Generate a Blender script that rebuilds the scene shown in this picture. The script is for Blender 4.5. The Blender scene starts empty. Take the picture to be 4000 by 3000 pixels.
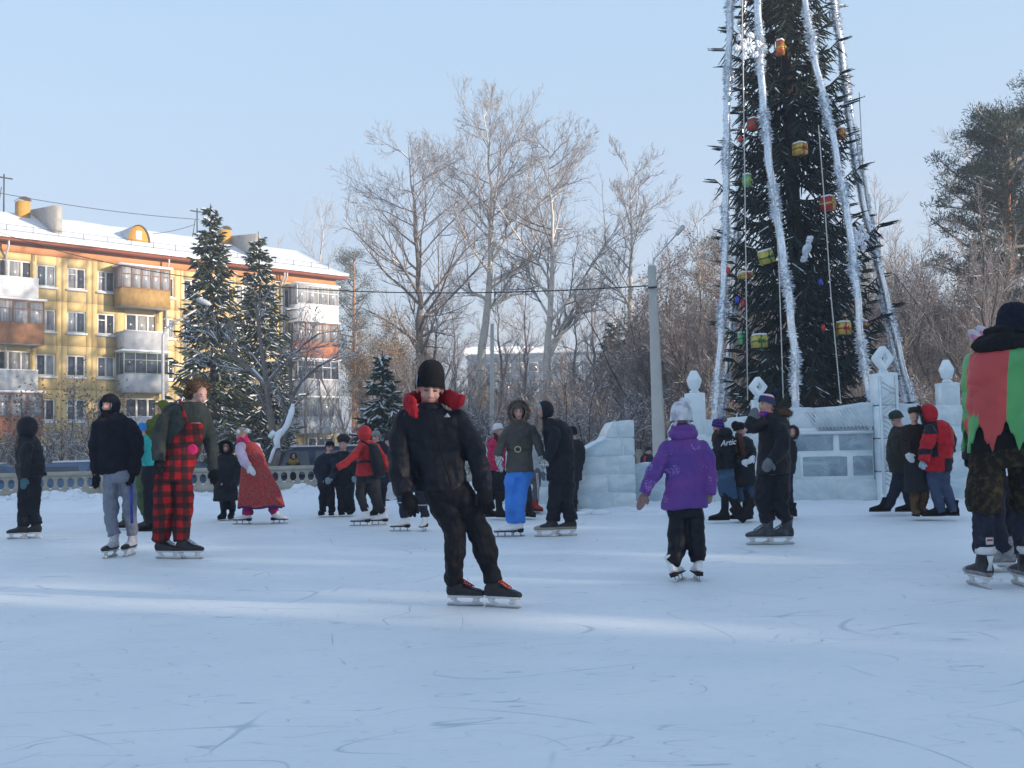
import bpy, math, random
import numpy as np
from mathutils import Vector, Matrix, noise as mnoise
R = math.radians
scene = bpy.context.scene
# ---------------------------------------------------------------- camera
FPX = 3888.0                       # focal length in pixels of the 4000 px wide photograph
CAMZ = 1.15
PITCH, ROLL = 3.26, 1.2
cam_data = bpy.data.cameras.new('camera')
cam = bpy.data.objects.new('camera', cam_data)
scene.collection.objects.link(cam)
cam_data.sensor_width = 36.0
cam_data.lens = 36.0 * FPX / 4000.0
cam_data.clip_start = 0.05
cam_data.clip_end = 5000
CM = Matrix.Rotation(R(90 + PITCH), 3, 'X') @ Matrix.Rotation(R(-ROLL), 3, 'Z')
cam.matrix_world = Matrix.Translation((0, 0, CAMZ)) @ CM.to_4x4()
scene.camera = cam
# ---------------------------------------------------------------- light
HAZE_D = 0.0026                     # density of the frosty air
SKY_HAZE = 4.2
SUN_EL, SUN_ROT = 11.5, 110.0      # low winter sun from the right, a little behind the camera
world = bpy.data.worlds.new('World')
scene.world = world
world.use_nodes = True
wn = world.node_tree.nodes
wl = world.node_tree.links
wn.clear()
sky = wn.new('ShaderNodeTexSky')
sky.sky_type = 'NISHITA'
sky.sun_disc = False
sky.sun_elevation = R(SUN_EL)
sky.sun_rotation = R(SUN_ROT)
sky.altitude = 250
sky.air_density = 1.0
sky.dust_density = 1.6
sky.ozone_density = 2.0
bg = wn.new('ShaderNodeBackground')
bg.inputs['Strength'].default_value = 0.15
wo = wn.new('ShaderNodeOutputWorld')
# thin winter haze whitens the clear sky: most of it is an even pale blue by height
wtc = wn.new('ShaderNodeTexCoord'); wsep = wn.new('ShaderNodeSeparateXYZ'); wrp = wn.new('ShaderNodeValToRGB')
wl.new(wtc.outputs['Generated'], wsep.inputs[0]); wl.new(wsep.outputs['Z'], wrp.inputs[0])
els = wrp.color_ramp.elements
while len(els) < 4: els.new(0.5)
for e_, (pos_, c_) in zip(els, ((0.0, (0.64, 0.66, 0.78)), (0.12, (0.60, 0.675, 0.81)), (0.40, (0.47, 0.655, 0.86)), (1.0, (0.33, 0.46, 0.70)))):
    e_.position = pos_; e_.color = (*c_, 1)
wsc = wn.new('ShaderNodeVectorMath'); wsc.operation = 'SCALE'; wsc.inputs['Scale'].default_value = SKY_HAZE
wl.new(wrp.outputs[0], wsc.inputs[0])
wmx = wn.new('ShaderNodeMixRGB'); wmx.inputs['Fac'].default_value = 0.78
wl.new(sky.outputs[0], wmx.inputs['Color1']); wl.new(wsc.outputs[0], wmx.inputs['Color2']); wl.new(wmx.outputs[0], bg.inputs[0])
wl.new(bg.outputs[0], wo.inputs[0])
sd = Vector((math.sin(R(SUN_ROT)) * math.cos(R(SUN_EL)), math.cos(R(SUN_ROT)) * math.cos(R(SUN_EL)), math.sin(R(SUN_EL))))
sun_data = bpy.data.lights.new('sun', 'SUN')
sun_data.energy = 4.4
sun_data.angle = R(0.6)
sun_data.color = (1.0, 0.84, 0.68)
sun = bpy.data.objects.new('sun', sun_data)
scene.collection.objects.link(sun)
sun.rotation_euler = sd.to_track_quat('Z', 'Y').to_euler()
sun.location = sd * 100
vs = scene.view_settings
vs.view_transform = 'Standard'
vs.look = 'None'
vs.exposure = 0.92
vs.gamma = 1.0
vs.use_curve_mapping = False
scene.cycles.max_bounces = 7
scene.cycles.volume_bounces = 0
scene.cycles.transparent_max_bounces = 8
# ---------------------------------------------------------------- placing by direction
def ray(u, v):
    """direction through pixel (u, v) of the 4000 x 3000 photograph"""
    return CM @ Vector(((u - 2000) / FPX, -(v - 1500) / FPX, -1.0))
def at(u, v, Y):
    d = ray(u, v)
    return Vector((0, 0, CAMZ)) + d * (Y / d.y)
def ground(u, v, z=0.0):
    d = ray(u, v)
    return Vector((0, 0, CAMZ)) + d * ((z - CAMZ) / d.z)
K = 4000 / 2212.0
def at2(x, y, Y):                  # same, in the coordinates of the 2212 px wide view
    return at(x * K, y * K, Y)
# ---------------------------------------------------------------- materials
def L(c):
    """0..255 sRGB triple -> linear"""
    return tuple(((x / 255.0) / 12.92 if x <= 10 else (((x / 255.0) + 0.055) / 1.055) ** 2.4) for x in c)
MATS = {}
def mat(name, col, rough=0.7, var=0.12, scale=8.0, bump=0.0, bscale=30.0, metal=0.0, spec=0.3, trans=0.0, stretch=(1, 1, 1),
        col2=None, thr=None, sheen=0.0, emit=None, sss=0.0, detail=4.0):
    if name in MATS: return MATS[name]
    m = bpy.data.materials.new(name)
    m.use_nodes = True
    nt = m.node_tree; n = nt.nodes; l = nt.links
    p = n['Principled BSDF']
    p.inputs['Roughness'].default_value = rough
    p.inputs['Metallic'].default_value = metal
    p.inputs['Specular IOR Level'].default_value = spec
    p.inputs['Transmission Weight'].default_value = trans
    if sheen: p.inputs['Sheen Weight'].default_value = sheen
    if sss:
        p.inputs['Subsurface Weight'].default_value = sss
        p.inputs['Subsurface Scale'].default_value = 0.02
    tc = n.new('ShaderNodeTexCoord')
    mp = n.new('ShaderNodeMapping'); mp.inputs['Scale'].default_value = stretch
    l.new(tc.outputs['Object'], mp.inputs[0])
    nz = n.new('ShaderNodeTexNoise'); nz.inputs['Scale'].default_value = scale; nz.inputs['Detail'].default_value = detail
    l.new(mp.outputs[0], nz.inputs[0])
    rp = n.new('ShaderNodeValToRGB')
    c = list(col) + [1]
    if col2 is None:
        a = [max(0, x * (1 - var)) for x in col] + [1]; b = [min(1, x * (1 + var)) for x in col] + [1]
    else:
        a, b = c, list(col2) + [1]
    lo, hi = (0.3, 0.7) if thr is None else thr
    rp.color_ramp.elements[0].position = lo; rp.color_ramp.elements[0].color = a
    rp.color_ramp.elements[1].position = hi; rp.color_ramp.elements[1].color = b
    l.new(nz.outputs['Fac'], rp.inputs[0])
    l.new(rp.outputs[0], p.inputs['Base Color'])
    if bump:
        n2 = n.new('ShaderNodeTexNoise'); n2.inputs['Scale'].default_value = bscale; n2.inputs['Detail'].default_value = 5
        l.new(mp.outputs[0], n2.inputs[0])
        bp = n.new('ShaderNodeBump'); bp.inputs['Strength'].default_value = bump; bp.inputs['Distance'].default_value = 0.02
        l.new(n2.outputs['Fac'], bp.inputs['Height'])
        l.new(bp.outputs[0], p.inputs['Normal'])
    if emit:
        p.inputs['Emission Color'].default_value = (*emit[0], 1); p.inputs['Emission Strength'].default_value = emit[1]
    MATS[name] = m
    return m
# ---------------------------------------------------------------- mesh building
def link(o, parent=None):
    scene.collection.objects.link(o)
    if parent is not None: o.parent = parent
    return o
def origin_of(parent):
    v = Vector((0, 0, 0))
    while parent is not None:
        v += parent.location; parent = parent.parent
    return v
def np_mesh(name, V, faces, mi=None):
    """faces: list of integer arrays of shape (n, k)"""
    me = bpy.data.meshes.new(name)
    V = np.asarray(V, dtype=np.float32)
    faces = [np.asarray(f, dtype=np.int32) for f in faces if len(f)]
    me.vertices.add(len(V)); me.vertices.foreach_set('co', V.ravel())
    loops = np.concatenate([f.ravel() for f in faces])
    tot = np.concatenate([np.full(len(f), f.shape[1], dtype=np.int32) for f in faces])
    st = np.concatenate([[0], np.cumsum(tot)[:-1]]).astype(np.int32)
    me.loops.add(len(loops)); me.loops.foreach_set('vertex_index', loops)
    me.polygons.add(len(tot)); me.polygons.foreach_set('loop_start', st); me.polygons.foreach_set('loop_total', tot)
    if mi is not None: me.polygons.foreach_set('material_index', np.asarray(mi, dtype=np.int32))
    me.update(calc_edges=True)
    return me
def mats_of(me, m):
    for x in (m if isinstance(m, (list, tuple)) else [m]): me.materials.append(x)
def tag(o, label=None, cat=None, group=None, kind=None):
    if label: o['label'] = label
    if cat: o['category'] = cat
    if group: o['group'] = group
    if kind: o['kind'] = kind
    return o
def empty(name, loc, label=None, cat=None, group=None):
    o = bpy.data.objects.new(name, None)
    o.empty_display_size = 0.2
    o.location = loc
    link(o)
    return tag(o, label, cat, group)
def obj(name, me, m=None, parent=None, smooth=False, loc=None):
    if m is not None: mats_of(me, m)
    if smooth: me.shade_smooth()
    o = bpy.data.objects.new(name, me)
    if loc is not None: o.location = loc
    return link(o, parent)
class MB:
    """collects shapes in world coordinates and links them as one mesh object"""
    def __init__(s): s.v = []; s.f = {}; s.n = 0; s.cur = 0; s.mi = {}
    def add(s, V, faces):
        b = s.n
        s.v.append(np.asarray(V, dtype=np.float64).reshape(-1, 3)); s.n += len(s.v[-1])
        for f in faces:
            f = np.asarray(f, dtype=np.int64)
            if len(f) == 0: continue
            k = f.shape[1]
            s.f.setdefault(k, []).append(f + b); s.mi.setdefault(k, []).append(np.full(len(f), s.cur))
        return s
    def box(s, c, size, ax=None):
        """c centre, size full lengths, ax optional (x axis, y axis) horizontal directions"""
        hx, hy, hz = size[0] / 2, size[1] / 2, size[2] / 2
        X = Vector((1, 0, 0)) if ax is None else ax[0]; Yv = Vector((0, 1, 0)) if ax is None else ax[1]
        Z = X.cross(Yv)
        c = Vector(c)
        V = [c + X * (a * hx) + Yv * (b * hy) + Z * (d * hz) for d in (-1, 1) for b in (-1, 1) for a in (-1, 1)]
        return s.add([tuple(v) for v in V], [[(0, 2, 3, 1), (4, 5, 7, 6), (0, 1, 5, 4), (2, 6, 7, 3), (0, 4, 6, 2), (1, 3, 7, 5)]])
    def loft(s, secs, n=16, cap=True):
        """secs: (centre, xaxis, yaxis) with axes already scaled by the half widths"""
        V = []
        for c, a, b in secs:
            for i in range(n):
                t = 2 * math.pi * i / n
                V.append(tuple(Vector(c) + Vector(a) * math.cos(t) + Vector(b) * math.sin(t)))
        m = len(secs)
        q = [(j * n + i, j * n + (i + 1) % n, (j + 1) * n + (i + 1) % n, (j + 1) * n + i) for j in range(m - 1) for i in range(n)]
        fs = [q]
        if cap:
            V.append(tuple(Vector(secs[0][0]))); V.append(tuple(Vector(secs[-1][0])))
            a, b = m * n, m * n + 1
            fs.append([(a, (i + 1) % n, i) for i in range(n)] + [(b, (m - 1) * n + i, (m - 1) * n + (i + 1) % n) for i in range(n)])
        return s.add(V, fs)
    def tube(s, pts, rad, n=8, cap=True, ref=None):
        pts = [Vector(p) for p in pts]
        if not hasattr(rad, '__len__'): rad = [rad] * len(pts)
        secs = []
        for i, p in enumerate(pts):
            d = (pts[min(i + 1, len(pts) - 1)] - pts[max(i - 1, 0)])
            if d.length < 1e-9: d = Vector((0, 0, 1))
            d.normalize()
            r = ref or (Vector((0, 1, 0)) if abs(d.y) < 0.9 else Vector((1, 0, 0)))
            a = d.cross(r).normalized(); b = d.cross(a).normalized()
            secs.append((p, a * rad[i], b * rad[i]))
        return s.loft(secs, n, cap)
    def ball(s, c, r, n=16, m=10, rot=None):
        r = Vector(r) if hasattr(r, '__len__') else Vector((r, r, r))
        c = Vector(c); V = []
        for j in range(m + 1):
            ph = math.pi * j / m
            for i in range(n):
                t = 2 * math.pi * i / n
                q = Vector((r.x * math.sin(ph) * math.cos(t), r.y * math.sin(ph) * math.sin(t), -r.z * math.cos(ph)))
                if rot is not None: q = rot @ q
                V.append(tuple(c + q))
        q = [(j * n + i, j * n + (i + 1) % n, (j + 1) * n + (i + 1) % n, (j + 1) * n + i) for j in range(m) for i in range(n)]
        return s.add(V, [q])
    def prism(s, poly, o, ax, ay, az, depth):
        """extrude 2D polygon (counter-clockwise) placed at o with axes ax, ay by depth along az"""
        n = len(poly); o = Vector(o)
        V = [tuple(o + ax * x + ay * y) for x, y in poly] + [tuple(o + ax * x + ay * y + az * depth) for x, y in poly]
        s.add(V, [[(i, (i + 1) % n, n + (i + 1) % n, n + i) for i in range(n)]])
        b = s.n - 2 * n
        s.f.setdefault(n, []).append(np.array([[b + i for i in reversed(range(n))], [b + n + i for i in range(n)]])); s.mi.setdefault(n, []).append(np.full(2, s.cur))
        return s
    def build(s, name, m, parent=None, smooth=False, org=None):
        o0 = origin_of(parent) if org is None else Vector(org)
        V = np.concatenate(s.v) - np.array(o0)
        me = np_mesh(name, V, [np.concatenate(s.f[k]) for k in s.f], np.concatenate([np.concatenate(s.mi[k]) for k in s.f]))
        return obj(name, me, m, parent, smooth, None if org is None or parent is not None else org)
def segs_mesh(P0, P1, r0, r1, n=3):
    """numpy: many tapered n-sided segments -> verts, quads"""
    P0 = np.asarray(P0, float).reshape(-1, 3); P1 = np.asarray(P1, float).reshape(-1, 3)
    r0 = np.asarray(r0, float).reshape(-1, 1, 1); r1 = np.asarray(r1, float).reshape(-1, 1, 1)
    d = P1 - P0; d /= np.maximum(np.linalg.norm(d, axis=1, keepdims=True), 1e-9)
    ref = np.where(np.abs(d[:, 2:3]) < 0.9, np.array([[0, 0, 1.0]]), np.array([[1.0, 0, 0]]))
    a = np.cross(d, ref); a /= np.linalg.norm(a, axis=1, keepdims=True); b = np.cross(d, a)
    t = np.arange(n) * 2 * math.pi / n
    ring = a[:, None, :] * np.cos(t)[None, :, None] + b[:, None, :] * np.sin(t)[None, :, None]
    V = np.concatenate([P0[:, None, :] + ring * r0, P1[:, None, :] + ring * r1], axis=1).reshape(-1, 3)
    base = (np.arange(len(P0)) * 2 * n)[:, None, None]
    i = np.arange(n); j = (i + 1) % n
    q = np.stack([i, j, j + n, i + n], axis=1)[None]
    return V, (base + q).reshape(-1, 4)
# ================================================================ ground, rink, snow
def edgeY(x):                       # far edge of the ice
    return 15.6 - 0.34 * x if x < 0 else 15.6 - 0.32 * min(x, 9)
def m_ice_rink():
    m = bpy.data.materials.new('rink_ice'); m.use_nodes = True
    nt = m.node_tree; n = nt.nodes; l = nt.links; p = n['Principled BSDF']
    tc = n.new('ShaderNodeTexCoord')
    def nz(scale, stretch, rot, det=3, dist=0.0, rough=0.5):
        mp = n.new('ShaderNodeMapping'); mp.inputs['Scale'].default_value = stretch; mp.inputs['Rotation'].default_value = (0, 0, rot)
        l.new(tc.outputs['Object'], mp.inputs[0])
        t = n.new('ShaderNodeTexNoise'); t.inputs['Scale'].default_value = scale; t.inputs['Detail'].default_value = det
        t.inputs['Distortion'].default_value = dist; t.inputs['Roughness'].default_value = rough
        l.new(mp.outputs[0], t.inputs[0]); return t.outputs['Fac']
    def math_(op, a, b=None):
        t = n.new('ShaderNodeMath'); t.operation = op
        for i, x in enumerate((a, b)):
            if x is None: continue
            if isinstance(x, (int, float)): t.inputs[i].default_value = x
            else: l.new(x, t.inputs[i])
        return t.outputs[0]
    def ridge(src, w, mask):
        a = math_('ABSOLUTE', math_('SUBTRACT', src, 0.5))
        a = math_('SUBTRACT', 1.0, math_('MULTIPLY', a, 1.0 / w)); a = math_('MAXIMUM', a, 0.0)
        mk = math_('MINIMUM', math_('MAXIMUM', math_('MULTIPLY', math_('SUBTRACT', mask, 0.52), 12.0), 0.0), 1.0)
        return math_('MULTIPLY', a, mk)
    s1 = ridge(nz(0.22, (1, 2.0, 1), 0.2, 0.3), 0.0022, nz(1.3, (1, 1, 1), 0.5))
    s2 = ridge(nz(0.30, (1, 2.4, 1), -0.35, 0.3), 0.0026, nz(1.1, (1, 1, 1), 1.5))
    s3 = ridge(nz(0.45, (1.6, 1, 1), 0.5, 0.2), 0.003, nz(1.6, (1, 1, 1), 2.5))
    s4 = ridge(nz(1.3, (1, 3.0, 1), 0.1, 1), 0.005, nz(2.2, (1, 1, 1), 3.5))
    s5 = ridge(nz(1.9, (1, 3.4, 1), -0.25, 1), 0.005, nz(2.6, (1, 1, 1), 4.5))
    s6 = ridge(nz(0.6, (1, 2.6, 1), 0.05, 0.2), 0.0022, nz(0.8, (1, 1, 1), 5.5))
    s7 = ridge(nz(0.8, (1, 2.0, 1), -0.9, 0.2), 0.0024, nz(1.0, (1, 1, 1), 6.5))
    s1 = math_('ADD', s1, math_('ADD', s6, s7))
    sc = math_('MINIMUM', math_('ADD', math_('ADD', s1, s2), math_('ADD', s3, math_('ADD', s4, s5))), 1.0)
    spots = math_('MINIMUM', math_('MAXIMUM', math_('MULTIPLY', math_('SUBTRACT', nz(9.0, (1, 2.4, 1), 0.1, 3), 0.64), 9.0), 0.0), 1.0)
    cloud = nz(0.55, (1, 1.6, 1), 0.3, 5, 0.4, 0.6)
    fine = nz(14, (1, 2.2, 1), 0.0, 6, 0.2, 0.7)
    rp = n.new('ShaderNodeValToRGB')
    rp.color_ramp.elements[0].position = 0.30; rp.color_ramp.elements[0].color = (0.70, 0.765, 0.80, 1)
    rp.color_ramp.elements[1].position = 0.72; rp.color_ramp.elements[1].color = (0.86, 0.885, 0.90, 1)
    l.new(math_('ADD', math_('MULTIPLY', cloud, 0.65), math_('MULTIPLY', fine, 0.35)), rp.inputs[0])
    mx = n.new('ShaderNodeMixRGB'); mx.inputs['Color2'].default_value = (0.42, 0.52, 0.60, 1)
    l.new(math_('MAXIMUM', math_('MULTIPLY', sc, 0.75), math_('MULTIPLY', spots, 0.5)), mx.inputs['Fac']); l.new(rp.outputs[0], mx.inputs['Color1'])
    l.new(mx.outputs[0], p.inputs['Base Color'])
    p.inputs['Roughness'].default_value = 0.55; p.inputs['Specular IOR Level'].default_value = 0.25
    bp = n.new('ShaderNodeBump'); bp.inputs['Strength'].default_value = 0.5; bp.inputs['Distance'].default_value = 0.01
    l.new(math_('SUBTRACT', math_('MULTIPLY', fine, 0.9), sc), bp.inputs['Height']); l.new(bp.outputs[0], p.inputs['Normal'])
    return m
def nseg(a, b, n): return np.linspace(a, b, n)
M_SNOW = mat('snow', (0.80, 0.84, 0.88), rough=0.75, var=0.05, scale=1.5, bump=0.7, bscale=9)
# ice sheet
ux = np.concatenate([nseg(-60, -16, 12), nseg(-15, 12, 40), nseg(13, 40, 10)])
mb = MB(); V = []; F = []
for x in ux: V += [(x, -40, 0), (x, 0, 0), (x, edgeY(max(-30, x)) + 1.2, 0)]
for i in range(len(ux) - 1):
    for j in (0, 1): F.append((i * 3 + j, i * 3 + 3 + j, i * 3 + 4 + j, i * 3 + 1 + j))
mb.add(V, [F]); rink = mb.build('ice_rink', m_ice_rink()); tag(rink, kind='structure')
# snow terrain
def terrain_z(x, y):
    e = edgeY(max(-30, x))
    d = y - e
    z = -0.06 + 0.16 * min(1, max(0, (d + 0.15) / 0.7)) ** 0.7
    if d > -0.3:
        z += 0.05 * mnoise.noise((x * 1.7, y * 1.7, 0)) * min(1, max(0, d * 1.5)) + 0.03 * mnoise.noise((x * 5, y * 5, 3)) * min(1, max(0, d * 2))
    if x < 1 and y > 17:             # heap along the fence
        k = math.exp(-((y - fence_y(x) + 0.8) / 1.1) ** 2) * min(1, (1 - x) / 2)
        z += k * (0.03 + 0.16 * mnoise.noise((x * 1.3, y * 0.9, 8)) + 0.10 * mnoise.noise((x * 4.5, y * 4, 5)))
    fy = fence_y(x)
    if x < 8 and y > fy + 0.6:
        z -= 0.62 * min(1, (y - fy - 0.6) / 1.6) * min(1, (8 - x) / 4) * (1 if y < 38 else max(0, 1 - (y - 38) / 8))
    if y > 30: z += 0.3 * mnoise.noise((x * 0.1, y * 0.1, 2))
    return z
def fence_y(x): return 22.0 + (x + 11) * 0.28
gx = np.concatenate([[-900, -500, -250, -150, -100, -70, -50, -40], nseg(-34, -15, 20), nseg(-14.8, 12, 150), nseg(13, 34, 20), [40, 50, 70, 100, 150, 250, 500, 900]])
gy = np.concatenate([[-400, -200, -100, -50, -20, 0, 8], nseg(10, 12.5, 6), nseg(12.6, 25, 110), nseg(25.5, 40, 20), nseg(42, 90, 20), [100, 120, 150, 200, 300, 500, 900, 1500]])
V = [(x, y, terrain_z(x, y)) for x in gx for y in gy]
ny = len(gy)
F = [(i * ny + j, (i + 1) * ny + j, (i + 1) * ny + j + 1, i * ny + j + 1) for i in range(len(gx) - 1) for j in range(ny - 1)]
me = np_mesh('snow_ground', V, [F]); g = obj('snow_ground', me, M_SNOW, smooth=True); tag(g, kind='structure')
# loose heaps of shovelled snow along the rink
# ================================================================ yellow apartment building
M_YEL = mat('yellow_stucco', (0.66, 0.49, 0.22), rough=0.9, var=0.10, scale=0.6, bump=0.3, bscale=40, stretch=(1, 1, 0.5))
M_YEL2 = mat('yellow_stucco_pale', (0.68, 0.52, 0.25), rough=0.9, var=0.10, scale=0.5, bump=0.3, bscale=40, stretch=(1, 1, 0.5))
M_JOINT = mat('panel_joint', (0.52, 0.40, 0.22), rough=0.95)
M_FRIEZE = mat('terracotta_frieze', (0.52, 0.24, 0.11), rough=0.9, scale=1.0)
M_EAVE = mat('red_brown_eave', (0.24, 0.075, 0.045), rough=0.7)
M_WFRAME = mat('white_window_frame', (0.78, 0.78, 0.76), rough=0.5, var=0.04)
M_BFRAME = mat('bluish_window_frame', (0.42, 0.52, 0.58), rough=0.5, var=0.05)
M_GFRAME = mat('greenish_window_frame', (0.33, 0.40, 0.34), rough=0.6, var=0.05)
M_GLASS = mat('dark_window_glass', (0.06, 0.07, 0.09), rough=0.08, var=0.5, scale=0.8, spec=0.7)
M_CURT = mat('curtain_behind_glass', (0.30, 0.31, 0.33), rough=0.25, var=0.4, scale=2.5, spec=0.6, stretch=(4, 4, 0.4))
M_BROWN = mat('brown_wood_cladding', (0.30, 0.15, 0.08), rough=0.8, var=0.25, scale=3, stretch=(6, 6, 0.7))
M_OCHRE = mat('ochre_plywood_cladding', (0.38, 0.24, 0.09), rough=0.8, var=0.2, scale=2.5, stretch=(2, 2, 1))
M_ORANGE = mat('rust_red_cladding', (0.38, 0.15, 0.08), rough=0.8, var=0.2, scale=3)
M_WPAN = mat('white_balcony_panel', (0.78, 0.78, 0.78), rough=0.6, var=0.05, scale=2)
M_GPAN = mat('grey_balcony_sheet', (0.42, 0.44, 0.46), rough=0.6, var=0.2, scale=1.5)
M_CONC = mat('grey_concrete', (0.34, 0.33, 0.31), rough=0.95, var=0.15, scale=3, bump=0.3, bscale=30)
M_DARK = mat('dark_metal', (0.05, 0.05, 0.055), rough=0.6)
M_CHIM = mat('orange_painted_chimney', (0.50, 0.27, 0.05), rough=0.8, var=0.1)
M_PIPE = mat('zinc_pipe', (0.5, 0.5, 0.5), rough=0.5, metal=0.3)
BA = at(0, 931, 60.0); BB = at(1311, 1085, 76.7)
BH = (BA.z + BB.z) / 2
BA = Vector((BA.x, BA.y, 0)); BB = Vector((BB.x, BB.y, 0))
BD = (BA - BB).normalized()                 # leftwards along the facade, coming nearer
BN = Vector((-BD.y, BD.x, 0))
if BN.y > 0: BN = -BN                       # towards the camera
def F3(s, z, out=0.0):
    p = BB + BD * s + BN * out
    return Vector((p.x, p.y, z))
def fac(u, v, out=0.0):
    d = ray(u, v); P = BB + BN * out
    t = ((P - Vector((0, 0, CAMZ))).dot(BN)) / d.dot(BN)
    q = Vector((0, 0, CAMZ)) + d * t
    return ((q - BB).dot(BD), q.z)
FL = 2.80                                    # storey height
Z0 = BH - 0.75 - 5 * FL                      # floor of the lowest storey
bld = empty('apartment_building', F3(0, 0), 'long yellow five storey panel apartment building with snowy roof at the left', 'building')
FAX = (-BD, BN)                              # right along facade, outwards
def fbox(mb, s0, s1, z0, z1, o0, o1):
    c = (F3(s0, z0, o0) + F3(s1, z1, o1)) / 2
    return mb.box(c, (abs(s1 - s0), abs(o1 - o0), abs(z1 - z0)), (BD, BN))
S_L = 62.0
W_ = -12.0                                   # building depth
mb = MB(); fbox(mb, 0.05, S_L, -0.5, BH - 0.1, W_, -0.32); mb.build('wall_core', M_JOINT, bld)
# window columns of the five rows: (u in the top row, kind) kind: w window, b balcony block
COLS = [(-470, 'w'), (-370, 'w'), (-270, 'w'), (-170, 'w'), (-70, 'w'), (60, 'b'), (181, 'w'), (300, 'w'), (416, 'w'), (557, 'b'), (658, 'n'),
        (748, 'w'), (868, 'w'), (950, 'w'), (1051, 'w'), (1134, 'g'), (1250, 'b')]
cs = []
for u, k in COLS:
    v = 1044 + (u - 181) * 0.112
    cs.append((fac(u, v)[0], k))
cs.sort(key=lambda t: t[0])
bounds = [0.0] + [(cs[i][0] + cs[i + 1][0]) / 2 for i in range(len(cs) - 1)] + [S_L]
rng = random.Random(5)
def window(s, z0, w, h, fm, parent=bld, out=-0.16, snow=True, mull=1, gm=None, top=False):
    f = MB()
    t = 0.09
    fbox(f, s - w / 2, s + w / 2, z0, z0 + t, out, out + 0.08); fbox(f, s - w / 2, s + w / 2, z0 + h - t, z0 + h, out, out + 0.08)
    fbox(f, s - w / 2, s - w / 2 + t, z0 + t, z0 + h - t, out, out + 0.08); fbox(f, s + w / 2 - t, s + w / 2, z0 + t, z0 + h - t, out, out + 0.08)
    for i in range(mull):
        x = s - w / 2 + w * (i + 1) / (mull + 1)
        fbox(f, x - 0.06, x + 0.06, z0 + t, z0 + h - t, out, out + 0.09)
    if top: fbox(f, s + 0.06, s + w / 2 - t, z0 + h * 0.66, z0 + h * 0.66 + 0.07, out, out + 0.085)
    fo = f.build('window', fm, parent)
    for i in range(mull + 1):
        a = s - w / 2 + w * i / (mull + 1) + 0.05; b = s - w / 2 + w * (i + 1) / (mull + 1) - 0.05
        g = MB(); fbox(g, a, b, z0 + t * 0.5, z0 + h - t * 0.5, out + 0.01, out + 0.03)
        g.build('pane', gm or (M_CURT if rng.random() < 0.35 else M_GLASS), fo)
    if snow:
        sl = MB(); fbox(sl, s - w / 2 - 0.08, s + w / 2 + 0.08, z0 - 0.14, z0 - 0.02, -0.12, 0.16)
        so = sl.build('sill', M_SNOW, fo)
    return fo
for ci, (s, k) in enumerate(cs):
    b0, b1 = bounds[ci], bounds[ci + 1]
    for r in range(5):
        z = Z0 + r * FL
        g = 0.010
        ww = {'w': 1.18, 'n': 0.85, 'b': 2.3, 'g': 1.15}[k]; wh = 1.38 if k != 'b' else 1.5
        wz = z + 0.85
        p = MB()
        if r == 0: zb = z - 0.9
        else: zb = z
        fbox(p, b0 + g, s - ww / 2, zb + g, z + FL - g, -0.3, 0)
        fbox(p, s + ww / 2, b1 - g, zb + g, z + FL - g, -0.3, 0)
        fbox(p, s - ww / 2, s + ww / 2, zb + g, wz, -0.3, 0)
        fbox(p, s - ww / 2, s + ww / 2, wz + wh, z + FL - g, -0.3, 0)
        p.build('wall_panel', M_YEL if rng.random() < 0.6 else M_YEL2, bld)
        fm = M_WFRAME
        if k == 'g': fm = M_GFRAME
        elif rng.random() < 0.2: fm = M_BFRAME
        if s < fac(700, 1100)[0] and False: pass
        window(s, wz + 0.01, ww - 0.03, wh - 0.02, fm, mull=2 if k == 'b' else 1, top=rng.random() < 0.4, snow=(k != 'b'))
# frieze, eaves, gutter
mb = MB(); fbox(mb, 0, S_L, Z0 + 5 * FL + 0.02, BH - 0.12, -0.3, 0.01); mb.build('frieze', M_FRIEZE, bld)
mb = MB(); fbox(mb, -0.6, S_L, BH - 0.16, BH - 0.05, -0.3, 0.72); fbox(mb, -0.6, S_L, BH - 0.05, BH + 0.16, 0.60, 0.74); mb.build('eave', M_EAVE, bld)
mb = MB()
RZ = 3.0
V = []; ss = nseg(-0.7, S_L, 60)
for i, s in enumerate(ss):
    for o, z in ((0.82, BH + 0.02), (0.86, BH + 0.20), (0.55, BH + 0.34), (-2.0, BH + 1.25), (W_ / 2 + 0.3, BH + RZ), (W_ / 2 - 0.3, BH + RZ), (W_ - 0.8, BH + 0.1)):
        q = F3(s, z + (0.07 * mnoise.noise((s * 0.5, o * 0.6, 1)) if z > BH + 0.1 else 0), o + (0.05 * mnoise.noise((s * 0.9, 1, 1)) if o > 0.5 else 0)); V.append(tuple(q))
F = [(i * 7 + j, (i + 1) * 7 + j, (i + 1) * 7 + j + 1, i * 7 + j + 1) for i in range(59) for j in range(6)]
mb.add(V, [F, [tuple(range(6, -1, -1)), tuple(59 * 7 + j for j in range(7))]]); mb.build('roof', M_SNOW, bld, smooth=True)
mb = MB(); fbox(mb, -0.02, 0.0, BH - 0.1, BH, W_, 0)
# gable infill
V = [tuple(F3(0.02, BH - 0.2, 0)), tuple(F3(0.02, BH - 0.2, W_)), tuple(F3(0.02, BH + RZ - 0.2, W_ / 2))]
mb.add(V, [[(0, 1, 2)]]); mb.build('gable', M_YEL, bld)
# roof railing
mb = MB()
so = 0.2
for i in range(40):
    s = 0.5 + i * 1.55
    mb.tube([F3(s, BH + 0.30, -so), F3(s, BH + 1.0, -so)], 0.018, 4)
for z in (0.65, 0.98): mb.tube([F3(0.5, BH + z, -so), F3(61, BH + z, -so)], 0.012, 4)
mb.build('roof_railing', M_DARK, bld)
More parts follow.
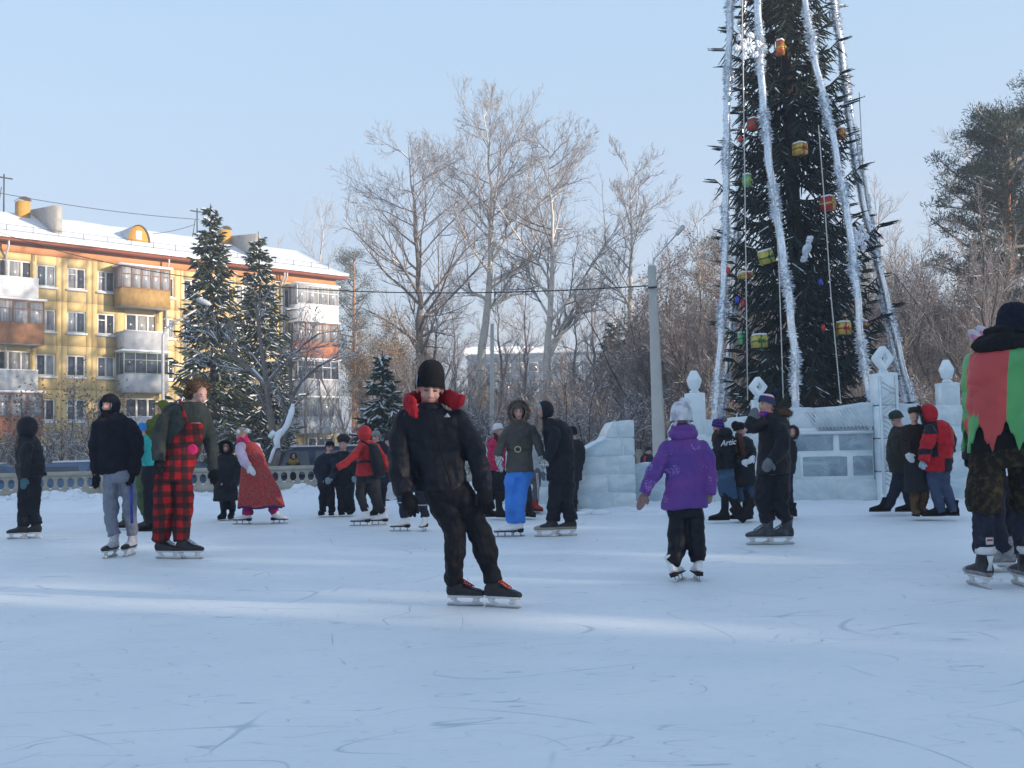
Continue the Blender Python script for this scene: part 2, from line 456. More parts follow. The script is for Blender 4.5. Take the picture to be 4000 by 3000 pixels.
# chimneys and fire walls, found from where they stand on the roof
def roofpt(u, v, o):
    return fac(u, v, o)[0]
for (u, v) in ((92, 870), (880, 985)):
    s = roofpt(u, v, -5.0)
    m1 = MB(); fbox(m1, s - 0.36, s + 0.36, BH + 1.4, BH + 3.7, -5.6, -4.8); ch = m1.build('chimney', M_CHIM, bld)
    m2 = MB()
    secs = []
    for o in (-5.7, -4.7):
        pts = [(0.42 * math.cos(t), 0.26 * math.sin(t)) for t in np.linspace(0, math.pi, 9)]
        secs.append([tuple(F3(s + a, BH + 3.72 + b, o)) for a, b in pts])
    V = secs[0] + secs[1]
    m2.add(V, [[(i, i + 1, 9 + i + 1, 9 + i) for i in range(8)]]); m2.build('chimney_hood', M_PIPE, ch)
for (u, v) in ((185, 900), (955, 1020)):
    s = roofpt(u, v, -3.5)
    m1 = MB()
    poly = [(-7.5, 1.5), (-1.5, 0.7), (-1.5, 2.9), (-7.5, 3.6)]
    m1.prism([(a, b) for a, b in poly], F3(s - 0.25, BH, 0), BN, Vector((0, 0, 1)), BD, 0.5)
    m1.build('fire_wall', M_CONC, bld)
s = roofpt(534, 915, -2.5)
m1 = MB(); pts = [(0.75 * math.cos(t), 1.2 * math.sin(t)) for t in np.linspace(0, math.pi, 13)]
m1.prism([(a, b) for a, b in pts], F3(s, BH + 1.25, -5.2), BD, Vector((0, 0, 1)), BN, 3.0)
dm = m1.build('roof_dormer', M_CHIM, bld)
m2 = MB(); V = [];
for o in (-5.2, -2.05):
    for a, b in pts: V.append(tuple(F3(s + a * 1.06, BH + 1.25 + b * 1.06, o)))
m2.add(V, [[(i, i + 1, 13 + i + 1, 13 + i) for i in range(12)]]); m2.build('dormer_hood', M_PIPE, dm)
m2 = MB(); fbox(m2, s - 0.22, s + 0.22, BH + 1.5, BH + 2.1, -2.2, -2.16); m2.build('dormer_window', M_WFRAME, dm)
# antenna masts
for (u, v, h) in ((15, 760, 2.7), (770, 880, 2.4)):
    s = roofpt(u, v, W_ / 2)
    a = MB(); b = F3(s, BH + RZ - 0.1, W_ / 2)
    a.tube([b, b + Vector((0, 0, h))], 0.05, 5); a.tube([b + Vector((0, 0, h - 0.25)) - BD * 0.55, b + Vector((0, 0, h - 0.25)) + BD * 0.55], 0.05, 4)
    a.tube([b + BD * 0.4, b + BD * 0.15 + Vector((0, 0, h - 0.9))], 0.03, 4)
    a.build('antenna_mast', M_DARK, bld)
# downpipes
for u, v in ((22, 950), (645, 1010), (1105, 1060), (1096, 1200)):
    s = fac(u, v)[0]
    a = MB(); a.tube([F3(s, BH - 0.05, 0.6), F3(s, BH - 0.45, 0.6), F3(s, BH - 1.0, 0.14), F3(s, 0.3, 0.14)], 0.07, 6); a.build('downpipe', M_PIPE, bld)
# balconies ---------------------------------------------------------------
def balcony(s0, s1, row, clad, glazed=None, glass=None, roof=True, ph=1.05, out=1.25, nm=4, frame=None, plank=None):
    z = Z0 + row * FL
    base = MB(); fbox(base, s0, s1, z - 0.16, z, 0.02, out); bo = base.build('balcony', M_CONC, bld)
    pa = MB()
    fbox(pa, s0, s1, z - 0.12, z + ph, out, out + 0.05); fbox(pa, s0, s0 + 0.05, z - 0.12, z + ph, 0.02, out - 0.002); fbox(pa, s1 - 0.05, s1, z - 0.12, z + ph, 0.02, out - 0.002)
    pa.build('parapet', clad, bo)
    if glazed is not None:
        zt = z + 2.42
        f = MB(); t = 0.05
        for i in range(nm + 1):
            x = s0 + (s1 - s0 - t) * i / nm
            fbox(f, x, x + t, z + ph + 0.002, zt, out - 0.01, out + 0.055)
        for x in (s0, s1 - t):
            fbox(f, x, x + t, z + ph + 0.002, zt, 0.55, 0.60)
            fbox(f, x, x + t, z + ph + 0.002, zt, 0.02, 0.07)
        fbox(f, s0, s1, zt, zt + 0.09, 0.02, out + 0.06)
        fbox(f, s0, s1, z + ph + 0.9, z + ph + 0.95, out - 0.012, out + 0.052)
        fbox(f, s0, s1, z + ph + 0.001, z + ph + 0.07, out - 0.012, out + 0.057)
        gl = f.build('glazing_frame', glazed, bo)
        for i in range(nm):
            x0 = s0 + (s1 - s0) * i / nm + 0.04; x1 = s0 + (s1 - s0) * (i + 1) / nm - 0.03
            g = MB(); fbox(g, x0, x1, z + ph + 0.05, zt, out + 0.01, out + 0.025); g.build('pane', glass or M_CURT, bo)
        for x in (s0 + 0.02, s1 - 0.035):
            g = MB(); fbox(g, x, x + 0.012, z + ph + 0.05, zt, 0.07, out - 0.02); g.build('pane', glass or M_CURT, bo)
    if roof:
        zt = z + 2.51
        sn = MB(); fbox(sn, s0 - 0.12, s1 + 0.12, zt + 0.002, zt + 0.13, 0.0, out + 0.2); sn.build('snow_cap', M_SNOW, bo)
    else:
        sn = MB(); fbox(sn, s0, s1, z + ph + 0.003, z + ph + 0.06, out - 0.03, out + 0.07); sn.build('snow_cap', M_SNOW, bo)
    return bo
bl = [c for c in cs if c[1] == 'b']; bl.sort(key=lambda t: t[0])
bR, bM, bL = [c[0] for c in bl]
hR = 1.75
r0_ = fac(1320, 1150, 1.25)[0]; r1_ = fac(1225, 1150, 1.25)[0]
if r1_ - r0_ < 3: r1_ = r0_ + 3.6
balcony(r0_, r1_, 4, M_WPAN, M_WFRAME, M_CURT, nm=4)
balcony(r0_, r1_, 3, M_ORANGE, M_BROWN, M_CURT, nm=5)
balcony(r0_, r1_, 2, M_GPAN, M_WFRAME, M_GLASS, nm=5)
balcony(r0_, r1_, 1, M_GPAN, M_GFRAME, M_CURT, nm=5)
sm = fac(557, 1080, 0.7)[0]
balcony(sm - 1.65, sm + 1.65, 4, M_OCHRE, M_BROWN, M_CURT, nm=5)
balcony(sm - 1.5, sm + 1.5, 3, M_GPAN, roof=False)
balcony(sm - 1.5, sm + 1.5, 2, M_GPAN, M_GFRAME, M_GLASS, nm=4)
balcony(sm - 1.5, sm + 1.5, 1, M_GPAN, roof=False)
e4 = fac(150, 1090, 1.25)[0]; e3 = fac(172, 1250, 1.25)[0]
balcony(e4, e4 + 3.3, 4, M_WPAN, roof=False)
balcony(e3, e3 + 3.6, 3, M_BROWN, M_BROWN, M_CURT, nm=4)
balcony(e4, e4 + 3.3, 2, M_GPAN, roof=False)
balcony(e4 - 0.3, e4 + 3.4, 1, M_ORANGE, M_BROWN, M_CURT, nm=4)
balcony(e4 + 13, e4 + 16.3, 4, M_OCHRE, M_BROWN, M_CURT, nm=4)
# ---------------------------------------------------------------- long low building far behind the woods
fb = empty('distant_building', (at2(1240, 850, 150).x, 150, 0), 'pale grey blue long building with a snowy roof seen through the bare trees', 'building')
x0, x1 = at2(1010, 800, 150).x, at2(1440, 800, 150).x
zt = at2(1200, 762, 150).z; zr = at2(1200, 738, 150).z
mb = MB(); mb.box(((x0 + x1) / 2, 156, zt / 2), (x1 - x0, 12, zt)); mb.build('wall', mat('pale_blue_render', (0.20, 0.25, 0.31), rough=0.9, var=0.08, scale=0.3), fb)
mb = MB(); V = []
for x in (x0 - 0.5, x1 + 0.5): V += [(x, 149.4, zt + 0.01), (x, 149.4, zt + 0.4), (x, 156, zr), (x, 162.6, zt + 0.4), (x, 162.6, zt + 0.01)]
mb.add(V, [[(i, 5 + i, 6 + i, i + 1) for i in range(4)] + [(0, 4, 9, 5)], [(4, 3, 2, 1, 0), (5, 6, 7, 8, 9)]]); mb.build('roof', M_SNOW, fb)
for i in range(14):
    for j in range(3):
        w = MB(); x = x0 + 1.6 + i * (x1 - x0 - 3) / 13; z = zt - 2.1 - j * 3.0
        if z < 1: continue
        w.box((x, 149.97, z), (1.5, 0.1, 1.5)); wo_ = w.build('window', M_BFRAME, fb)
        w = MB(); w.box((x, 149.93, z), (1.25, 0.06, 1.25)); w.build('pane', M_GLASS, wo_)
# ---------------------------------------------------------------- unseen apartment blocks, added on the right to shade the rink in bands
def shade_block(y0, y1, x0, h, label):
    b = empty('shading_apartment_block', (x0 + 6, (y0 + y1) / 2, 0), label, 'building', None)
    mb = MB(); mb.box((x0 + 6, (y0 + y1) / 2, h / 2 - 0.2), (12, y1 - y0, h + 0.4)); mb.build('wall', M_YEL2, b)
    mb = MB(); V = []
    for y in (y0 - 0.4, y1 + 0.4): V += [(x0 - 0.5, y, h + 0.21), (x0 - 0.5, y, h + 0.4), (x0 + 6, y, h + 2), (x0 + 12.5, y, h + 0.4), (x0 + 12.5, y, h + 0.21)]
    mb.add(V, [[(i, 5 + i, 6 + i, i + 1) for i in range(4)] + [(0, 4, 9, 5)], [(4, 3, 2, 1, 0), (5, 6, 7, 8, 9)]]); mb.build('roof', M_SNOW, b)
    n = int((y1 - y0) / 3.2)
    wins = None
    for i in range(n):
        for j in range(int(h / 2.8)):
            y = y0 + 1.6 + i * (y1 - y0 - 3.2) / max(1, n - 1); z = 1.9 + j * 2.8
            w = MB(); w.box((x0 - 0.03, y, z), (0.12, 1.4, 1.5)); fo = w.build('window', M_WFRAME, b)
            w = MB(); w.box((x0 - 0.08, y, z), (0.06, 1.2, 1.3)); w.build('pane', M_GLASS, fo)
BX = 33.0
shade_block(-62, -10.1, BX, 14, 'long unseen yellow block added right of the rink to shade the foreground ice')
shade_block(1.6, 17.5, BX, 14, 'short unseen yellow block added beyond the gap to shade the farther ice')
# ================================================================ vegetation
M_BARKB = mat('birch_bark', (0.60, 0.56, 0.50), rough=0.8, scale=5, col2=(0.30, 0.27, 0.24), thr=(0.55, 0.75), stretch=(1, 1, 0.6), bump=0.4)
M_TWIG = mat('bare_twigs', (0.235, 0.205, 0.195), rough=0.9, var=0.25, scale=0.8)
M_TWIGW = mat('frosted_twigs', (0.33, 0.29, 0.275), rough=0.9, var=0.25, scale=0.8)
M_BARK = mat('dark_bark', (0.075, 0.062, 0.055), rough=0.95, var=0.3, scale=6, bump=0.8)
M_BARKG = mat('grey_bark', (0.19, 0.165, 0.15), rough=0.95, var=0.25, scale=6, bump=0.6)
M_PINEB = mat('orange_pine_bark', (0.42, 0.19, 0.08), rough=0.9, var=0.3, scale=7, bump=0.6)
M_NEED = mat('spruce_needles', (0.045, 0.062, 0.038), rough=0.75, var=0.4, scale=1.3)
M_NEEDD = mat('dark_spruce_needles', (0.022, 0.034, 0.026), rough=0.75, var=0.4, scale=1.3)
M_NEEDP = mat('pine_needles', (0.06, 0.075, 0.05), rough=0.8, var=0.35, scale=1.0)
M_LEAF = mat('rusty_dry_leaves', (0.23, 0.155, 0.115), rough=0.9, var=0.35, scale=1.5)
M_LEAFO = mat('ochre_dry_leaves', (0.36, 0.24, 0.13), rough=0.9, var=0.35, scale=1.5)
M_TSNOW = mat('snow_on_branches', (0.80, 0.83, 0.87), rough=0.8, var=0.05, scale=3)
def rdir(rng, d, ang):
    d = Vector(d).normalized()
    a = d.orthogonal().normalized(); b = d.cross(a)
    t = rng.uniform(0, 2 * math.pi)
    return (d * math.cos(ang) + (a * math.cos(t) + b * math.sin(t)) * math.sin(ang)).normalized()
class Tree:
    """bare tree grown as a skeleton of tapered segments in its own coordinates"""
    def __init__(s, seed): s.rng = random.Random(seed); s.S = {0: [], 1: [], 2: []}
    def limb(s, p, d, ln, r, lev, maxlev, up=0.3, wig=0.16, kids=7, spread=(0.5, 0.9), taper=0.25, first=0.25, ratio=0.5):
        rng = s.rng; n = 8 if lev == 0 else (4 if lev == 1 else (3 if lev < maxlev else 2)); p = Vector(p); d = Vector(d).normalized()
        pts = [p.copy()]; rs = [r]
        for i in range(n):
            d = (d + Vector((rng.gauss(0, wig), rng.gauss(0, wig), rng.gauss(0, wig) + up * 0.25))).normalized()
            p = p + d * (ln / n); pts.append(p.copy()); rs.append(r * (1 - (1 - taper) * (i + 1) / n))
        key = 0 if (r > 0.05 or lev == 0) else (1 if lev < maxlev else 2)
        for i in range(n): s.S[key].append((pts[i], pts[i + 1], rs[i], rs[i + 1]))
        if lev >= maxlev: return
        k = kids[lev] if hasattr(kids, '__len__') else kids
        for j in range(k):
            t = first + (1 - first) * (j + rng.random()) / k
            x = t * n; i = min(n - 1, int(x)); q = pts[i].lerp(pts[i + 1], x - i)
            dd = (pts[i + 1] - pts[i]).normalized()
            nd = rdir(rng, dd, rng.uniform(*spread))
            nd = (nd + Vector((0, 0, up * 0.6))).normalized()
            l2 = ln * ratio * rng.uniform(0.7, 1.25) * (1.0 - 0.55 * t if lev == 0 else 1.0 - 0.3 * t)
            s.limb(q, nd, l2, max(0.006, rs[i] * rng.uniform(0.38, 0.6)), lev + 1, maxlev, up, wig * 1.1, kids, spread, taper, 0.15, ratio)
    def meshes(s, snow=0.0, tw=1.0, key0n=8):
        out = {}
        for k, n in ((0, key0n), (1, 4), (2, 3)):
            S = s.S[k]
            if not S: continue
            f = tw if k == 2 else 1.0
            V, F = segs_mesh([tuple(a[0]) for a in S], [tuple(a[1]) for a in S], [a[2] * f for a in S], [max(0.004, a[3] * f) for a in S], n)
            out[k] = (V, F)
        if snow:
            S = [a for a in s.S[0] + s.S[1] + s.S[2] if abs((a[1] - a[0]).normalized().z) < 0.82 and s.rng.random() < snow]
            if S:
                off = [Vector((0, 0, max(a[2] * 0.75, 0.01))) for a in S]
                V, F = segs_mesh([tuple(a[0] + o) for a, o in zip(S, off)], [tuple(a[1] + o) for a, o in zip(S, off)], [max(0.006, a[2] * 0.75) for a in S], [max(0.005, a[3] * 0.75) for a in S], 4)
                out['snow'] = (V, F)
        return out
def join(ms):
    Vs = []; Fs = []; b = 0
    for V, F in ms:
        Vs.append(V); Fs.append(F + b); b += len(V)
    return np.concatenate(Vs), np.concatenate(Fs)
def tree_proto(T, trunk_m, twig_m, snow=0.0, tw=1.0, leaves=None, leaf_n=0, leaf_s=0.05):
    """meshes for trunk (with limbs) and crown (fine twigs, leaves, snow)"""
    M = T.meshes(snow, tw)
    V, F = join([M[k] for k in (0,) if k in M])
    tm = np_mesh('trunk', V, [F]); mats_of(tm, trunk_m); tm.shade_smooth()
    Vs = []; Fs = []; mi = []; b = 0
    for k, ix in ((1, 0), (2, 0), ('snow', 1)):
        if k in M:
            V, F = M[k]; Vs.append(V); Fs.append(F + b); b += len(V); mi.append(np.full(len(F), ix))
    if leaf_n:
        P = np.array([tuple(a[1]) for a in T.S[2]]); g = np.random.RandomState(3)
        idx = g.randint(0, len(P), leaf_n); c = P[idx] + g.normal(0, 0.22, (leaf_n, 3))
        u = g.normal(size=(leaf_n, 3)); u /= np.linalg.norm(u, axis=1, keepdims=True)
        w = np.cross(u, g.normal(size=(leaf_n, 3))); w /= np.linalg.norm(w, axis=1, keepdims=True)
        sz = leaf_s * g.uniform(0.6, 1.4, (leaf_n, 1))
        V = np.stack([c - u * sz, c - w * sz * 0.4, c + u * sz, c + w * sz * 0.4], 1).reshape(-1, 3)
        F = (np.arange(leaf_n) * 4)[:, None] + np.arange(4)[None]
        Vs.append(V); Fs.append(F + b); b += len(V); mi.append(np.full(leaf_n, 2))
    cm = np_mesh('crown', np.concatenate(Vs), [np.concatenate(Fs)], np.concatenate(mi))
    mats_of(cm, [twig_m, M_TSNOW, leaves or M_LEAF])
    return tm, cm
def place_tree(name, pr, loc, label, cat='tree', group=None, scale=1.0, rz=0.0, tilt=0.0, sz=None):
    e = empty(name, loc, label, cat, group)
    for nm, me in zip(('trunk', 'crown'), pr):
        if me is None: continue
        o = bpy.data.objects.new(nm, me); o.scale = (scale, scale, sz or scale); o.rotation_euler = (0, tilt, rz); link(o, e)
    return e
def ground_z(x, y): return terrain_z(x, y) - 0.05
# ---- the tall pale birches / poplars behind the rink
def poplar(seed, H, path, nl, spread0=0.55, lr=0.50, low=0.3, snow=0.3, up=0.26, tw=1.0, mx=4, kids=(0, 10, 7, 4)):
    """path: sideways drift of the trunk at fractions of the height"""
    T = Tree(seed); rng = T.rng
    n = 16; pts = []
    for i in range(n + 1):
        t = i / n; xo = np.interp(t, [a for a, b in path], [b for a, b in path])
        pts.append(Vector((xo + rng.gauss(0, 0.05) * (t > 0), rng.gauss(0, 0.08), t * H)))
    r0 = H * 0.0165
    rs = [r0 * (1 - i / n) ** 1.15 + 0.012 for i in range(n + 1)]
    for i in range(n): T.S[0].append((pts[i], pts[i + 1], rs[i], rs[i + 1]))
    for j in range(nl):
        t = low + (0.97 - low) * (j + rng.random() * 0.7) / nl
        x = t * n; i = min(n - 1, int(x)); q = pts[i].lerp(pts[i + 1], x - i)
        az = rng.uniform(0, 2 * math.pi); el = rng.uniform(0.35, 0.95)
        d = Vector((math.cos(az) * math.cos(el), math.sin(az) * math.cos(el), math.sin(el)))
        l = H * lr * (1.08 - t) ** 0.62 * rng.uniform(0.75, 1.15) * (0.6 if t < low + 0.08 else 1)
        T.limb(q, d, l, max(0.03, rs[i] * rng.uniform(0.35, 0.6)), 1, mx, up, 0.12, kids, (0.4, 0.95), 0.2, 0.14, 0.48)
    return T
def tall(seed, base, top, Y, path, nl, label, trunk_m=M_BARKB, twig=M_TWIG, snow=0.3, group='tall bare trees behind the rink', **kw):
    b = at2(base[0], base[1], Y); tp = at2(top[0], top[1], Y)
    z0 = ground_z(b.x, Y); b.z = z0
    H = tp.z - z0
    T = poplar(seed, H, path, nl, snow=snow, **kw)
    pr = tree_proto(T, trunk_m, twig, snow)
    return place_tree('bare_tree', pr, b, label, 'tree', group)
def pth(base, Y, pts):
    """trunk path from picture points -> (height fraction, sideways metres)"""
    b = at2(base[0], base[1], Y); q = [at2(x, y, Y) for x, y in pts]; H = q[-1].z
    return [(0, 0)] + [(max(0.01, p.z / H), p.x - b.x) for p in q]
P1 = [(905, 800), (903, 700), (905, 600), (893, 420), (885, 315)]
tall(11, (912, 900), P1[-1], 50, pth((912, 900), 50, P1), 25, 'tall bare tree with a dark grey trunk, leftmost of the three largest behind the skaters', M_BARKG)
P2 = [(1040, 800), (1052, 640), (1060, 500), (1058, 380), (1040, 215)]
tall(12, (1030, 900), P2[-1], 52, pth((1030, 900), 52, P2), 26, 'tallest bare tree, pale trunk leaning slightly right behind the boy', lr=0.42, low=0.40)
P3 = [(1182, 800), (1188, 650), (1192, 560), (1190, 430), (1188, 295)]
tall(13, (1182, 900), P3[-1], 50, pth((1182, 900), 50, P3), 25, 'white trunked bare birch with low snowy limbs, behind the man in the black hood')
P4 = [(1357, 800), (1362, 650), (1365, 560), (1362, 450), (1352, 335)]
tall(14, (1356, 930), P4[-1], 52, pth((1356, 930), 52, P4), 20, 'slim bare birch standing just left of the concrete lamp post', lr=0.36)
P5 = [(1510, 700), (1512, 600), (1508, 445)]
tall(15, (1512, 900), P5[-1], 60, pth((1512, 900), 60, P5), 16, 'bare tree rising behind the rusty bushes right of the lamp post', lr=0.36, twig=M_TWIGW, mx=3, kids=(0, 11, 9))
P6 = [(690, 560), (700, 500), (692, 440)]
tall(16, (690, 900), P6[-1], 95, pth((690, 900), 95, P6), 12, 'pale wide crowned tree standing behind the right end of the yellow building', twig=M_TWIGW, lr=0.40, low=0.55, mx=3, kids=(0, 9, 7))
P7 = [(598, 600), (597, 505)]
tall(17, (600, 900), P7[-1], 98, pth((600, 900), 98, P7), 8, 'thin bare treetop showing over the yellow building roof between the spruces', twig=M_TWIGW, lr=0.2, low=0.7, mx=3, kids=(0, 6, 5))
P8 = [(1905, 700), (1900, 560), (1893, 430)]
tall(18, (1905, 900), P8[-1], 58, pth((1905, 900), 58, P8), 18, 'bare grey brown tree just right of the festive spruce', twig=M_TWIGW, lr=0.36, up=0.5, mx=3, kids=(0, 11, 9))
P9 = [(2150, 600), (2110, 430), (2080, 300)]
tall(19, (2160, 900), P9[-1], 60, pth((2160, 900), 60, P9), 18, 'pale frosted birch leaning left behind the big pine', twig=M_TWIGW, lr=0.36, mx=3, kids=(0, 11, 9))
P10 = [(1985, 800), (1990, 600), (1995, 520)]
tall(20, (1985, 900), P10[-1], 62, pth((1985, 900), 62, P10), 16, 'low bare tree between the festive spruce and the big pine', twig=M_TWIG, lr=0.36, low=0.2, mx=3, kids=(0, 10, 8))
# ---- thicket: shorter trees, a few shapes, each tree a thing of its own
def bush(seed, H, stems, mx=3, kids=(7, 6, 5), spread=(0.35, 0.8), sp0=0.35, r=0.05, up=0.25):
    T = Tree(seed); rng = T.rng
    for i in range(stems):
        a = rng.uniform(0, 2 * math.pi); e = rng.uniform(0.05, sp0)
        d = Vector((math.sin(e) * math.cos(a), math.sin(e) * math.sin(a), math.cos(e)))
        T.limb(Vector((rng.gauss(0, 0.15), rng.gauss(0, 0.15), -0.1)), d, H * rng.uniform(0.7, 1.0), r * rng.uniform(0.7, 1.2), 0, mx, up, 0.13, kids, spread, 0.25, 0.22, 0.42)
    return T
thick = [tree_proto(bush(30 + i, 8.5, 5, kids=(11, 8, 6), r=0.05), M_BARK, M_TWIG, 0.12) for i in range(3)]
rusty = [tree_proto(bush(40 + i, 8.0, 6, kids=(10, 7, 6), r=0.05, sp0=0.42), M_BARK, M_TWIG, 0.15, leaves=m_, leaf_n=14000, leaf_s=0.05) for i, m_ in enumerate((M_LEAF, M_LEAFO))]
under = [tree_proto(bush(90 + i, 3.2, 9, mx=3, kids=(9, 7, 5), r=0.02, sp0=1.0, up=0.15), M_BARK, M_TWIG, 0.10) for i in range(2)]
rg = random.Random(77)
for i in range(84):
    x = 760 + i * (1480 / 84.0) + rg.uniform(-14, 14); Y = rg.choice((38, 44, 50, 57)) + rg.uniform(-2, 2)
    b = at2(x, 900, Y); b.z = ground_z(b.x, Y)
    sc = rg.uniform(0.75, 1.1) * float(np.interp(x, [760, 900, 1000, 1250, 1400, 1480, 2300], [0.7, 0.62, 0.58, 0.6, 0.75, 0.98, 1.02]))
    if x < 1400 and i % 3 == 0: continue
    if x < 800: continue
    place_tree('thicket_tree', thick[i % 3], b, 'bare twiggy tree in the dense thicket behind the rink', 'tree', 'bare trees of the dense thicket behind the rink', sc, rg.uniform(0, 6.28))
for (x, Y, k, sc, lb) in ((822, 48, 1, 0.9, 'tree with ochre dry leaves beside the right end of the yellow building'), (868, 52, 1, 0.9, 'ochre leaved bushy tree left of the tall trees, behind the small spruce'),
                          (1445, 46, 0, 1.15, 'rusty leaved tree directly right of the concrete lamp post'), (1500, 44, 0, 1.05, 'rusty leaved tree left of the silver garlands'), (1560, 48, 0, 1.0, 'rusty leaved tree partly behind the left silver garlands'),
                          (1250, 58, 0, 0.6, 'low rusty bush behind the ice slide'), (1640, 52, 0, 0.95, 'brown leaved tree seen through the left side of the festive spruce'), (1800, 52, 0, 1.0, 'brown leaved tree seen through the right side of the festive spruce'),
                          (1930, 44, 0, 1.05, 'reddish brown tree right of the festive spruce garlands'), (2010, 46, 0, 0.95, 'reddish brown bush behind the right ice pillar'), (1890, 50, 0, 1.1, 'reddish brown tree close behind the tall ice pillar')):
    b = at2(x, 900, Y); b.z = ground_z(b.x, Y)
    place_tree('rusty_tree', rusty[k], b, lb, 'tree', 'trees with dry brown leaves', sc, rg.uniform(0, 6.28))
# slim grey trees of middle height among the tallest ones
mid_ = [tree_proto(poplar(120 + i, 10.0, [(0, 0), (1, 0.3)], 20, mx=3, low=0.12, kids=(0, 9, 8), lr=0.42), M_BARKG, M_TWIGW, 0.3) for i in range(2)]
for i, (x, Y, sc, lb) in enumerate(((935, 56, 1.05, 'left of the tallest tree'), (985, 60, 0.95, 'close left of the tallest tree'), (1090, 57, 1.0, 'right of the slim utility pole'), (1135, 62, 1.1, 'between the tallest tree and the white birch'),
                                    (1240, 56, 0.95, 'right of the white birch'), (1290, 61, 1.1, 'left of the slim birch by the lamp post'), (1415, 58, 1.0, 'behind the concrete lamp post'), (850, 60, 0.9, 'above the small snowy spruce'), (1470, 62, 1.15, 'above the rusty leaved trees'), (1960, 60, 1.1, 'right of the festive spruce'))):
    b = at2(x, 900, Y); b.z = ground_z(b.x, Y)
    place_tree('bare_tree', mid_[i % 2], b, 'slim grey bare tree of middle height ' + lb, 'tree', 'slim bare trees of middle height', sc, i * 1.7)
# low undergrowth across the whole thicket
rg2 = random.Random(9)
for i in range(60):
    x = 880 + i * 23 + rg2.uniform(-10, 10); Y = rg2.choice((33, 36, 41, 47))
    b = at2(x, 900, Y); b.z = ground_z(b.x, Y)
    place_tree('thicket_bush', under[i % 2], b, 'low dark bush in the undergrowth of the thicket behind the rink', 'bush', 'bushes in the undergrowth of the thicket', rg2.uniform(0.8, 1.15), rg2.uniform(0, 6.28))
# far wood closing the view
T = Tree(60); 
far = []
for i in range(150):
    x = rg.uniform(620, 2330); Y = rg.uniform(66, 90)
    b = at2(x, 900, Y); h = rg.uniform(6.5, 9.5) * (0.75 if 1000 < x < 1420 else 1)
    T.limb(Vector((b.x, b.y, -0.2)), Vector((rg.gauss(0, 0.1), rg.gauss(0, 0.1), 1)), h, 0.09, 0, 2, 0.3, 0.1, (11, 6), (0.35, 0.8), 0.25, 0.15, 0.42)
M_ = T.meshes(0.15, 1.6)
Vv, Ff = join([M_[k] for k in M_ if k != 'snow']); fw = obj('far_wood', np_mesh('far_wood', Vv, [Ff]), M_TWIG); tag(fw, 'hazy mass of bare trees far behind the rink', 'woods', kind='stuff')
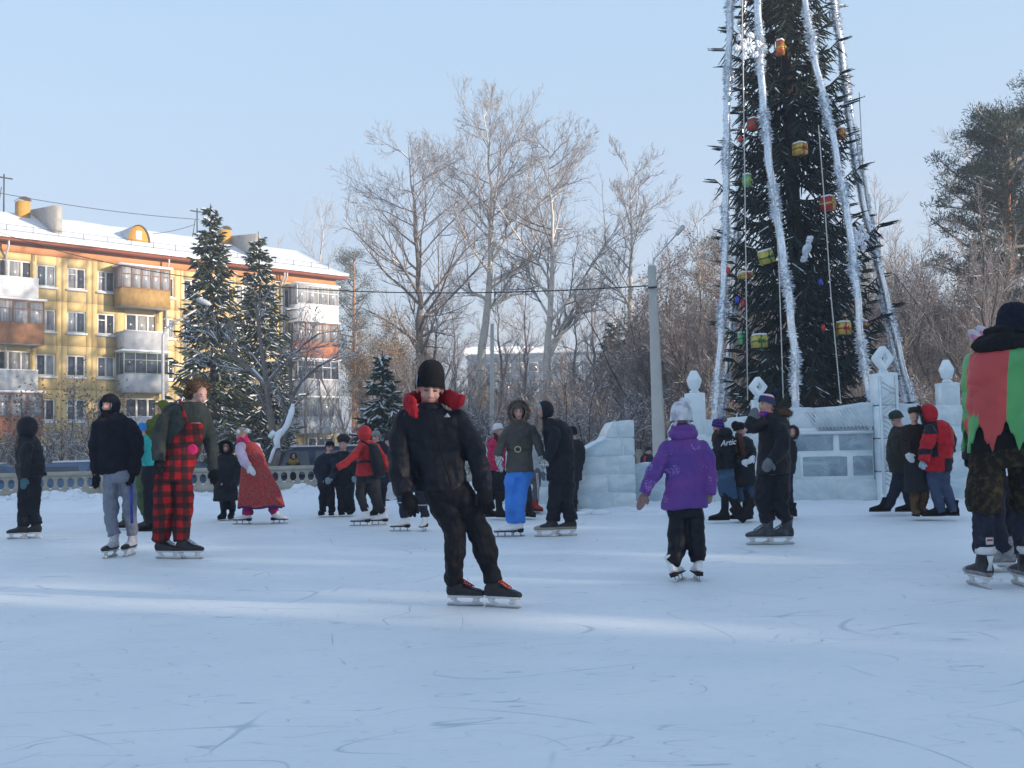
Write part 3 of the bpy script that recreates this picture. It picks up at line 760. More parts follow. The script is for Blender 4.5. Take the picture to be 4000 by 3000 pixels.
# ---- conifers
def spruce(seed, H, Rb, whorls, per, twigs, snow=0.35, droop=0.35, low=0.06, tl=0.42, tr=0.028, needles=0, shape=0.85, gap=0.0, ndm=None, bark=M_BARK, tipup=0.25, hang=0.0):
    rng = random.Random(seed); g = np.random.RandomState(seed)
    tk = MB(); n = 10
    tk.tube([Vector((rng.gauss(0, 0.03), rng.gauss(0, 0.03), -0.2 + (H + 0.2) * i / n)) for i in range(n + 1)], [H * 0.0135 * (1 - i / n) ** 0.8 + 0.015 for i in range(n + 1)], 10)
    A0 = []; A1 = []; R0 = []; R1 = []; SN0 = []; SN1 = []; SR = []
    B0 = []; B1 = []; BR0 = []; BR1 = []
    for w in range(whorls):
        t = low + (0.985 - low) * (w + rng.uniform(-0.3, 0.3)) / whorls
        z = max(0.1, t * H); rad = Rb * max(0.04, (1 - t)) ** shape * rng.uniform(0.8, 1.12)
        for k in range(per):
            if rng.random() < gap: continue
            az = 2 * math.pi * (k + rng.uniform(-0.35, 0.35)) / per + w * 1.3
            rr = rad * rng.uniform(0.7, 1.15); o = Vector((math.cos(az), math.sin(az), 0)); side = Vector((-o.y, o.x, 0))
            zz = z + rng.uniform(-0.5, 0.5) * H / whorls
            m = 6; pts = []
            for i in range(m + 1):
                f = i / m; pts.append(o * (rr * f) + Vector((0, 0, zz + rr * (-droop * f + (droop * 0.55 + tipup) * f * f * f))) + side * (rng.gauss(0, 0.015) * rr))
            for i in range(m): B0.append(pts[i]); B1.append(pts[i + 1]); BR0.append(0.012 + 0.012 * rr * (1 - i / m)); BR1.append(0.012 + 0.012 * rr * (1 - (i + 1) / m))
            nt = max(4, int(twigs * (0.35 + 0.65 * rr / Rb)))
            for j in range(nt):
                f = 0.12 + 0.88 * (j + rng.random()) / nt; x = f * m; i = min(m - 1, int(x)); q = pts[i].lerp(pts[i + 1], x - i)
                sgn = 1 if j % 2 else -1
                ln = tl * (0.55 + 0.6 * (1 - abs(f - 0.55))) * rng.uniform(0.6, 1.2) * min(1, 0.4 + rr / Rb)
                if f > 0.93: dd = o * 1.0 + Vector((0, 0, tipup * 0.8))
                else: dd = o * rng.uniform(0.45, 0.9) + side * (sgn * rng.uniform(0.45, 0.95)) + Vector((0, 0, rng.uniform(-0.75, 0.02) - hang * rng.random()))
                dd = dd.normalized(); e = q + dd * ln + Vector((0, 0, -0.12 * ln))
                A0.append(q); A1.append(q.lerp(e, 0.55)); R0.append(tr); R1.append(tr * 1.15)
                A0.append(q.lerp(e, 0.55)); A1.append(e); R0.append(tr * 1.15); R1.append(0.004)
                if rng.random() < snow and dd.z > -0.6:
                    u = Vector((0, 0, tr * 0.85)); SN0.append(q + u); SN1.append(q.lerp(e, rng.uniform(0.4, 0.9)) + u); SR.append(tr * rng.uniform(0.7, 1.3))
    tv, tf = segs_mesh(A0, A1, R0, R1, 4)
    Vs = [tv]; Fs = [tf]; mi = [np.zeros(len(tf))]; b = len(tv)
    bv, bf = segs_mesh(B0, B1, BR0, BR1, 4); Vs.append(bv); Fs.append(bf + b); mi.append(np.full(len(bf), 1)); b += len(bv)
    if SN0:
        sv, sf = segs_mesh(SN0, SN1, SR, np.array(SR) * 0.6, 5); Vs.append(sv); Fs.append(sf + b); mi.append(np.full(len(sf), 2)); b += len(sv)
    if needles:
        P0 = np.array([tuple(a) for a in A0]); P1 = np.array([tuple(a) for a in A1]); N = len(P0) * needles
        ix = np.repeat(np.arange(len(P0)), needles); f = g.rand(N, 1); c = P0[ix] * (1 - f) + P1[ix] * f
        d = P1[ix] - P0[ix]; d /= np.linalg.norm(d, axis=1, keepdims=True)
        r_ = g.normal(size=(N, 3)); r_ = np.cross(d, r_); r_ /= np.linalg.norm(r_, axis=1, keepdims=True)
        e = c + (d * 0.6 + r_ * 0.8) * (tr * g.uniform(2.0, 3.4, (N, 1))); wv = np.cross(d, r_) * 0.006 + d * 0.008
        V = np.stack([c - wv, c + wv, e], 1).reshape(-1, 3); NF = (np.arange(N) * 3)[:, None] + np.arange(3)[None] + b
        Vs.append(V)
    else: NF = np.zeros((0, 3), dtype=int)
    cm = np_mesh('crown', np.concatenate(Vs), [np.concatenate(Fs), NF], np.concatenate(mi + [np.zeros(len(NF))]))
    mats_of(cm, [ndm or M_NEED, bark, M_TSNOW])
    o = tk.build('trunk', bark, None, True, (0, 0, 0)); tm = o.data; bpy.data.objects.remove(o)
    return tm, cm
def put_spruce(base, top, Y, pr_args, label, name='spruce_tree', group='spruces behind the fence'):
    b = at2(base[0], base[1], Y); tp = at2(top[0], top[1], Y); b.z = ground_z(b.x, Y)
    H = tp.z - b.z
    pr = spruce(H=H, **pr_args)
    e = place_tree(name, pr, b, label, 'tree', group, 1.0, 0, math.atan2(tp.x - b.x, H))
    return pr, H
SP1, H1 = put_spruce((462, 940), (455, 440), 44, dict(seed=3, Rb=2.15, whorls=34, per=7, twigs=20, snow=0.22, needles=3, tr=0.04, tl=0.5, shape=0.62), 'tall dark spruce in front of the yellow building, the taller of the pair')
SP2, H2 = put_spruce((570, 950), (558, 500), 47, dict(seed=4, Rb=1.95, whorls=32, per=7, twigs=19, snow=0.45, needles=3, tr=0.04, tl=0.5, shape=0.62), 'snow dusted spruce in front of the yellow building, right of the taller one')
SP3, H3 = put_spruce((826, 940), (826, 758), 31, dict(seed=5, Rb=1.15, whorls=17, per=7, twigs=16, snow=0.6, needles=3, tr=0.035, tl=0.42, shape=0.75), 'small bluish snowy spruce left of the boy in the red collar')
put_spruce((1345, 930), (1322, 690), 60, dict(seed=6, Rb=2.4, whorls=20, per=7, twigs=18, snow=0.4, needles=0, tr=0.06, tl=0.6, shape=0.7), 'dark conifer half hidden in the thicket left of the lamp post')
# pines
def pine(seed, H, trunk_pts, limbs, low, clumps, cr=0.55, tuft=60, ls=(0.3, 0.22), snow=0.12, rtop=0.35):
    rng = random.Random(seed); g = np.random.RandomState(seed)
    T = Tree(seed + 1); n = 12; pts = []
    for i in range(n + 1):
        t = i / n; xo = np.interp(t, [a for a, b in trunk_pts], [b for a, b in trunk_pts]); pts.append(Vector((xo, rng.gauss(0, 0.04), t * H)))
    tk = MB(); tk.tube([pts[0] - Vector((0, 0, 0.2))] + pts[1:], [H * 0.016 * (1 - 0.85 * i / n) + 0.01 for i in range(n + 1)], 10)
    cl = []
    for j in range(limbs):
        t = low + (0.98 - low) * (j + rng.random()) / limbs; x = t * n; i = min(n - 1, int(x)); q = pts[i].lerp(pts[i + 1], x - i)
        az = rng.uniform(0, 6.283); prof = math.sin(math.pi * min(1, (1 - t) / (1 - low) * 0.72 + 0.12)) ** 0.8
        L_ = H * (ls[1] + (ls[0] - ls[1]) * (1 - t)) * prof * rng.uniform(0.7, 1.15); el = rng.uniform(-0.1, 0.35) + 0.5 * t * t
        d = Vector((math.cos(az) * math.cos(el), math.sin(az) * math.cos(el), math.sin(el)))
        p = q.copy(); m = 5; lp = [p.copy()]
        for k in range(m):
            d = (d + Vector((rng.gauss(0, 0.14), rng.gauss(0, 0.14), rng.gauss(0.03, 0.1)))).normalized(); p = p + d * (L_ / m); lp.append(p.copy())
        for k in range(m): T.S[0].append((lp[k], lp[k + 1], 0.06 * (1 - k / m) + 0.02, 0.06 * (1 - (k + 1) / m) + 0.02))
        for c in range(clumps):
            f = rng.uniform(0.35, 1.0); x = f * m; k = min(m - 1, int(x)); q2 = lp[k].lerp(lp[k + 1], x - k)
            c_ = q2 + Vector((rng.gauss(0, 0.3), rng.gauss(0, 0.3), rng.uniform(-0.05, 0.35)))
            T.S[1].append((q2, c_, 0.02, 0.012)); cl.append((c_, cr * rng.uniform(0.6, 1.2)))
    C = np.array([tuple(c) for c, r in cl]); Rr = np.array([r for c, r in cl]); N = len(C) * tuft; ix = np.repeat(np.arange(len(C)), tuft)
    u = g.normal(size=(N, 3)); u /= np.linalg.norm(u, axis=1, keepdims=True); u[:, 2] = u[:, 2] * 0.65 + 0.12
    rad = (g.rand(N, 1) ** 0.5) * Rr[ix][:, None]
    c = C[ix] + u * rad
    dirn = u * 0.6 + g.normal(size=(N, 3)) * 0.45 + np.array([0, 0, 0.45]); dirn /= np.linalg.norm(dirn, axis=1, keepdims=True)
    w = np.cross(dirn, g.normal(size=(N, 3))); w /= np.linalg.norm(w, axis=1, keepdims=True)
    ln = g.uniform(0.12, 0.24, (N, 1)); V = np.stack([c - w * 0.022, c + w * 0.022, c + dirn * ln], 1).reshape(-1, 3)
    F3_ = (np.arange(N) * 3)[:, None] + np.arange(3)[None]
    M = T.meshes(0.0); bv, bf = join([M[k] for k in (0, 1) if k in M])
    S = [a for a in T.S[0] if rng.random() < snow * 3]
    Vs = [V, bv]; Q = [bf + len(V)]; mi = [np.full(len(bf), 1)]; b = len(V) + len(bv)
    if S:
        sv, sf = segs_mesh([tuple(a[0] + Vector((0, 0, 0.05))) for a in S], [tuple(a[1] + Vector((0, 0, 0.05))) for a in S], [0.04] * len(S), [0.035] * len(S), 4); Vs.append(sv); Q.append(sf + b); mi.append(np.full(len(sf), 2))
    cm = np_mesh('crown', np.concatenate(Vs), [np.concatenate(Q), F3_], np.concatenate(mi + [np.zeros(N)])); mats_of(cm, [M_NEEDP, M_BARKG, M_TSNOW])
    o = tk.build('trunk', M_PINEB, None, True, (0, 0, 0)); tm = o.data; bpy.data.objects.remove(o)
    return tm, cm
def put_pine(base, top, Y, label, **kw):
    b = at2(base[0], base[1], Y); tp = at2(top[0], top[1], Y); b.z = ground_z(b.x, Y); H = tp.z - b.z
    pr = pine(H=H, trunk_pts=[(0, 0), (1, tp.x - b.x)], **kw)
    place_tree('pine_tree', pr, b, label, 'tree', 'pines in the park')
    return pr
PN1 = put_pine((2184, 930), (2176, 262), 42, 'big pine with an orange trunk and ragged green crown at the right edge', seed=7, limbs=90, low=0.16, clumps=9, tuft=75, cr=0.5, ls=(0.27, 0.24))
put_pine((2270, 930), (2255, 250), 46, 'second big pine cut off by the right edge of the view', seed=8, limbs=56, low=0.18, clumps=8, tuft=70, cr=0.55, ls=(0.34, 0.28))
put_pine((766, 930), (764, 545), 97, 'brownish pine beside the right end of the yellow building', seed=9, limbs=60, low=0.25, clumps=7, tuft=45, cr=0.9, ls=(0.17, 0.15))
put_pine((1560, 930), (1558, 520), 62, 'dark pine hidden behind the left silver garlands', seed=10, limbs=26, low=0.4, clumps=5, tuft=50, cr=0.6, ls=(0.2, 0.16))
# unseen spruces added between the shading blocks to break the low sun into stripes
for i, (x, y, sc, lb) in enumerate(((32.0, -3.7, 1.1, 'unseen spruce added in the gap to stripe the sunlight, nearest the long block'), (32.3, -1.15, 1.15, 'tall unseen spruce added in the middle of the gap to stripe the sunlight'),
                                    (31.8, 0.95, 1.05, 'unseen spruce added to stripe the sunlight, by the corner of the short block'))):
    place_tree('spruce_tree', SP1 if i % 2 else SP2, Vector((x, y, 0)), lb, 'tree', 'unseen spruces added to stripe the sunlight', sc, i * 1.3)
# ---- snowy deciduous tree by the fence and scrub on the left
T = Tree(71)
def bent(pts, r0, r1, kids=5, ln=1.2, lev=1, mx=3, Y=24.5):
    q = [at2(x, y, Y + d) for x, y, d in pts]; n = len(q) - 1
    rs = [r0 + (r1 - r0) * i / n for i in range(n + 1)]
    for i in range(n): T.S[0].append((q[i], q[i + 1], rs[i], rs[i + 1]))
    for k in range(kids):
        x = (0.25 + 0.75 * (k + T.rng.random()) / kids) * n; i = min(n - 1, int(x)); p = q[i].lerp(q[i + 1], x - i)
        T.limb(p, rdir(T.rng, (q[i + 1] - q[i]), T.rng.uniform(0.4, 0.9)), ln * T.rng.uniform(0.6, 1.2), rs[i] * 0.4, lev, mx, 0.25, 0.14, (5, 5, 4), (0.4, 0.8), 0.25, 0.15, 0.5)
bent([(588, 1010, 0), (600, 970, 0), (590, 935, 0), (580, 870, 0), (572, 800, 0), (560, 720, 0.2), (552, 650, 0.3)], 0.13, 0.025, 9)
bent([(600, 965, 0), (617, 930, 0), (632, 880, 0), (628, 850, -0.1), (628, 780, 0), (632, 700, 0)], 0.085, 0.02, 8)
bent([(578, 838, 0), (545, 800, 0.2), (520, 782, 0.3), (470, 740, 0.5), (455, 715, 0.6)], 0.065, 0.02, 8)
bent([(577, 828, 0), (610, 790, -0.2), (655, 745, -0.3), (690, 720, -0.4)], 0.05, 0.018, 7)
bent([(630, 860, 0), (650, 825, 0), (690, 790, 0.2), (728, 770, 0.2)], 0.05, 0.018, 7)
bent([(545, 800, 0.2), (520, 800, 0.3), (470, 790, 0.4)], 0.035, 0.015, 5)
org = Vector((at2(588, 1010, 24.5).x, 24.5, 0))
for k in T.S: T.S[k] = [(a - org, b - org, c, d) for a, b, c, d in T.S[k]]
pr = tree_proto(T, M_BARKG, M_TWIG, 0.45)
e = place_tree('snowy_tree', pr, org, 'forked grey tree with thick snow in its crotch by the concrete fence', 'tree')
mb = MB()
for pts, rr in (([(600, 968), (597, 950), (604, 935), (614, 925)], 0.085), ([(606, 940), (620, 918), (630, 890), (633, 872)], 0.075), ([(583, 945), (590, 935), (600, 940)], 0.08), ([(582, 1000), (590, 975), (598, 960)], 0.045)):
    mb.tube([at2(x, y, 24.35) for x, y in pts], [rr * 0.8] + [rr] * (len(pts) - 2) + [rr * 0.5], 8)
mb.build('snow_pile', M_TSNOW, e, True)
scrub = [tree_proto(bush(80 + i, 3.4, 6, kids=(7, 6, 5), r=0.032, sp0=0.9, up=0.1), M_BARK, M_TWIG, 0.3) for i in range(2)]
appl = tree_proto(bush(85, 3.6, 4, kids=(7, 6, 5), r=0.035, sp0=0.8), M_BARK, M_TWIG, 0.3, leaves=M_LEAF, leaf_n=1500, leaf_s=0.05)
for i, (x, Y, sc) in enumerate(((-20, 29, 1.1), (50, 31, 1.0), (110, 28, 0.9), (160, 33, 1.15), (215, 30, 1.0), (260, 34, 1.1), (300, 29, 0.95), (345, 32, 1.0), (400, 30, 0.8), (470, 30, 0.55), (660, 30, 0.85), (725, 32, 0.9), (765, 34, 0.8), (905, 34, 0.8))):
    b = at2(x, 950, Y); b.z = ground_z(b.x, Y)
    place_tree('snowy_shrub', appl if i in (0, 3) else scrub[i % 2], b, 'low tangled shrub with snow on its branches behind the concrete fence', 'shrub', 'snowy shrubs between the fence and the trees', sc, rg.uniform(0, 6.28))
for i, (x, Y, sc) in enumerate(((1020, 27, 1.0), (1110, 26, 0.9), (1180, 27, 0.9), (1290, 26, 1.0), (1385, 27, 0.9), (1460, 28, 0.8), (1560, 29, 0.7), (2080, 30, 0.9))):
    b = at2(x, 950, Y); b.z = ground_z(b.x, Y)
    place_tree('snowy_shrub', scrub[i % 2], b, 'bare shrub with snowy twigs in front of the thicket behind the ice walls', 'shrub', 'bare shrubs behind the ice walls', sc, rg.uniform(0, 6.28))
# ================================================================ concrete fence
M_FCONC = mat('fence_concrete', (0.40, 0.38, 0.33), rough=0.95, var=0.12, scale=4, bump=0.3, bscale=60)
def on_fence(x, z): return Vector((x, fence_y(x), z))
FD = Vector((1, 0.28, 0)).normalized(); FN = Vector((FD.y, -FD.x, 0))
fz = 0.28
def fence_z(x): return at2(0, 1080, fence_y(x)).z * 0 + 0.17 + (x + 11) * 0.0
FH = 0.56
fence = empty('concrete_fence', on_fence(-8, 0), 'low pierced grey concrete fence with pointed openings along the far side of the rink', 'fence')
def baluster_row(mb, p0, wid, z0, z1, n):
    """upright bars whose edges bulge so that pointed oval gaps remain between them"""
    for i in range(n):
        c = p0 + FD * (wid * (i + 0.5) / n); hw = wid / n / 2
        prof = [(0, 0.52), (0.08, 0.50), (0.16, 0.30), (0.30, 0.16), (0.42, 0.155), (0.60, 0.16), (0.76, 0.26), (0.86, 0.50), (1.0, 0.52)]
        mid = [(-hw * 2 * a, z0 + (z1 - z0) * t) for t, a in reversed(prof)]
        poly = [(hw * 2 * a * 1.0, z0 + (z1 - z0) * t) for t, a in prof] + mid
        mb.prism(poly, Vector((c.x, c.y, 0)) - FN * 0.03, FD, Vector((0, 0, 1)), FN, 0.06)
x = -13.9; PW = 1.62
k = 0
while x < 4.0:
    z0 = 0.05; p = on_fence(x, 0); 
    post = MB(); post.box(p + Vector((0, 0, z0 + 0.40)), (0.17, 0.15, FH + 0.16), (FD, -FN))
    secs = [(p + Vector((0, 0, z0 + 0.40 + (FH + 0.16) / 2 + h)), FD * a, FN * a) for h, a in ((0.001, 0.085), (0.03, 0.075), (0.05, 0.03))]
    post.loft(secs, 8); post.build('post', M_FCONC, fence)
    pn = MB(); q = p + FD * 0.085; wd = PW - 0.17; c = q + FD * (wd / 2)
    zb, zt = z0 + 0.06, z0 + 0.06 + FH
    pn.box((c.x, c.y, zt - 0.05), (wd, 0.10, 0.10), (FD, -FN)); pn.box((c.x, c.y, zb + 0.09), (wd, 0.10, 0.18), (FD, -FN))
    n = 7; baluster_row(pn, q, wd, zb + 0.18, zt - 0.10, n)
    po = pn.build('panel', M_FCONC, fence)
    sn = MB()
    for i in range(n):
        e = q + FD * (wd * (i + 0.5) / n) + FD * (wd / n / 2)
        if i < n - 1: sn.ball((e.x, e.y, zb + 0.185), (0.055, 0.05, 0.022), 8, 4)
    g_ = sn.build('snow_dabs', M_TSNOW, po, True); tag(g_, kind='stuff')
    sn = MB(); sn.box((c.x, c.y, zt + 0.012), (wd - 0.02, 0.08, 0.022), (FD, -FN))
    x += PW * FD.x; k += 1
# ================================================================ parked cars behind the fence
def car(loc, yaw, col, label, suv=False, name='parked_car'):
    e = empty(name, loc, label, 'car', 'cars parked behind the fence')
    ax = Vector((math.cos(yaw), math.sin(yaw), 0)); ay = Vector((-ax.y, ax.x, 0)); O = Vector(loc)
    hh = 1.75 if suv else 1.45
    body = [(-2.2, 0.35), (-2.25, 0.75), (-2.1, 0.98), (-1.9, 1.02), (0.75, 0.98), (1.9, 0.85), (2.2, 0.65), (2.2, 0.35)]
    if suv: cab = [(-2.12, 1.0), (-1.95, hh - 0.05), (-1.6, hh), (0.1, hh), (0.4, hh - 0.08), (1.1, 0.99)]
    else: cab = [(-2.0, 1.01), (-1.35, hh - 0.05), (-1.0, hh), (0.1, hh), (0.45, hh - 0.06), (1.15, 0.97)]
    def shell(poly, w0, w1, z0, z1):
        V = []; n = len(poly)
        for sgn in (-1, 1):
            for a, z in poly:
                w = w0 + (w1 - w0) * max(0, min(1, (z - z0) / (z1 - z0)))
                V.append(tuple(O + ax * a + ay * (sgn * w / 2) + Vector((0, 0, z))))
        return V, n
    m = mat('car_paint_%d_%d_%d' % tuple(int(c * 255) for c in col), col, rough=0.3, var=0.05, spec=0.6)
    b = MB(); V, n = shell(body, 1.72, 1.66, 0.3, 1.0)
    b.add(V, [[(i, (i + 1) % n, n + (i + 1) % n, n + i) for i in range(n)], [tuple(reversed(range(n))), tuple(range(n, 2 * n))]])
    b.build('body', m, e)
    c = MB(); V, n = shell(cab, 1.60, 1.22, 1.0, hh)
    c.add(V, [[(i, (i + 1) % n, n + (i + 1) % n, n + i) for i in range(n)], [tuple(reversed(range(n))), tuple(range(n, 2 * n))]])
    co = c.build('cabin', m, e)
    xs = ([(-1.95, -1.15), (-1.05, -0.3), (-0.2, 0.5)] if suv else [(-1.5, -0.65), (-0.55, 0.5)])
    for sgn in (-1, 1):
        for a0, a1 in xs:
            z0_, z1_ = 1.04, hh - 0.1
            def P(a, z): 
                w = (1.60 + (1.22 - 1.60) * (z - 1.0) / (hh - 1.0)) / 2 + 0.012
                return tuple(O + ax * a + ay * (sgn * w) + Vector((0, 0, z)))
            tilt = 0.35 if a1 > 0.4 else 0.0
            w = MB(); w.add([P(a0, z0_), P(a1 + tilt, z0_), P(a1 - 0.12 * (1 if not suv else 0.3), z1_), P(a0 + (0.28 if (not suv and a0 < -1) else 0.05), z1_)], [[(0, 1, 2, 3)]])
            w.build('side_window', M_GLASS, co)
    w = MB(); V = [tuple(O + ax * a + ay * s_ + Vector((0, 0, z))) for a, z, s_ in ((1.14, 1.02, -0.74), (1.14, 1.02, 0.74), (0.44, hh - 0.09, 0.58), (0.44, hh - 0.09, -0.58))]
    V = [tuple(Vector(v) + ax * 0.03 + Vector((0, 0, 0.02))) for v in V]; w.add(V, [[(0, 1, 2, 3)]]); w.build('windscreen', M_GLASS, co)
    sn = MB(); sn.box(O + ax * (-0.6 if not suv else -0.8) + Vector((0, 0, hh + 0.022)), (1.5 if not suv else 2.1, 1.15, 0.04), (ax, ay)); sn.build('roof_frost', M_TSNOW, e)
    for a in (-1.4, 1.35):
        for sgn in (-1, 1):
            p = O + ax * a + ay * (sgn * 0.80) + Vector((0, 0, 0.32)); t = MB()
            t.tube([p - ay * 0.1, p + ay * 0.1], 0.32, 18); wo_ = t.build('wheel', mat('tyre_rubber', (0.02, 0.02, 0.02)), e)
            t = MB(); t.tube([p - ay * 0.105, p + ay * 0.105], 0.19, 14); t.build('rim', M_PIPE, wo_)
    for sgn in (-1, 1):
        t = MB(); t.ball(O + ax * 2.12 + ay * (sgn * 0.62) + Vector((0, 0, 0.70)), (0.10, 0.16, 0.09), 10, 6); t.build('headlight', M_WFRAME, e)
        t = MB(); t.box(O + ax * -2.235 + ay * (sgn * 0.65) + Vector((0, 0, 0.78)), (0.05, 0.25, 0.16), (ax, ay)); t.build('tail_light', mat('red_lens', (0.4, 0.02, 0.02), rough=0.3), e)
    return e
def carat(x, Y): 
    p = at2(x, 1000, Y); return Vector((p.x, p.y, terrain_z(p.x, p.y) - 0.12))
car(carat(-10, 26.5), 0.25, (0.05, 0.12, 0.20), 'dark blue car parked behind the fence at the left edge')
car(carat(135, 27.0), math.pi + 0.25, (0.10, 0.15, 0.24), 'blue grey saloon car behind the fence between the two dark skaters')
car(carat(395, 27.6), 0.27, (0.03, 0.05, 0.10), 'dark navy car behind the fence seen between the plaid overalls and the dark coat')
car(carat(650, 26.6), math.pi + 0.27, (0.02, 0.028, 0.06), 'dark navy estate car parked behind the fence by the snowy forked tree', True)
car(carat(750, 30.5), 0.27, (0.24, 0.32, 0.38), 'pale blue grey car behind the two men in black by the fence')
# ================================================================ ice walls and towers
def ice_mat(name, c1, c2, clear=0.0, rough=0.35, seed=0.0):
    m = bpy.data.materials.new(name); m.use_nodes = True
    nt = m.node_tree; n = nt.nodes; l = nt.links; p = n['Principled BSDF']
    tc = n.new('ShaderNodeTexCoord')
    nz = n.new('ShaderNodeTexNoise'); nz.inputs['Scale'].default_value = 2.2; nz.inputs['Detail'].default_value = 6; nz.inputs['Roughness'].default_value = 0.68; nz.inputs['Distortion'].default_value = 1.3
    mp = n.new('ShaderNodeMapping'); mp.inputs['Location'].default_value = (seed, seed, seed); mp.inputs['Scale'].default_value = (1, 1, 1.4)
    l.new(tc.outputs['Object'], mp.inputs[0]); l.new(mp.outputs[0], nz.inputs[0])
    rp = n.new('ShaderNodeValToRGB'); rp.color_ramp.elements[0].position = 0.38; rp.color_ramp.elements[1].position = 0.62
    rp.color_ramp.elements[0].color = (*c1, 1); rp.color_ramp.elements[1].color = (*c2, 1)
    l.new(nz.outputs['Fac'], rp.inputs[0]); l.new(rp.outputs[0], p.inputs['Base Color'])
    p.inputs['Roughness'].default_value = rough; p.inputs['Specular IOR Level'].default_value = 0.45; p.inputs['IOR'].default_value = 1.31
    p.inputs['Transmission Weight'].default_value = clear
    p.inputs['Subsurface Weight'].default_value = 0.0
    n2 = n.new('ShaderNodeTexNoise'); n2.inputs['Scale'].default_value = 7; n2.inputs['Detail'].default_value = 6
    l.new(mp.outputs[0], n2.inputs[0])
    bp = n.new('ShaderNodeBump'); bp.inputs['Strength'].default_value = 0.5; bp.inputs['Distance'].default_value = 0.03
    l.new(n2.outputs['Fac'], bp.inputs['Height']); l.new(bp.outputs[0], p.inputs['Normal'])
    return m
M_ICE = ice_mat('frosted_ice', (0.60, 0.71, 0.76), (0.82, 0.88, 0.90), 0.16, 0.4)
M_ICE2 = ice_mat('frosted_ice_bluer', (0.54, 0.67, 0.74), (0.76, 0.85, 0.89), 0.20, 0.35, 5.0)
M_ICEC = ice_mat('clear_ice', (0.30, 0.38, 0.44), (0.55, 0.66, 0.72), 0.45, 0.22, 9.0)
M_ICEW = ice_mat('white_snowy_ice', (0.70, 0.80, 0.84), (0.82, 0.88, 0.90), 0.0, 0.55, 2.0)
def ice_block(parent, P0, D, N, x0, x1, z0, z1, top, th, m, rng, name='ice_block'):
    """a block between x0..x1 along D; its upper edge follows top(x); rounded edges, a slightly uneven face"""
    n = 5; g = 0.045 if m is M_ICEC else 0.006; x0 += g; x1 -= g
    q_ = [x0 + (x1 - x0) * i / 40 for i in range(41)]; q_ = [x for x in q_ if top(x) > z0 + g + 0.045]
    if len(q_) < 4: return
    x0, x1 = q_[0], q_[-1]
    xs = [x0 + (x1 - x0) * i / n for i in range(n + 1)]
    tz = [min(z1 - g, top(x)) for x in xs]
    if max(tz) - z0 < 0.04: return
    off = rng.uniform(-0.006, 0.006); b = 0.010
    poly = [(x0 + b, z0 + g), (x1 - b, z0 + g), (x1, z0 + g + b)] + [(x, max(z0 + g + b * 1.1, z)) for x, z in zip(reversed(xs), reversed(tz))] + [(x0, z0 + g + b)]
    poly[3] = (x1, max(z0 + g + b * 1.1, tz[-1] - b)); poly[-2] = (x0, max(z0 + g + b * 1.1, tz[0] - b))
    k = len(poly); cx = (x0 + x1) / 2; cz = sum(p[1] for p in poly) / k
    V = []
    for o, s in ((th / 2 + off, 0.0), (th / 2 + off - b, 1.0), (-th / 2 + b, 1.0), (-th / 2, 0.0)):
        for x, z in poly:
            if s == 0.0:
                x = x + (b if x < cx else -b) * (abs(x - cx) > (x1 - x0) / 2 - b * 1.5); z = z + (b if z < cz else -b)
            q = P0 + D * x + N * o; V.append((q.x, q.y, z))
    F = [(j * k + i, j * k + (i + 1) % k, (j + 1) * k + (i + 1) % k, (j + 1) * k + i) for j in range(3) for i in range(k)]
    mb = MB(); mb.add(V, [F, [tuple(reversed(range(k))), tuple(3 * k + i for i in range(k))]])
    return mb.build(name, m, parent)
def ice_wall(label, a, b, th, prof, ch, bw, seed, base=(0, 0), clear=None, name='ice_wall', zb=0.03, mats=None):
    """a, b: ends on the ground (x, y); prof: [(fraction, height)]"""
    rng = random.Random(seed)
    A = Vector((a[0], a[1], 0)); B = Vector((b[0], b[1], 0)); D = (B - A).normalized(); Lw = (B - A).length; N = Vector((D.y, -D.x, 0))
    if N.y > 0: N = -N
    e = empty(name, (A + B) / 2, label, 'ice wall')
    top = lambda x: float(np.interp(x / Lw, [p[0] for p in prof], [p[1] for p in prof])) + 0.012 * math.sin(x * 5 + seed)
    # packed snow between the blocks, set back from their faces
    n_ = 24; xs = [0.03 + (Lw - 0.06) * i / n_ for i in range(n_ + 1)]
    mb = MB(); mb.prism([(0.03, zb), (Lw - 0.03, zb)] + [(x, max(zb + 0.05, top(x) - 0.03)) for x in reversed(xs)], A + N * (th / 2 - 0.016), D, Vector((0, 0, 1)), -N, th - 0.032)
    mb.build('snow_mortar', M_ICEW, e)
    zmax = max(p[1] for p in prof) + 0.015; r = 0; z = zb; ch = (zmax - zb) / max(1, round((zmax - zb) / ch))
    while z < zmax - 0.05:
        x = -rng.uniform(0, bw) if r % 2 else 0
        while x < Lw:
            w = bw * rng.uniform(0.85, 1.15)
            x0, x1 = max(0, x), min(Lw, x + w)
            if Lw - x1 < 0.15: x1 = Lw
            if x1 - x0 > 0.1:
                m = rng.choice(mats or (M_ICE, M_ICE, M_ICE2))
                if clear and clear(((x0 + x1) / 2) / Lw, z + ch / 2): m = M_ICEC
                ice_block(e, A, D, N, x0, x1, z, z + ch, top, th, m, rng)
            x = x1 if x1 == Lw else x + w
        z += ch; r += 1
    return e, A, D, N, Lw, top
def Z2(x, y, Y): return at2(x, y, Y).z
def G2(x, Y): p = at2(x, 1000, Y); return (p.x, p.y)
YW = 16.0
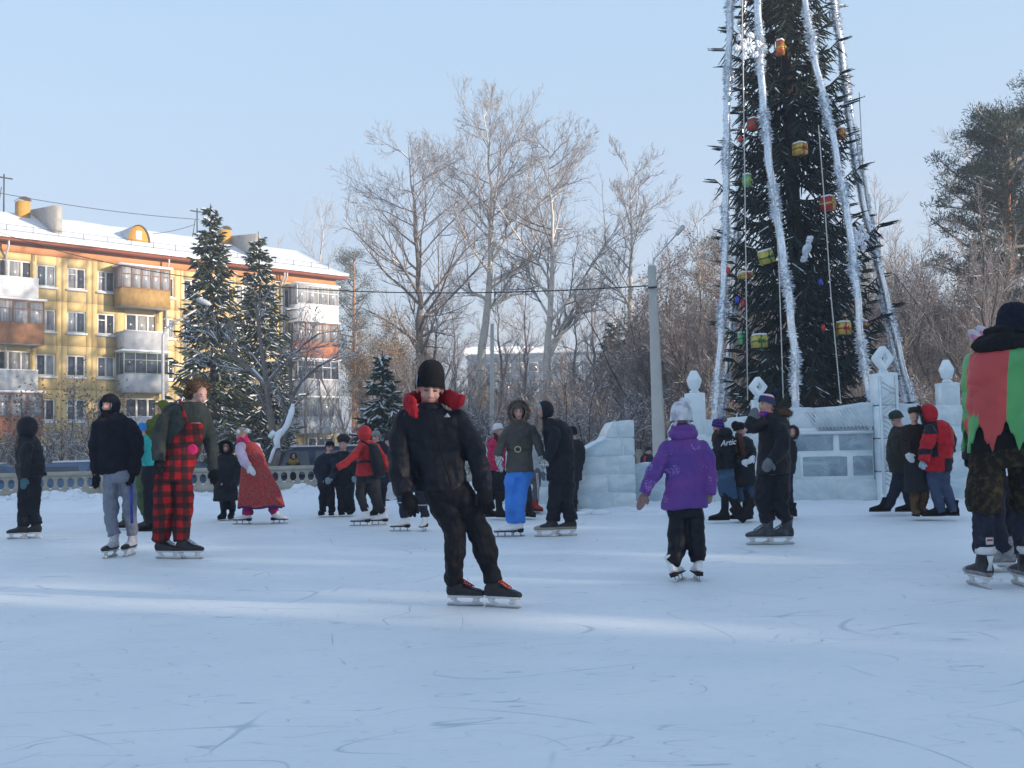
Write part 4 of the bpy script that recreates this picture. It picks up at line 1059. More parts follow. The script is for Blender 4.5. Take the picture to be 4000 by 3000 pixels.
# slide block
ys = 16.2
hs = lambda y: Z2(1300, y, ys)
ice_wall('pale ice slide of stacked blocks with a curved top falling to the left', G2(1238, ys), G2(1362, ys), 1.3,
         [(0, hs(985)), (0.10, hs(972)), (0.30, hs(958)), (0.44, hs(948)), (0.53, hs(935)), (0.60, hs(920)), (0.65, hs(912)), (1.0, hs(911))], 0.30, 0.62, 3, name='ice_slide')
e_, A_, D_, N_, L_, t_ = ice_wall('long low ice wall behind the skaters left of the ice slide', G2(1042, 17.2), G2(1240, 16.4), 0.4, [(0, Z2(1050, 962, 17)), (1, Z2(1050, 966, 17))], 0.32, 0.6, 4)
ice_wall('low snowy ice wall between the ice slide and the girl in purple', G2(1364, 16.6), G2(1452, 16.4), 0.4, [(0, Z2(1400, 1003, 16.5)), (0.3, Z2(1400, 998, 16.5)), (0.6, Z2(1400, 1000, 16.5)), (1, Z2(1400, 1006, 16.5))], 0.36, 0.8, 5)
h1 = lambda y, x=1500: Z2(x, y, 16.4)
ice_wall('stepped ice wall under the left ice tower, behind the girl in purple', G2(1448, 16.4), G2(1562, 16.4), 0.5, [(0, h1(930)), (0.14, h1(905)), (0.2, h1(893)), (0.28, h1(908)), (1, h1(908))], 0.34, 0.6, 6)
ice_wall('ice wall with a wavy top just right of the left ice tower', G2(1562, 16.4), G2(1704, 16.2), 0.45, [(0, h1(906, 1562)), (0.3, h1(902, 1600)), (0.7, h1(893, 1650)), (1, h1(884, 1700))], 0.34, 0.62, 7)
def clr(f, z): return (0.12 < f < 0.92) and (0.25 < z < 1.25) and not (0.5 < f < 0.56)
h2 = lambda y, x: Z2(x, y, 16.1)
wall, WA, WD, WN, WL, wt = ice_wall('big ice wall with grey clear blocks and white snow joints, beside the tallest ice tower', G2(1704, 16.2), G2(1886, 16.0), 0.45,
    [(0, h2(883, 1704)), (0.35, h2(879, 1760)), (0.6, h2(877, 1820)), (0.85, h2(872, 1860)), (1, h2(870, 1886))], 0.40, 0.78, 8, clear=clr)
ice_wall('pale ice wall behind the couple and the man in the red jacket', G2(1932, 16.0), G2(2160, 15.6), 0.45, [(0, h2(870, 1935)), (0.3, h2(876, 1985)), (0.6, h2(879, 2040)), (1, h2(880, 2110))], 0.42, 0.72, 9)
# raised ribs and diagonal cuts on the big wall
def rib(parent, P0, D, N, x0, z0, x1, z1, w, o, th=0.03, name='ice_rib', m=None):
    a = P0 + D * x0; b = P0 + D * x1
    d = Vector((b.x - a.x, b.y - a.y, z1 - z0)); ln = d.length; d.normalize()
    c = (a + b) / 2 + N * o; c.z = (z0 + z1) / 2
    mb = MB(); s = d.cross(N).normalized()
    V = []
    for q in (-1, 1):
        for t, k in ((-1, 0), (1, 0), (0, 1)):
            V.append(tuple(c + d * (q * ln / 2) + s * (t * w / 2) + N * (k * th - 0.01)))
    mb.add(V, [[(0, 1, 4, 3), (1, 2, 5, 4), (2, 0, 3, 5)], [(0, 2, 1), (3, 4, 5)]])
    return mb.build(name, m or M_ICEW, parent)
zt0 = h2(935, 1790)
nd = 15
for i in range(nd):
    x0 = 0.25 + (WL - 0.5) * i / nd; up = zt0 + 0.05; dn = wt(x0 + 0.1) - 0.07
    rib(wall, WA, WD, WN, x0, dn, min(WL, x0 + 0.22), up, 0.04, 0.230, 0.022, m=M_ICE)
rib(wall, WA, WD, WN, 0.02, zt0, WL - 0.02, zt0, 0.07, 0.236, 0.05)
for i in range(0): rib(wall, WA, WD, WN, 0.3, 0.5 + i * 0.4, WL - 0.05, 0.46 + i * 0.4, 0.05, 0.228, 0.015)
# towers
def tower(x, Y, w, ytop, label, finial, deco=False, yb=1090, yaw=0.0, fs=1.0):
    p = at2(x, ytop + 30, Y); p.z = 0; zt = Z2(x, ytop, Y)
    e = empty('ice_tower', p, label, 'ice tower', 'ice towers along the ice walls')
    D = Vector((math.cos(yaw), math.sin(yaw), 0)); N = Vector((D.y, -D.x, 0))
    rng = random.Random(int(x)); nb = 4; z = 0.03; hb = (zt - z) / nb
    for i in range(nb):
        ice_block(e, p - D * (w / 2), D, N, 0, w, z + i * hb, z + (i + 1) * hb, lambda q: 9, w, rng.choice((M_ICE, M_ICEW)), rng)
    if deco:
        for i in range(22):
            zz = 0.25 + i * (zt - 0.45) / 22; k = 1 if (i // 5) % 2 == 0 else -1
            a, b = -w * 0.25, w * 0.28
            rib(e, p, D, N, a, zz + (0.12 if k > 0 else 0), b, zz + (0 if k > 0 else 0.12), 0.022, w / 2 + 0.012, 0.02, m=M_ICE)
        for s_ in (-w * 0.36, w * 0.38): rib(e, p, D, N, s_, 0.2, s_, zt - 0.06, 0.05, w / 2 + 0.012, 0.03)
    # finial: neck and upright diamond
    c = p + Vector((0, 0, zt))
    nk = MB(); nk.loft([(c + Vector((0, 0, a)), D * r, N * r) for a, r in ((0.0, 0.085), (0.02, 0.08), (0.04, 0.06), (0.06, 0.055))], 8); 
    if finial == 'ring':
        R_, r_, t_ = 0.185 * fs, 0.085 * fs, 0.065
        yaw2 = Matrix.Rotation(0.25, 3, 'Z'); D2 = yaw2 @ D; N2 = yaw2 @ N
        o = c + Vector((0, 0, 0.03 + 0.19 * fs)); mb = MB(); V = []
        outer = [(0.05, -1), (0.92, -0.1), (0.98, 0.1), (0.1, 1), (-0.1, 1), (-0.98, 0.12), (-0.92, -0.1), (-0.05, -1)]
        inner = [(0.04, -0.82), (0.62, -0.12), (0.66, 0.12), (0.07, 0.85), (-0.07, 0.85), (-0.66, 0.12), (-0.62, -0.12), (-0.04, -0.82)]
        for lay in (0, 1):
            d = N2 * (t_ if lay == 0 else -t_)
            for s, arr in ((R_, outer), (R_ * 0.95, outer), (r_ * 1.1, inner), (r_, inner)):
                dd = d * (0.75 if s in (R_, r_) else 1.0)
                V += [tuple(o + D2 * (a * s * 0.95) + Vector((0, 0, b_ * s * 1.08)) + dd) for a, b_ in arr]
        F = []; n = 8
        def ringq(a, b): return [(a * n + i, a * n + (i + 1) % n, b * n + (i + 1) % n, b * n + i) for i in range(n)]
        for a, b in ((0, 1), (1, 2), (2, 3), (7, 6), (6, 5), (5, 4), (4, 0), (3, 7)): F += ringq(a, b)
        mb.add(V, [F]); mb.build('finial', M_ICEW, e)
    else:
        mb = MB(); mb.loft([(c + Vector((0, 0, a)), D * r, N * r) for a, r in ((0.05, 0.06), (0.07, 0.085), (0.19, 0.125), (0.21, 0.125), (0.35, 0.055), (0.36, 0.04))], 6); mb.build('finial', M_ICEW, e)
    nk.build('neck', M_ICE, e, True)
tower(1909, 15.75, 0.345, 805, 'tallest ice tower with diagonal cut panel and a hollow diamond on top, behind the couple', 'ring', True)
tower(2047, 15.8, 0.29, 826, 'right ice tower with a solid faceted point, behind the man in the red jacket', 'solid')
tower(1501, 16.3, 0.30, 848, 'left ice tower with a solid faceted point, behind the girl in purple', 'solid')
tower(1639, 16.3, 0.22, 862, 'small ice tower with a hollow diamond showing left of the striped pompom hat', 'ring', fs=0.85)
# snow lumps at the foot of the ice walls
mb = MB(); rr = random.Random(3)
for i in range(90):
    x = rr.uniform(1240, 2110); p = Vector((*G2(x, 15.8 - rr.uniform(0, 0.7)), 0.02)); r = rr.uniform(0.05, 0.16)
    mb.ball(p, (r * 1.5, r, r * 0.5), 8, 5)
o = mb.build('snow_crumbs', M_SNOW, None, True, (0, 0, 0)); tag(o, 'crumbled snow along the foot of the ice walls', 'snow', kind='stuff')
mb = MB()
for i in range(260):
    x = rr.uniform(-13.5, 2.5); d = rr.uniform(0.15, 2.2); y = fence_y(x) - d; r = rr.uniform(0.03, 0.13) * (1.2 - 0.3 * d)
    mb.ball((x, y, terrain_z(x, y) + r * 0.1), (r * 1.4, r, r * 0.75), 7, 5, Matrix.Rotation(rr.uniform(0, 3), 3, 'Z'))
o = mb.build('snow_clods', M_SNOW, None, True, (0, 0, 0)); tag(o, 'clods of shovelled snow heaped below the concrete fence', 'snow', kind='stuff')
# ================================================================ lamp posts and wires
M_POST = mat('lamp_post_concrete', (0.46, 0.45, 0.42), rough=0.9, var=0.08, scale=3, bump=0.2, bscale=50)
YP = 21.0
pb = Vector((*G2(1426, YP), 0)); pt = at2(1408, 575, YP)
lp = empty('lamp_post', pb, 'tall square concrete lamp post with a long angled lamp arm, left of the silver garlands', 'lamp post')
mb = MB(); X_, Y_ = Vector((0.94, -0.34, 0)), Vector((0.34, 0.94, 0))
def sq(c, h): return [c + X_ * a * h + Y_ * b * h for a, b in ((-1, -0.72), (-0.72, -1), (0.72, -1), (1, -0.72), (1, 0.72), (0.72, 1), (-0.72, 1), (-1, 0.72))]
V = [tuple(v) for c, h in ((pb, 0.135), (pt, 0.075)) for v in sq(c, h)]
mb.add(V, [[(i, (i + 1) % 8, 8 + (i + 1) % 8, 8 + i) for i in range(8)], [tuple(range(8, 16))]]); mb.build('pole', M_POST, lp)
a0, a1 = at2(1411, 562, YP + 0.1), at2(1462, 506, YP + 0.5)
mb = MB(); mb.tube([pt - Vector((0, 0, 0.5)), a0, a1], 0.016, 8); mb.build('arm', M_PIPE, lp)
hd = (at2(1475, 490, YP + 0.6) - a1).normalized(); mb = MB(); sd_ = Vector((-hd.z, 0, hd.x)).normalized()
mb.loft([(a1 + hd * t, sd_ * r, hd.cross(sd_) * r * 1.3) for t, r in ((-0.02, 0.02), (0.02, 0.045), (0.25, 0.055), (0.29, 0.03))], 10); hdo = mb.build('lamp_head', M_PIPE, lp, True)
mb = MB(); mb.tube([at2(1408, 622, YP) - X_ * 0.1 + Vector((0, -0.09, 0)), at2(1408, 622, YP) + X_ * 0.1 + Vector((0, -0.09, 0))], 0.02, 6); mb.build('bracket', M_DARK, lp)
mb = MB(); p = at2(1404, 575, YP); mb.ball(pt + Vector((0, 0, 0.02)), (0.075, 0.075, 0.03), 8, 4); mb.build('snow_cap', M_TSNOW, lp)
# thin pole behind
pb2 = Vector((*G2(1062, 30), 0)); pt2 = at2(1063, 700, 30)
p2 = empty('utility_pole', pb2, 'slim pale concrete pole among the trees right of the boy in black', 'utility pole')
mb = MB(); mb.tube([pb2, pt2], [0.085, 0.055], 8); mb.build('pole', M_POST, p2)
mb = MB(); mb.ball(pt2, (0.05, 0.05, 0.03), 8, 4); mb.build('snow_cap', M_TSNOW, p2)
# street lamp in front of the yellow building
YL = 40.0
pb3 = Vector((*G2(352, YL), 0)); k3 = at2(352, 726, YL)
p3 = empty('street_lamp', pb3, 'curved street lamp in front of the yellow building, left of the tall spruce', 'street lamp')
mb = MB(); mb.tube([pb3, k3, at2(357, 712, YL), at2(375, 698, YL), at2(425, 668, YL)], [0.08, 0.06, 0.05, 0.045, 0.04], 8); mb.build('pole', M_PIPE, p3, True)
mb = MB(); q = at2(440, 652, YL); mb.ball(q, (0.34, 0.14, 0.12), 12, 8, Matrix.Rotation(0.4, 3, 'Y')); mb.build('lamp_head', M_GPAN, p3, True)
def wire(a, b, sag, r, label, n=24):
    pts = [a.lerp(b, i / n) - Vector((0, 0, sag * 4 * (i / n) * (1 - i / n))) for i in range(n + 1)]
    mb = MB(); mb.tube(pts, r, 4); o = mb.build('wire', M_DARK, None, False, (a.x, a.y, a.z)); return tag(o, label, 'wire')
wire(at2(1406, 617, YP), at2(-60, 480, 40), 1.1, 0.014, 'long sagging wire from the concrete lamp post across the trees and the yellow building')
wire(at2(0, 417, 58), at2(430, 474, 66), 0.2, 0.02, 'thin wire over the yellow building roof running down to the antenna mast')
wire(at2(330, 505, 66), at2(420, 485, 67), 0.1, 0.018, 'short guy wire left of the antenna mast on the yellow building')
# ================================================================ the festive spruce with garlands
YT = 24.0
tb = Vector((*G2(1748, YT), 0)); tz = at2(1748, 0, YT).z
HT = 17.5
lean = math.atan2(at2(1690, 0, YT).x - at2(1745, 870, YT).x, at2(1690, 0, YT).z - at2(1745, 870, YT).z)
SPX = spruce(seed=21, H=HT, Rb=2.05, whorls=60, per=9, twigs=38, snow=0.13, droop=0.42, low=0.03, tl=0.42, tr=0.017, needles=7, shape=0.48, gap=0.14, ndm=M_NEEDD, bark=mat('black_wet_bark', (0.035, 0.03, 0.028), rough=0.95), tipup=0.28, hang=0.7)
xt = place_tree('festive_spruce', SPX, tb, 'towering dark spruce hung with silver garlands and foil gift boxes', 'tree', None, 1.0, 0.4, lean)
M_TINSEL = mat('silver_tinsel', (0.72, 0.76, 0.82), rough=0.28, var=0.25, scale=25, metal=0.75, spec=0.8)
M_TINSEL2 = mat('silver_tinsel_matt', (0.50, 0.58, 0.68), rough=0.45, var=0.3, scale=25, metal=0.4, spec=0.8)
apex = tb + Vector((math.sin(lean) * HT, 0, math.cos(lean) * HT))
def garland(pts, rad, label, seed):
    """pts: (x, y, Y) picture points with their distance"""
    g = np.random.RandomState(seed)
    q = [at2(x, y, Y) for x, y, Y in pts]
    q = [q[0].lerp(apex, 0.75), q[0].lerp(apex, 0.35)] + q if False else [q[0] + (q[0] - q[1]) * 0.6] + q
    P = np.array([tuple(p) for p in q]); dl = np.linalg.norm(np.diff(P, axis=0), axis=1); cum = np.concatenate([[0], np.cumsum(dl)]); Ltot = cum[-1]
    n = int(Ltot * 520)
    s = g.rand(n) * Ltot; c = np.stack([np.interp(s, cum, P[:, k]) for k in range(3)], 1)
    c[:, 0] += 0.012 * np.sin(s * 5 + seed); rr = rad * (0.85 + 0.25 * np.sin(s * 3.3 + seed * 2) + 0.12 * np.sin(s * 11))
    u = g.normal(size=(n, 3)); u[:, 2] *= 0.35; u /= np.linalg.norm(u, axis=1, keepdims=True)
    tip = c + u * (rr * g.uniform(0.7, 1.25, n))[:, None]; tip[:, 2] -= g.uniform(0, 0.06, n)
    w = np.cross(u, g.normal(size=(n, 3))); w /= np.linalg.norm(w, axis=1, keepdims=True)
    mid = c * 0.45 + tip * 0.55
    V = np.stack([c, mid + w * 0.016, tip, mid - w * 0.016], 1).reshape(-1, 3); F = (np.arange(n) * 4)[:, None] + np.arange(4)[None]
    mb = MB(); m = 40; t = np.linspace(0, Ltot, m); cc = np.stack([np.interp(t, cum, P[:, k]) for k in range(3)], 1)
    cc[:, 0] += 0.012 * np.sin(t * 5 + seed)
    mb.tube([Vector(x) for x in cc], rad * 0.55, 7)
    mb.add(V, [F]); o0 = q[-1]
    o = mb.build('tinsel_garland', [M_TINSEL], None, False, (o0.x, o0.y, o0.z)); return tag(o, label, 'garland', 'silver garlands around the festive spruce')
garland([(1578, 0, 23.4), (1570, 250, 23.2), (1566, 560, 22.9), (1556, 750, 22.6), (1543, 915, 22.4)], 0.14, 'leftmost silver garland, nearly vertical, ending behind the left ice wall', 1)
garland([(1606, 0, 25.5), (1600, 330, 25.6), (1588, 600, 25.8), (1575, 760, 26), (1560, 905, 26.2)], 0.13, 'second garland from the left, partly hidden behind the branches', 2)
garland([(1637, 0, 22.6), (1645, 180, 22.3), (1660, 340, 22.0), (1684, 500, 21.6), (1706, 660, 21.3), (1718, 780, 21.1), (1718, 890, 21.0)], 0.15, 'front silver garland crossing the left half of the spruce down to the big ice wall', 3)
garland([(1738, 0, 22.7), (1760, 130, 22.4), (1798, 290, 22.1), (1832, 470, 21.8), (1852, 640, 21.5), (1862, 760, 21.4), (1880, 865, 21.3)], 0.14, 'front silver garland crossing the right half of the spruce', 4)
garland([(1800, 0, 23.8), (1818, 120, 23.8), (1840, 300, 23.7), (1862, 430, 23.6), (1895, 560, 23.5), (1925, 690, 23.4), (1950, 790, 23.3), (1972, 880, 23.3)], 0.14, 'rightmost silver garland slanting outwards to the ice wall', 5)
garland([(1812, 60, 25.4), (1838, 240, 25.5), (1872, 420, 25.7), (1905, 640, 25.9), (1935, 790, 26.0), (1958, 870, 26.1)], 0.12, 'back garland beside the rightmost one', 6)
# thin light strings
def string_(pts, label):
    q = [at2(*p) for p in pts]; mb = MB(); mb.tube(q, 0.012, 4); o0 = q[-1]
    o = mb.build('light_string', mat('pale_cable', (0.55, 0.53, 0.5), rough=0.7), None, False, (o0.x, o0.y, o0.z)); return tag(o, label, 'cable', 'thin light cables hanging round the festive spruce')
string_([(1603, 0, 22.0), (1609, 400, 21.5), (1613, 700, 21.2), (1615, 865, 21.0)], 'thin pale cable hanging left of the front left garland')
string_([(1664, 300, 21.3), (1682, 560, 20.9), (1688, 740, 20.6), (1692, 860, 20.5)], 'thin pale cable hanging close beside the front left garland')
string_([(1768, 270, 21.2), (1782, 450, 20.9), (1795, 640, 20.7), (1808, 780, 20.5), (1816, 868, 20.4)], 'thin wavy cable hanging between the two front garlands')
string_([(1856, 200, 23.0), (1866, 400, 23.0)], 'short pale cable at the right side of the spruce')
# gift boxes
FOIL = {}
def foil(n, c): return mat('foil_' + n, c, rough=0.25, var=0.25, scale=6, metal=0.45, spec=0.8)
def gift(x, y, Y, w, h, c1, c2, label, yaw=0.4, roll=0.0):
    c = at2(x, y, Y); s = Y / 2150.0
    W = w * s * 0.92; H = h * s * 0.92
    e = empty('gift_box', c, label, 'gift box', 'foil gift boxes on the festive spruce')
    Rm = Matrix.Rotation(yaw, 3, 'Z') @ Matrix.Rotation(roll, 3, 'Y'); X = Rm @ Vector((1, 0, 0)); Yv = Rm @ Vector((0, 1, 0)); Z = Rm @ Vector((0, 0, 1))
    W2 = W * 0.8
    mb = MB(); mb.box(c, (W2, W2, H), (X, Yv)); mb.build('box', c1, e)
    rb = MB(); t = 0.012
    rb.box(c, (W2 * 0.13, W2 + t, H + t), (X, Yv)); rb.build('ribbon', c2, e)
    rb = MB(); rb.box(c, (W2 + t * 1.2, W2 + t * 1.2, H * 0.13), (X, Yv)); rb.build('ribbon', c2, e)
    sn = MB(); sn.box(c + Z * (H / 2 + 0.02), (W2 * 0.9, W2 * 0.9, 0.04), (X, Yv)); sn.build('snow_cap', M_TSNOW, e)
    bw = MB()
    f = c - Yv * (W2 / 2 + 0.03)
    for sgn in (-1, 1):
        for a in (0.5, -0.4):
            bw.ball(f + X * (sgn * W2 * 0.16) + Z * (a * W2 * 0.22), (W2 * 0.15, 0.025, W2 * 0.07), 10, 6, Rm @ Matrix.Rotation(-sgn * a * 1.2, 3, 'Y'))
    bw.ball(f, W2 * 0.06, 8, 6)
    bw.build('bow', c2, e, True)
YEL, RED, GRN, ORG, LGR = foil('yellow', (0.52, 0.41, 0.06)), foil('red', (0.42, 0.025, 0.02)), foil('green', (0.025, 0.17, 0.05)), foil('orange', (0.52, 0.12, 0.035)), foil('light_green', (0.14, 0.45, 0.21))
gift(1686, 104, 22.6, 20, 34, ORG, YEL, 'narrow orange gift box with a yellow band near the top of the view', 0.9, 0.05)
gift(1627, 270, 22.4, 26, 26, RED, GRN, 'red foil gift box with green sides on the left, above the light green one', 0.7, 0.1)
gift(1728, 323, 22.2, 32, 26, YEL, RED, 'yellow foil gift box with red ribbon high on the trunk', 0.5)
gift(1817, 290, 22.9, 20, 24, ORG, YEL, 'small orange gift box at the right side near the front right garland', 0.3)
gift(1614, 391, 22.3, 20, 28, LGR, YEL, 'light green gift box with a yellow ribbon at the left edge of the spruce', 0.8)
gift(1789, 441, 22.0, 32, 32, RED, YEL, 'bright red foil gift box with yellow bow right of the middle', 0.7)
gift(1655, 556, 21.9, 32, 30, YEL, GRN, 'yellow gift box with green ribbon left of the front left garland, upper one', 0.5, -0.3)
gift(1610, 596, 22.6, 34, 12, YEL, RED, 'flat dark yellow gift box on the left branches', 0.2)
gift(1640, 738, 21.6, 38, 28, YEL, GRN, 'large yellow gift box with a green bow low on the left', 0.1)
gift(1602, 732, 23.4, 18, 26, LGR, GRN, 'pale green gift box half hidden at the lower left behind the branches', 0.3)
gift(1822, 710, 21.9, 32, 28, YEL, RED, 'yellow gift box with a red ribbon low on the right by the front right garland', 0.2)
gift(1868, 704, 23.2, 14, 20, ORG, YEL, 'small orange and yellow gift box right of the front right garland, low', 0.5)
# bulbs
for i, (x, y, c, n) in enumerate(((1599, 300, RED, 'red'), (1573, 585, RED, 'dark red'), (1772, 609, foil('blue', (0.03, 0.05, 0.4)), 'blue'), (1593, 648, foil('blue', (0.03, 0.05, 0.4)), 'dark blue'), (1778, 708, RED, 'bright red'), (1604, 655, RED, 'crimson'))):
    p = at2(x, y, 22.0); mb = MB(); mb.ball(p, (0.05, 0.05, 0.085), 10, 8); o = mb.build('lamp_bulb', c, None, True, tuple(p)); tag(o, '%s coloured bulb hanging on the festive spruce at %s' % (n, ('its upper left cable', 'the leftmost garland', 'the middle of the lower branches', 'the lower left cable', 'the lower trunk', 'the lower left branch tips')[i]), 'bulb')
# snowflakes
M_FLAKE = mat('white_plastic_foam', (0.74, 0.79, 0.86), rough=0.5, var=0.05)
def flake(x, y, Y, r, yaw, pitch, label):
    c = at2(x, y, Y); s = r * Y / 2150.0
    Rm = Matrix.Rotation(yaw, 3, 'Z') @ Matrix.Rotation(pitch, 3, 'X'); X = Rm @ Vector((1, 0, 0)); Z = Rm @ Vector((0, 0, 1)); N = Rm @ Vector((0, -1, 0))
    mb = MB(); th = 0.035
    def bar(a, b, w):
        d = (b - a).normalized(); sd2 = d.cross(N); c_ = (a + b) / 2; ln = (b - a).length
        V = [tuple(c_ + d * (i * ln / 2) + sd2 * (j * w / 2) + N * (k * th)) for k in (-1, 1) for j in (-1, 1) for i in (-1, 1)]
        mb.add(V, [[(0, 2, 3, 1), (4, 5, 7, 6), (0, 1, 5, 4), (2, 6, 7, 3), (0, 4, 6, 2), (1, 3, 7, 5)]])
    for i in range(6):
        t = math.pi / 3 * i + 0.2; d = X * math.cos(t) + Z * math.sin(t)
        l1 = X * math.cos(t - 0.28) + Z * math.sin(t - 0.28); r1 = X * math.cos(t + 0.28) + Z * math.sin(t + 0.28)
        bar(c + l1 * (s * 0.05), c + l1 * (s * 0.55), s * 0.13); bar(c + r1 * (s * 0.05), c + r1 * (s * 0.55), s * 0.13)
        bar(c + d * (s * 0.48), c + d * s, s * 0.16)
        for sg in (-1, 1):
            t2 = t + sg * 0.9; d2 = X * math.cos(t2) + Z * math.sin(t2)
            bar(c + d * (s * 0.62), c + d * (s * 0.62) + d2 * (s * 0.32), s * 0.12)
            bar(c + d * (s * 0.82), c + d * (s * 0.82) + d2 * (s * 0.20), s * 0.10)
    o = mb.build('snowflake_ornament', M_FLAKE, None, False, tuple(c)); tag(o, label, 'snowflake')
flake(1614, 100, 22.2, 32, 0.1, 0.0, 'white six armed snowflake ornament at the upper left of the spruce')
flake(1743, 538, 21.8, 32, 1.15, 0.35, 'white snowflake ornament seen nearly edge on in the middle of the spruce')
flake(1853, 515, 22.4, 30, 0.4, 0.1, 'pale snowflake ornament right of the front right garland')
# ================================================================ people: bodies, clothes, skates
M_SKIN = mat('skin', (0.50, 0.31, 0.25), rough=0.55, var=0.12, scale=18, col2=(0.54, 0.28, 0.24), thr=(0.35, 0.75), sss=0.08)
M_LIP = mat('lips', (0.40, 0.19, 0.16), rough=0.5)
M_BROW = mat('eyebrow_hair', (0.16, 0.10, 0.07), rough=0.9)
M_EYE = mat('eye', (0.06, 0.05, 0.05), rough=0.15, spec=0.6)
def cloth(name, c, rough=0.80, var=0.22, scale=9, bump=0.9, bscale=17, sheen=0.0, **kw):
    return mat(name, c, rough=rough, var=var, scale=scale, bump=bump, bscale=bscale, sheen=sheen, spec=0.2, **kw)
M_BLACK = cloth('black_nylon', (0.007, 0.008, 0.014), rough=0.55, bump=0.35, var=0.1)
M_BLACKW = cloth('black_wool', (0.010, 0.010, 0.012), rough=0.95)
M_BROWNBLK = cloth('brownish_black_nylon', (0.006, 0.006, 0.0095), rough=0.7, bump=0.35, var=0.1)
M_NAVY = cloth('navy_cloth', (0.016, 0.020, 0.036))
M_CHAR = cloth('charcoal_cloth', (0.017, 0.019, 0.025), bump=0.4)
M_STEEL = mat('skate_steel', (0.55, 0.56, 0.58), rough=0.3, metal=0.8)
M_WPLAST = mat('white_skate_plastic', (0.62, 0.64, 0.66), rough=0.35, var=0.06)
M_WLEATH = mat('white_skate_leather', (0.72, 0.73, 0.75), rough=0.45, var=0.05)
M_BLEATH = mat('black_skate_leather', (0.02, 0.02, 0.024), rough=0.4, var=0.3)
M_SOLE = mat('dark_sole', (0.015, 0.013, 0.012), rough=0.8)
TEXF = {}
def foldtex(sc):
    if sc not in TEXF:
        t = bpy.data.textures.new('folds_%g' % sc, 'CLOUDS'); t.noise_scale = sc; t.noise_depth = 1; TEXF[sc] = t
    return TEXF[sc]
def remesh(mb, voxel, folds=((0.16, 0.022), (0.06, 0.008)), smooth=2):
    V = np.concatenate(mb.v); me = np_mesh('tmp', V, [np.concatenate(mb.f[k]) for k in mb.f])
    o = bpy.data.objects.new('tmp', me); scene.collection.objects.link(o)
    m = o.modifiers.new('r', 'REMESH'); m.mode = 'VOXEL'; m.voxel_size = voxel
    if smooth:
        m = o.modifiers.new('s', 'SMOOTH'); m.iterations = smooth; m.factor = 0.5
    for sc, st in folds:
        m = o.modifiers.new('d', 'DISPLACE'); m.texture = foldtex(sc); m.strength = st; m.mid_level = 0.5; m.texture_coords = 'GLOBAL'
    dg = bpy.context.evaluated_depsgraph_get()
    out = bpy.data.meshes.new_from_object(o.evaluated_get(dg))
    bpy.data.objects.remove(o); bpy.data.meshes.remove(me)
    out.materials.clear()
    return out
def centers(me):
    c = np.zeros(len(me.polygons) * 3, dtype=np.float32); me.polygons.foreach_get('center', c); return c.reshape(-1, 3)
def set_mi(me, mi): me.polygons.foreach_set('material_index', np.asarray(mi, dtype=np.int32)); me.update()
def limb_tube(mb, pts, rs, n=12, quilt=None, close=True):
    """rounded tube through points with radii; quilt = (period, depth) puffs it like a down sleeve"""
    P = [Vector(p) for p in pts]; d = [0]
    for i in range(1, len(P)): d.append(d[-1] + (P[i] - P[i - 1]).length)
    Lt = d[-1]; step = 0.02 if quilt else 0.05; m = max(5, int(Lt / step)); q = []; r = []
    for i in range(m + 1):
        t = Lt * i / m
        x = [float(np.interp(t, d, [p[k] for p in P])) for k in range(3)]; rr = float(np.interp(t, d, rs))
        if quilt: rr *= 1 - quilt[1] + quilt[1] * 2 * abs(math.sin(math.pi * t / quilt[0])) ** 0.6
        q.append(Vector(x)); r.append(rr)
    for _ in range(2):      # soften the corners
        q2 = [q[0]] + [(q[i - 1] + q[i] * 2 + q[i + 1]) / 4 for i in range(1, len(q) - 1)] + [q[-1]]; q = q2
    mb.tube(q, r, n)
    if close: mb.ball(q[0], r[0] * 0.98, n, 8); 
    return q, r
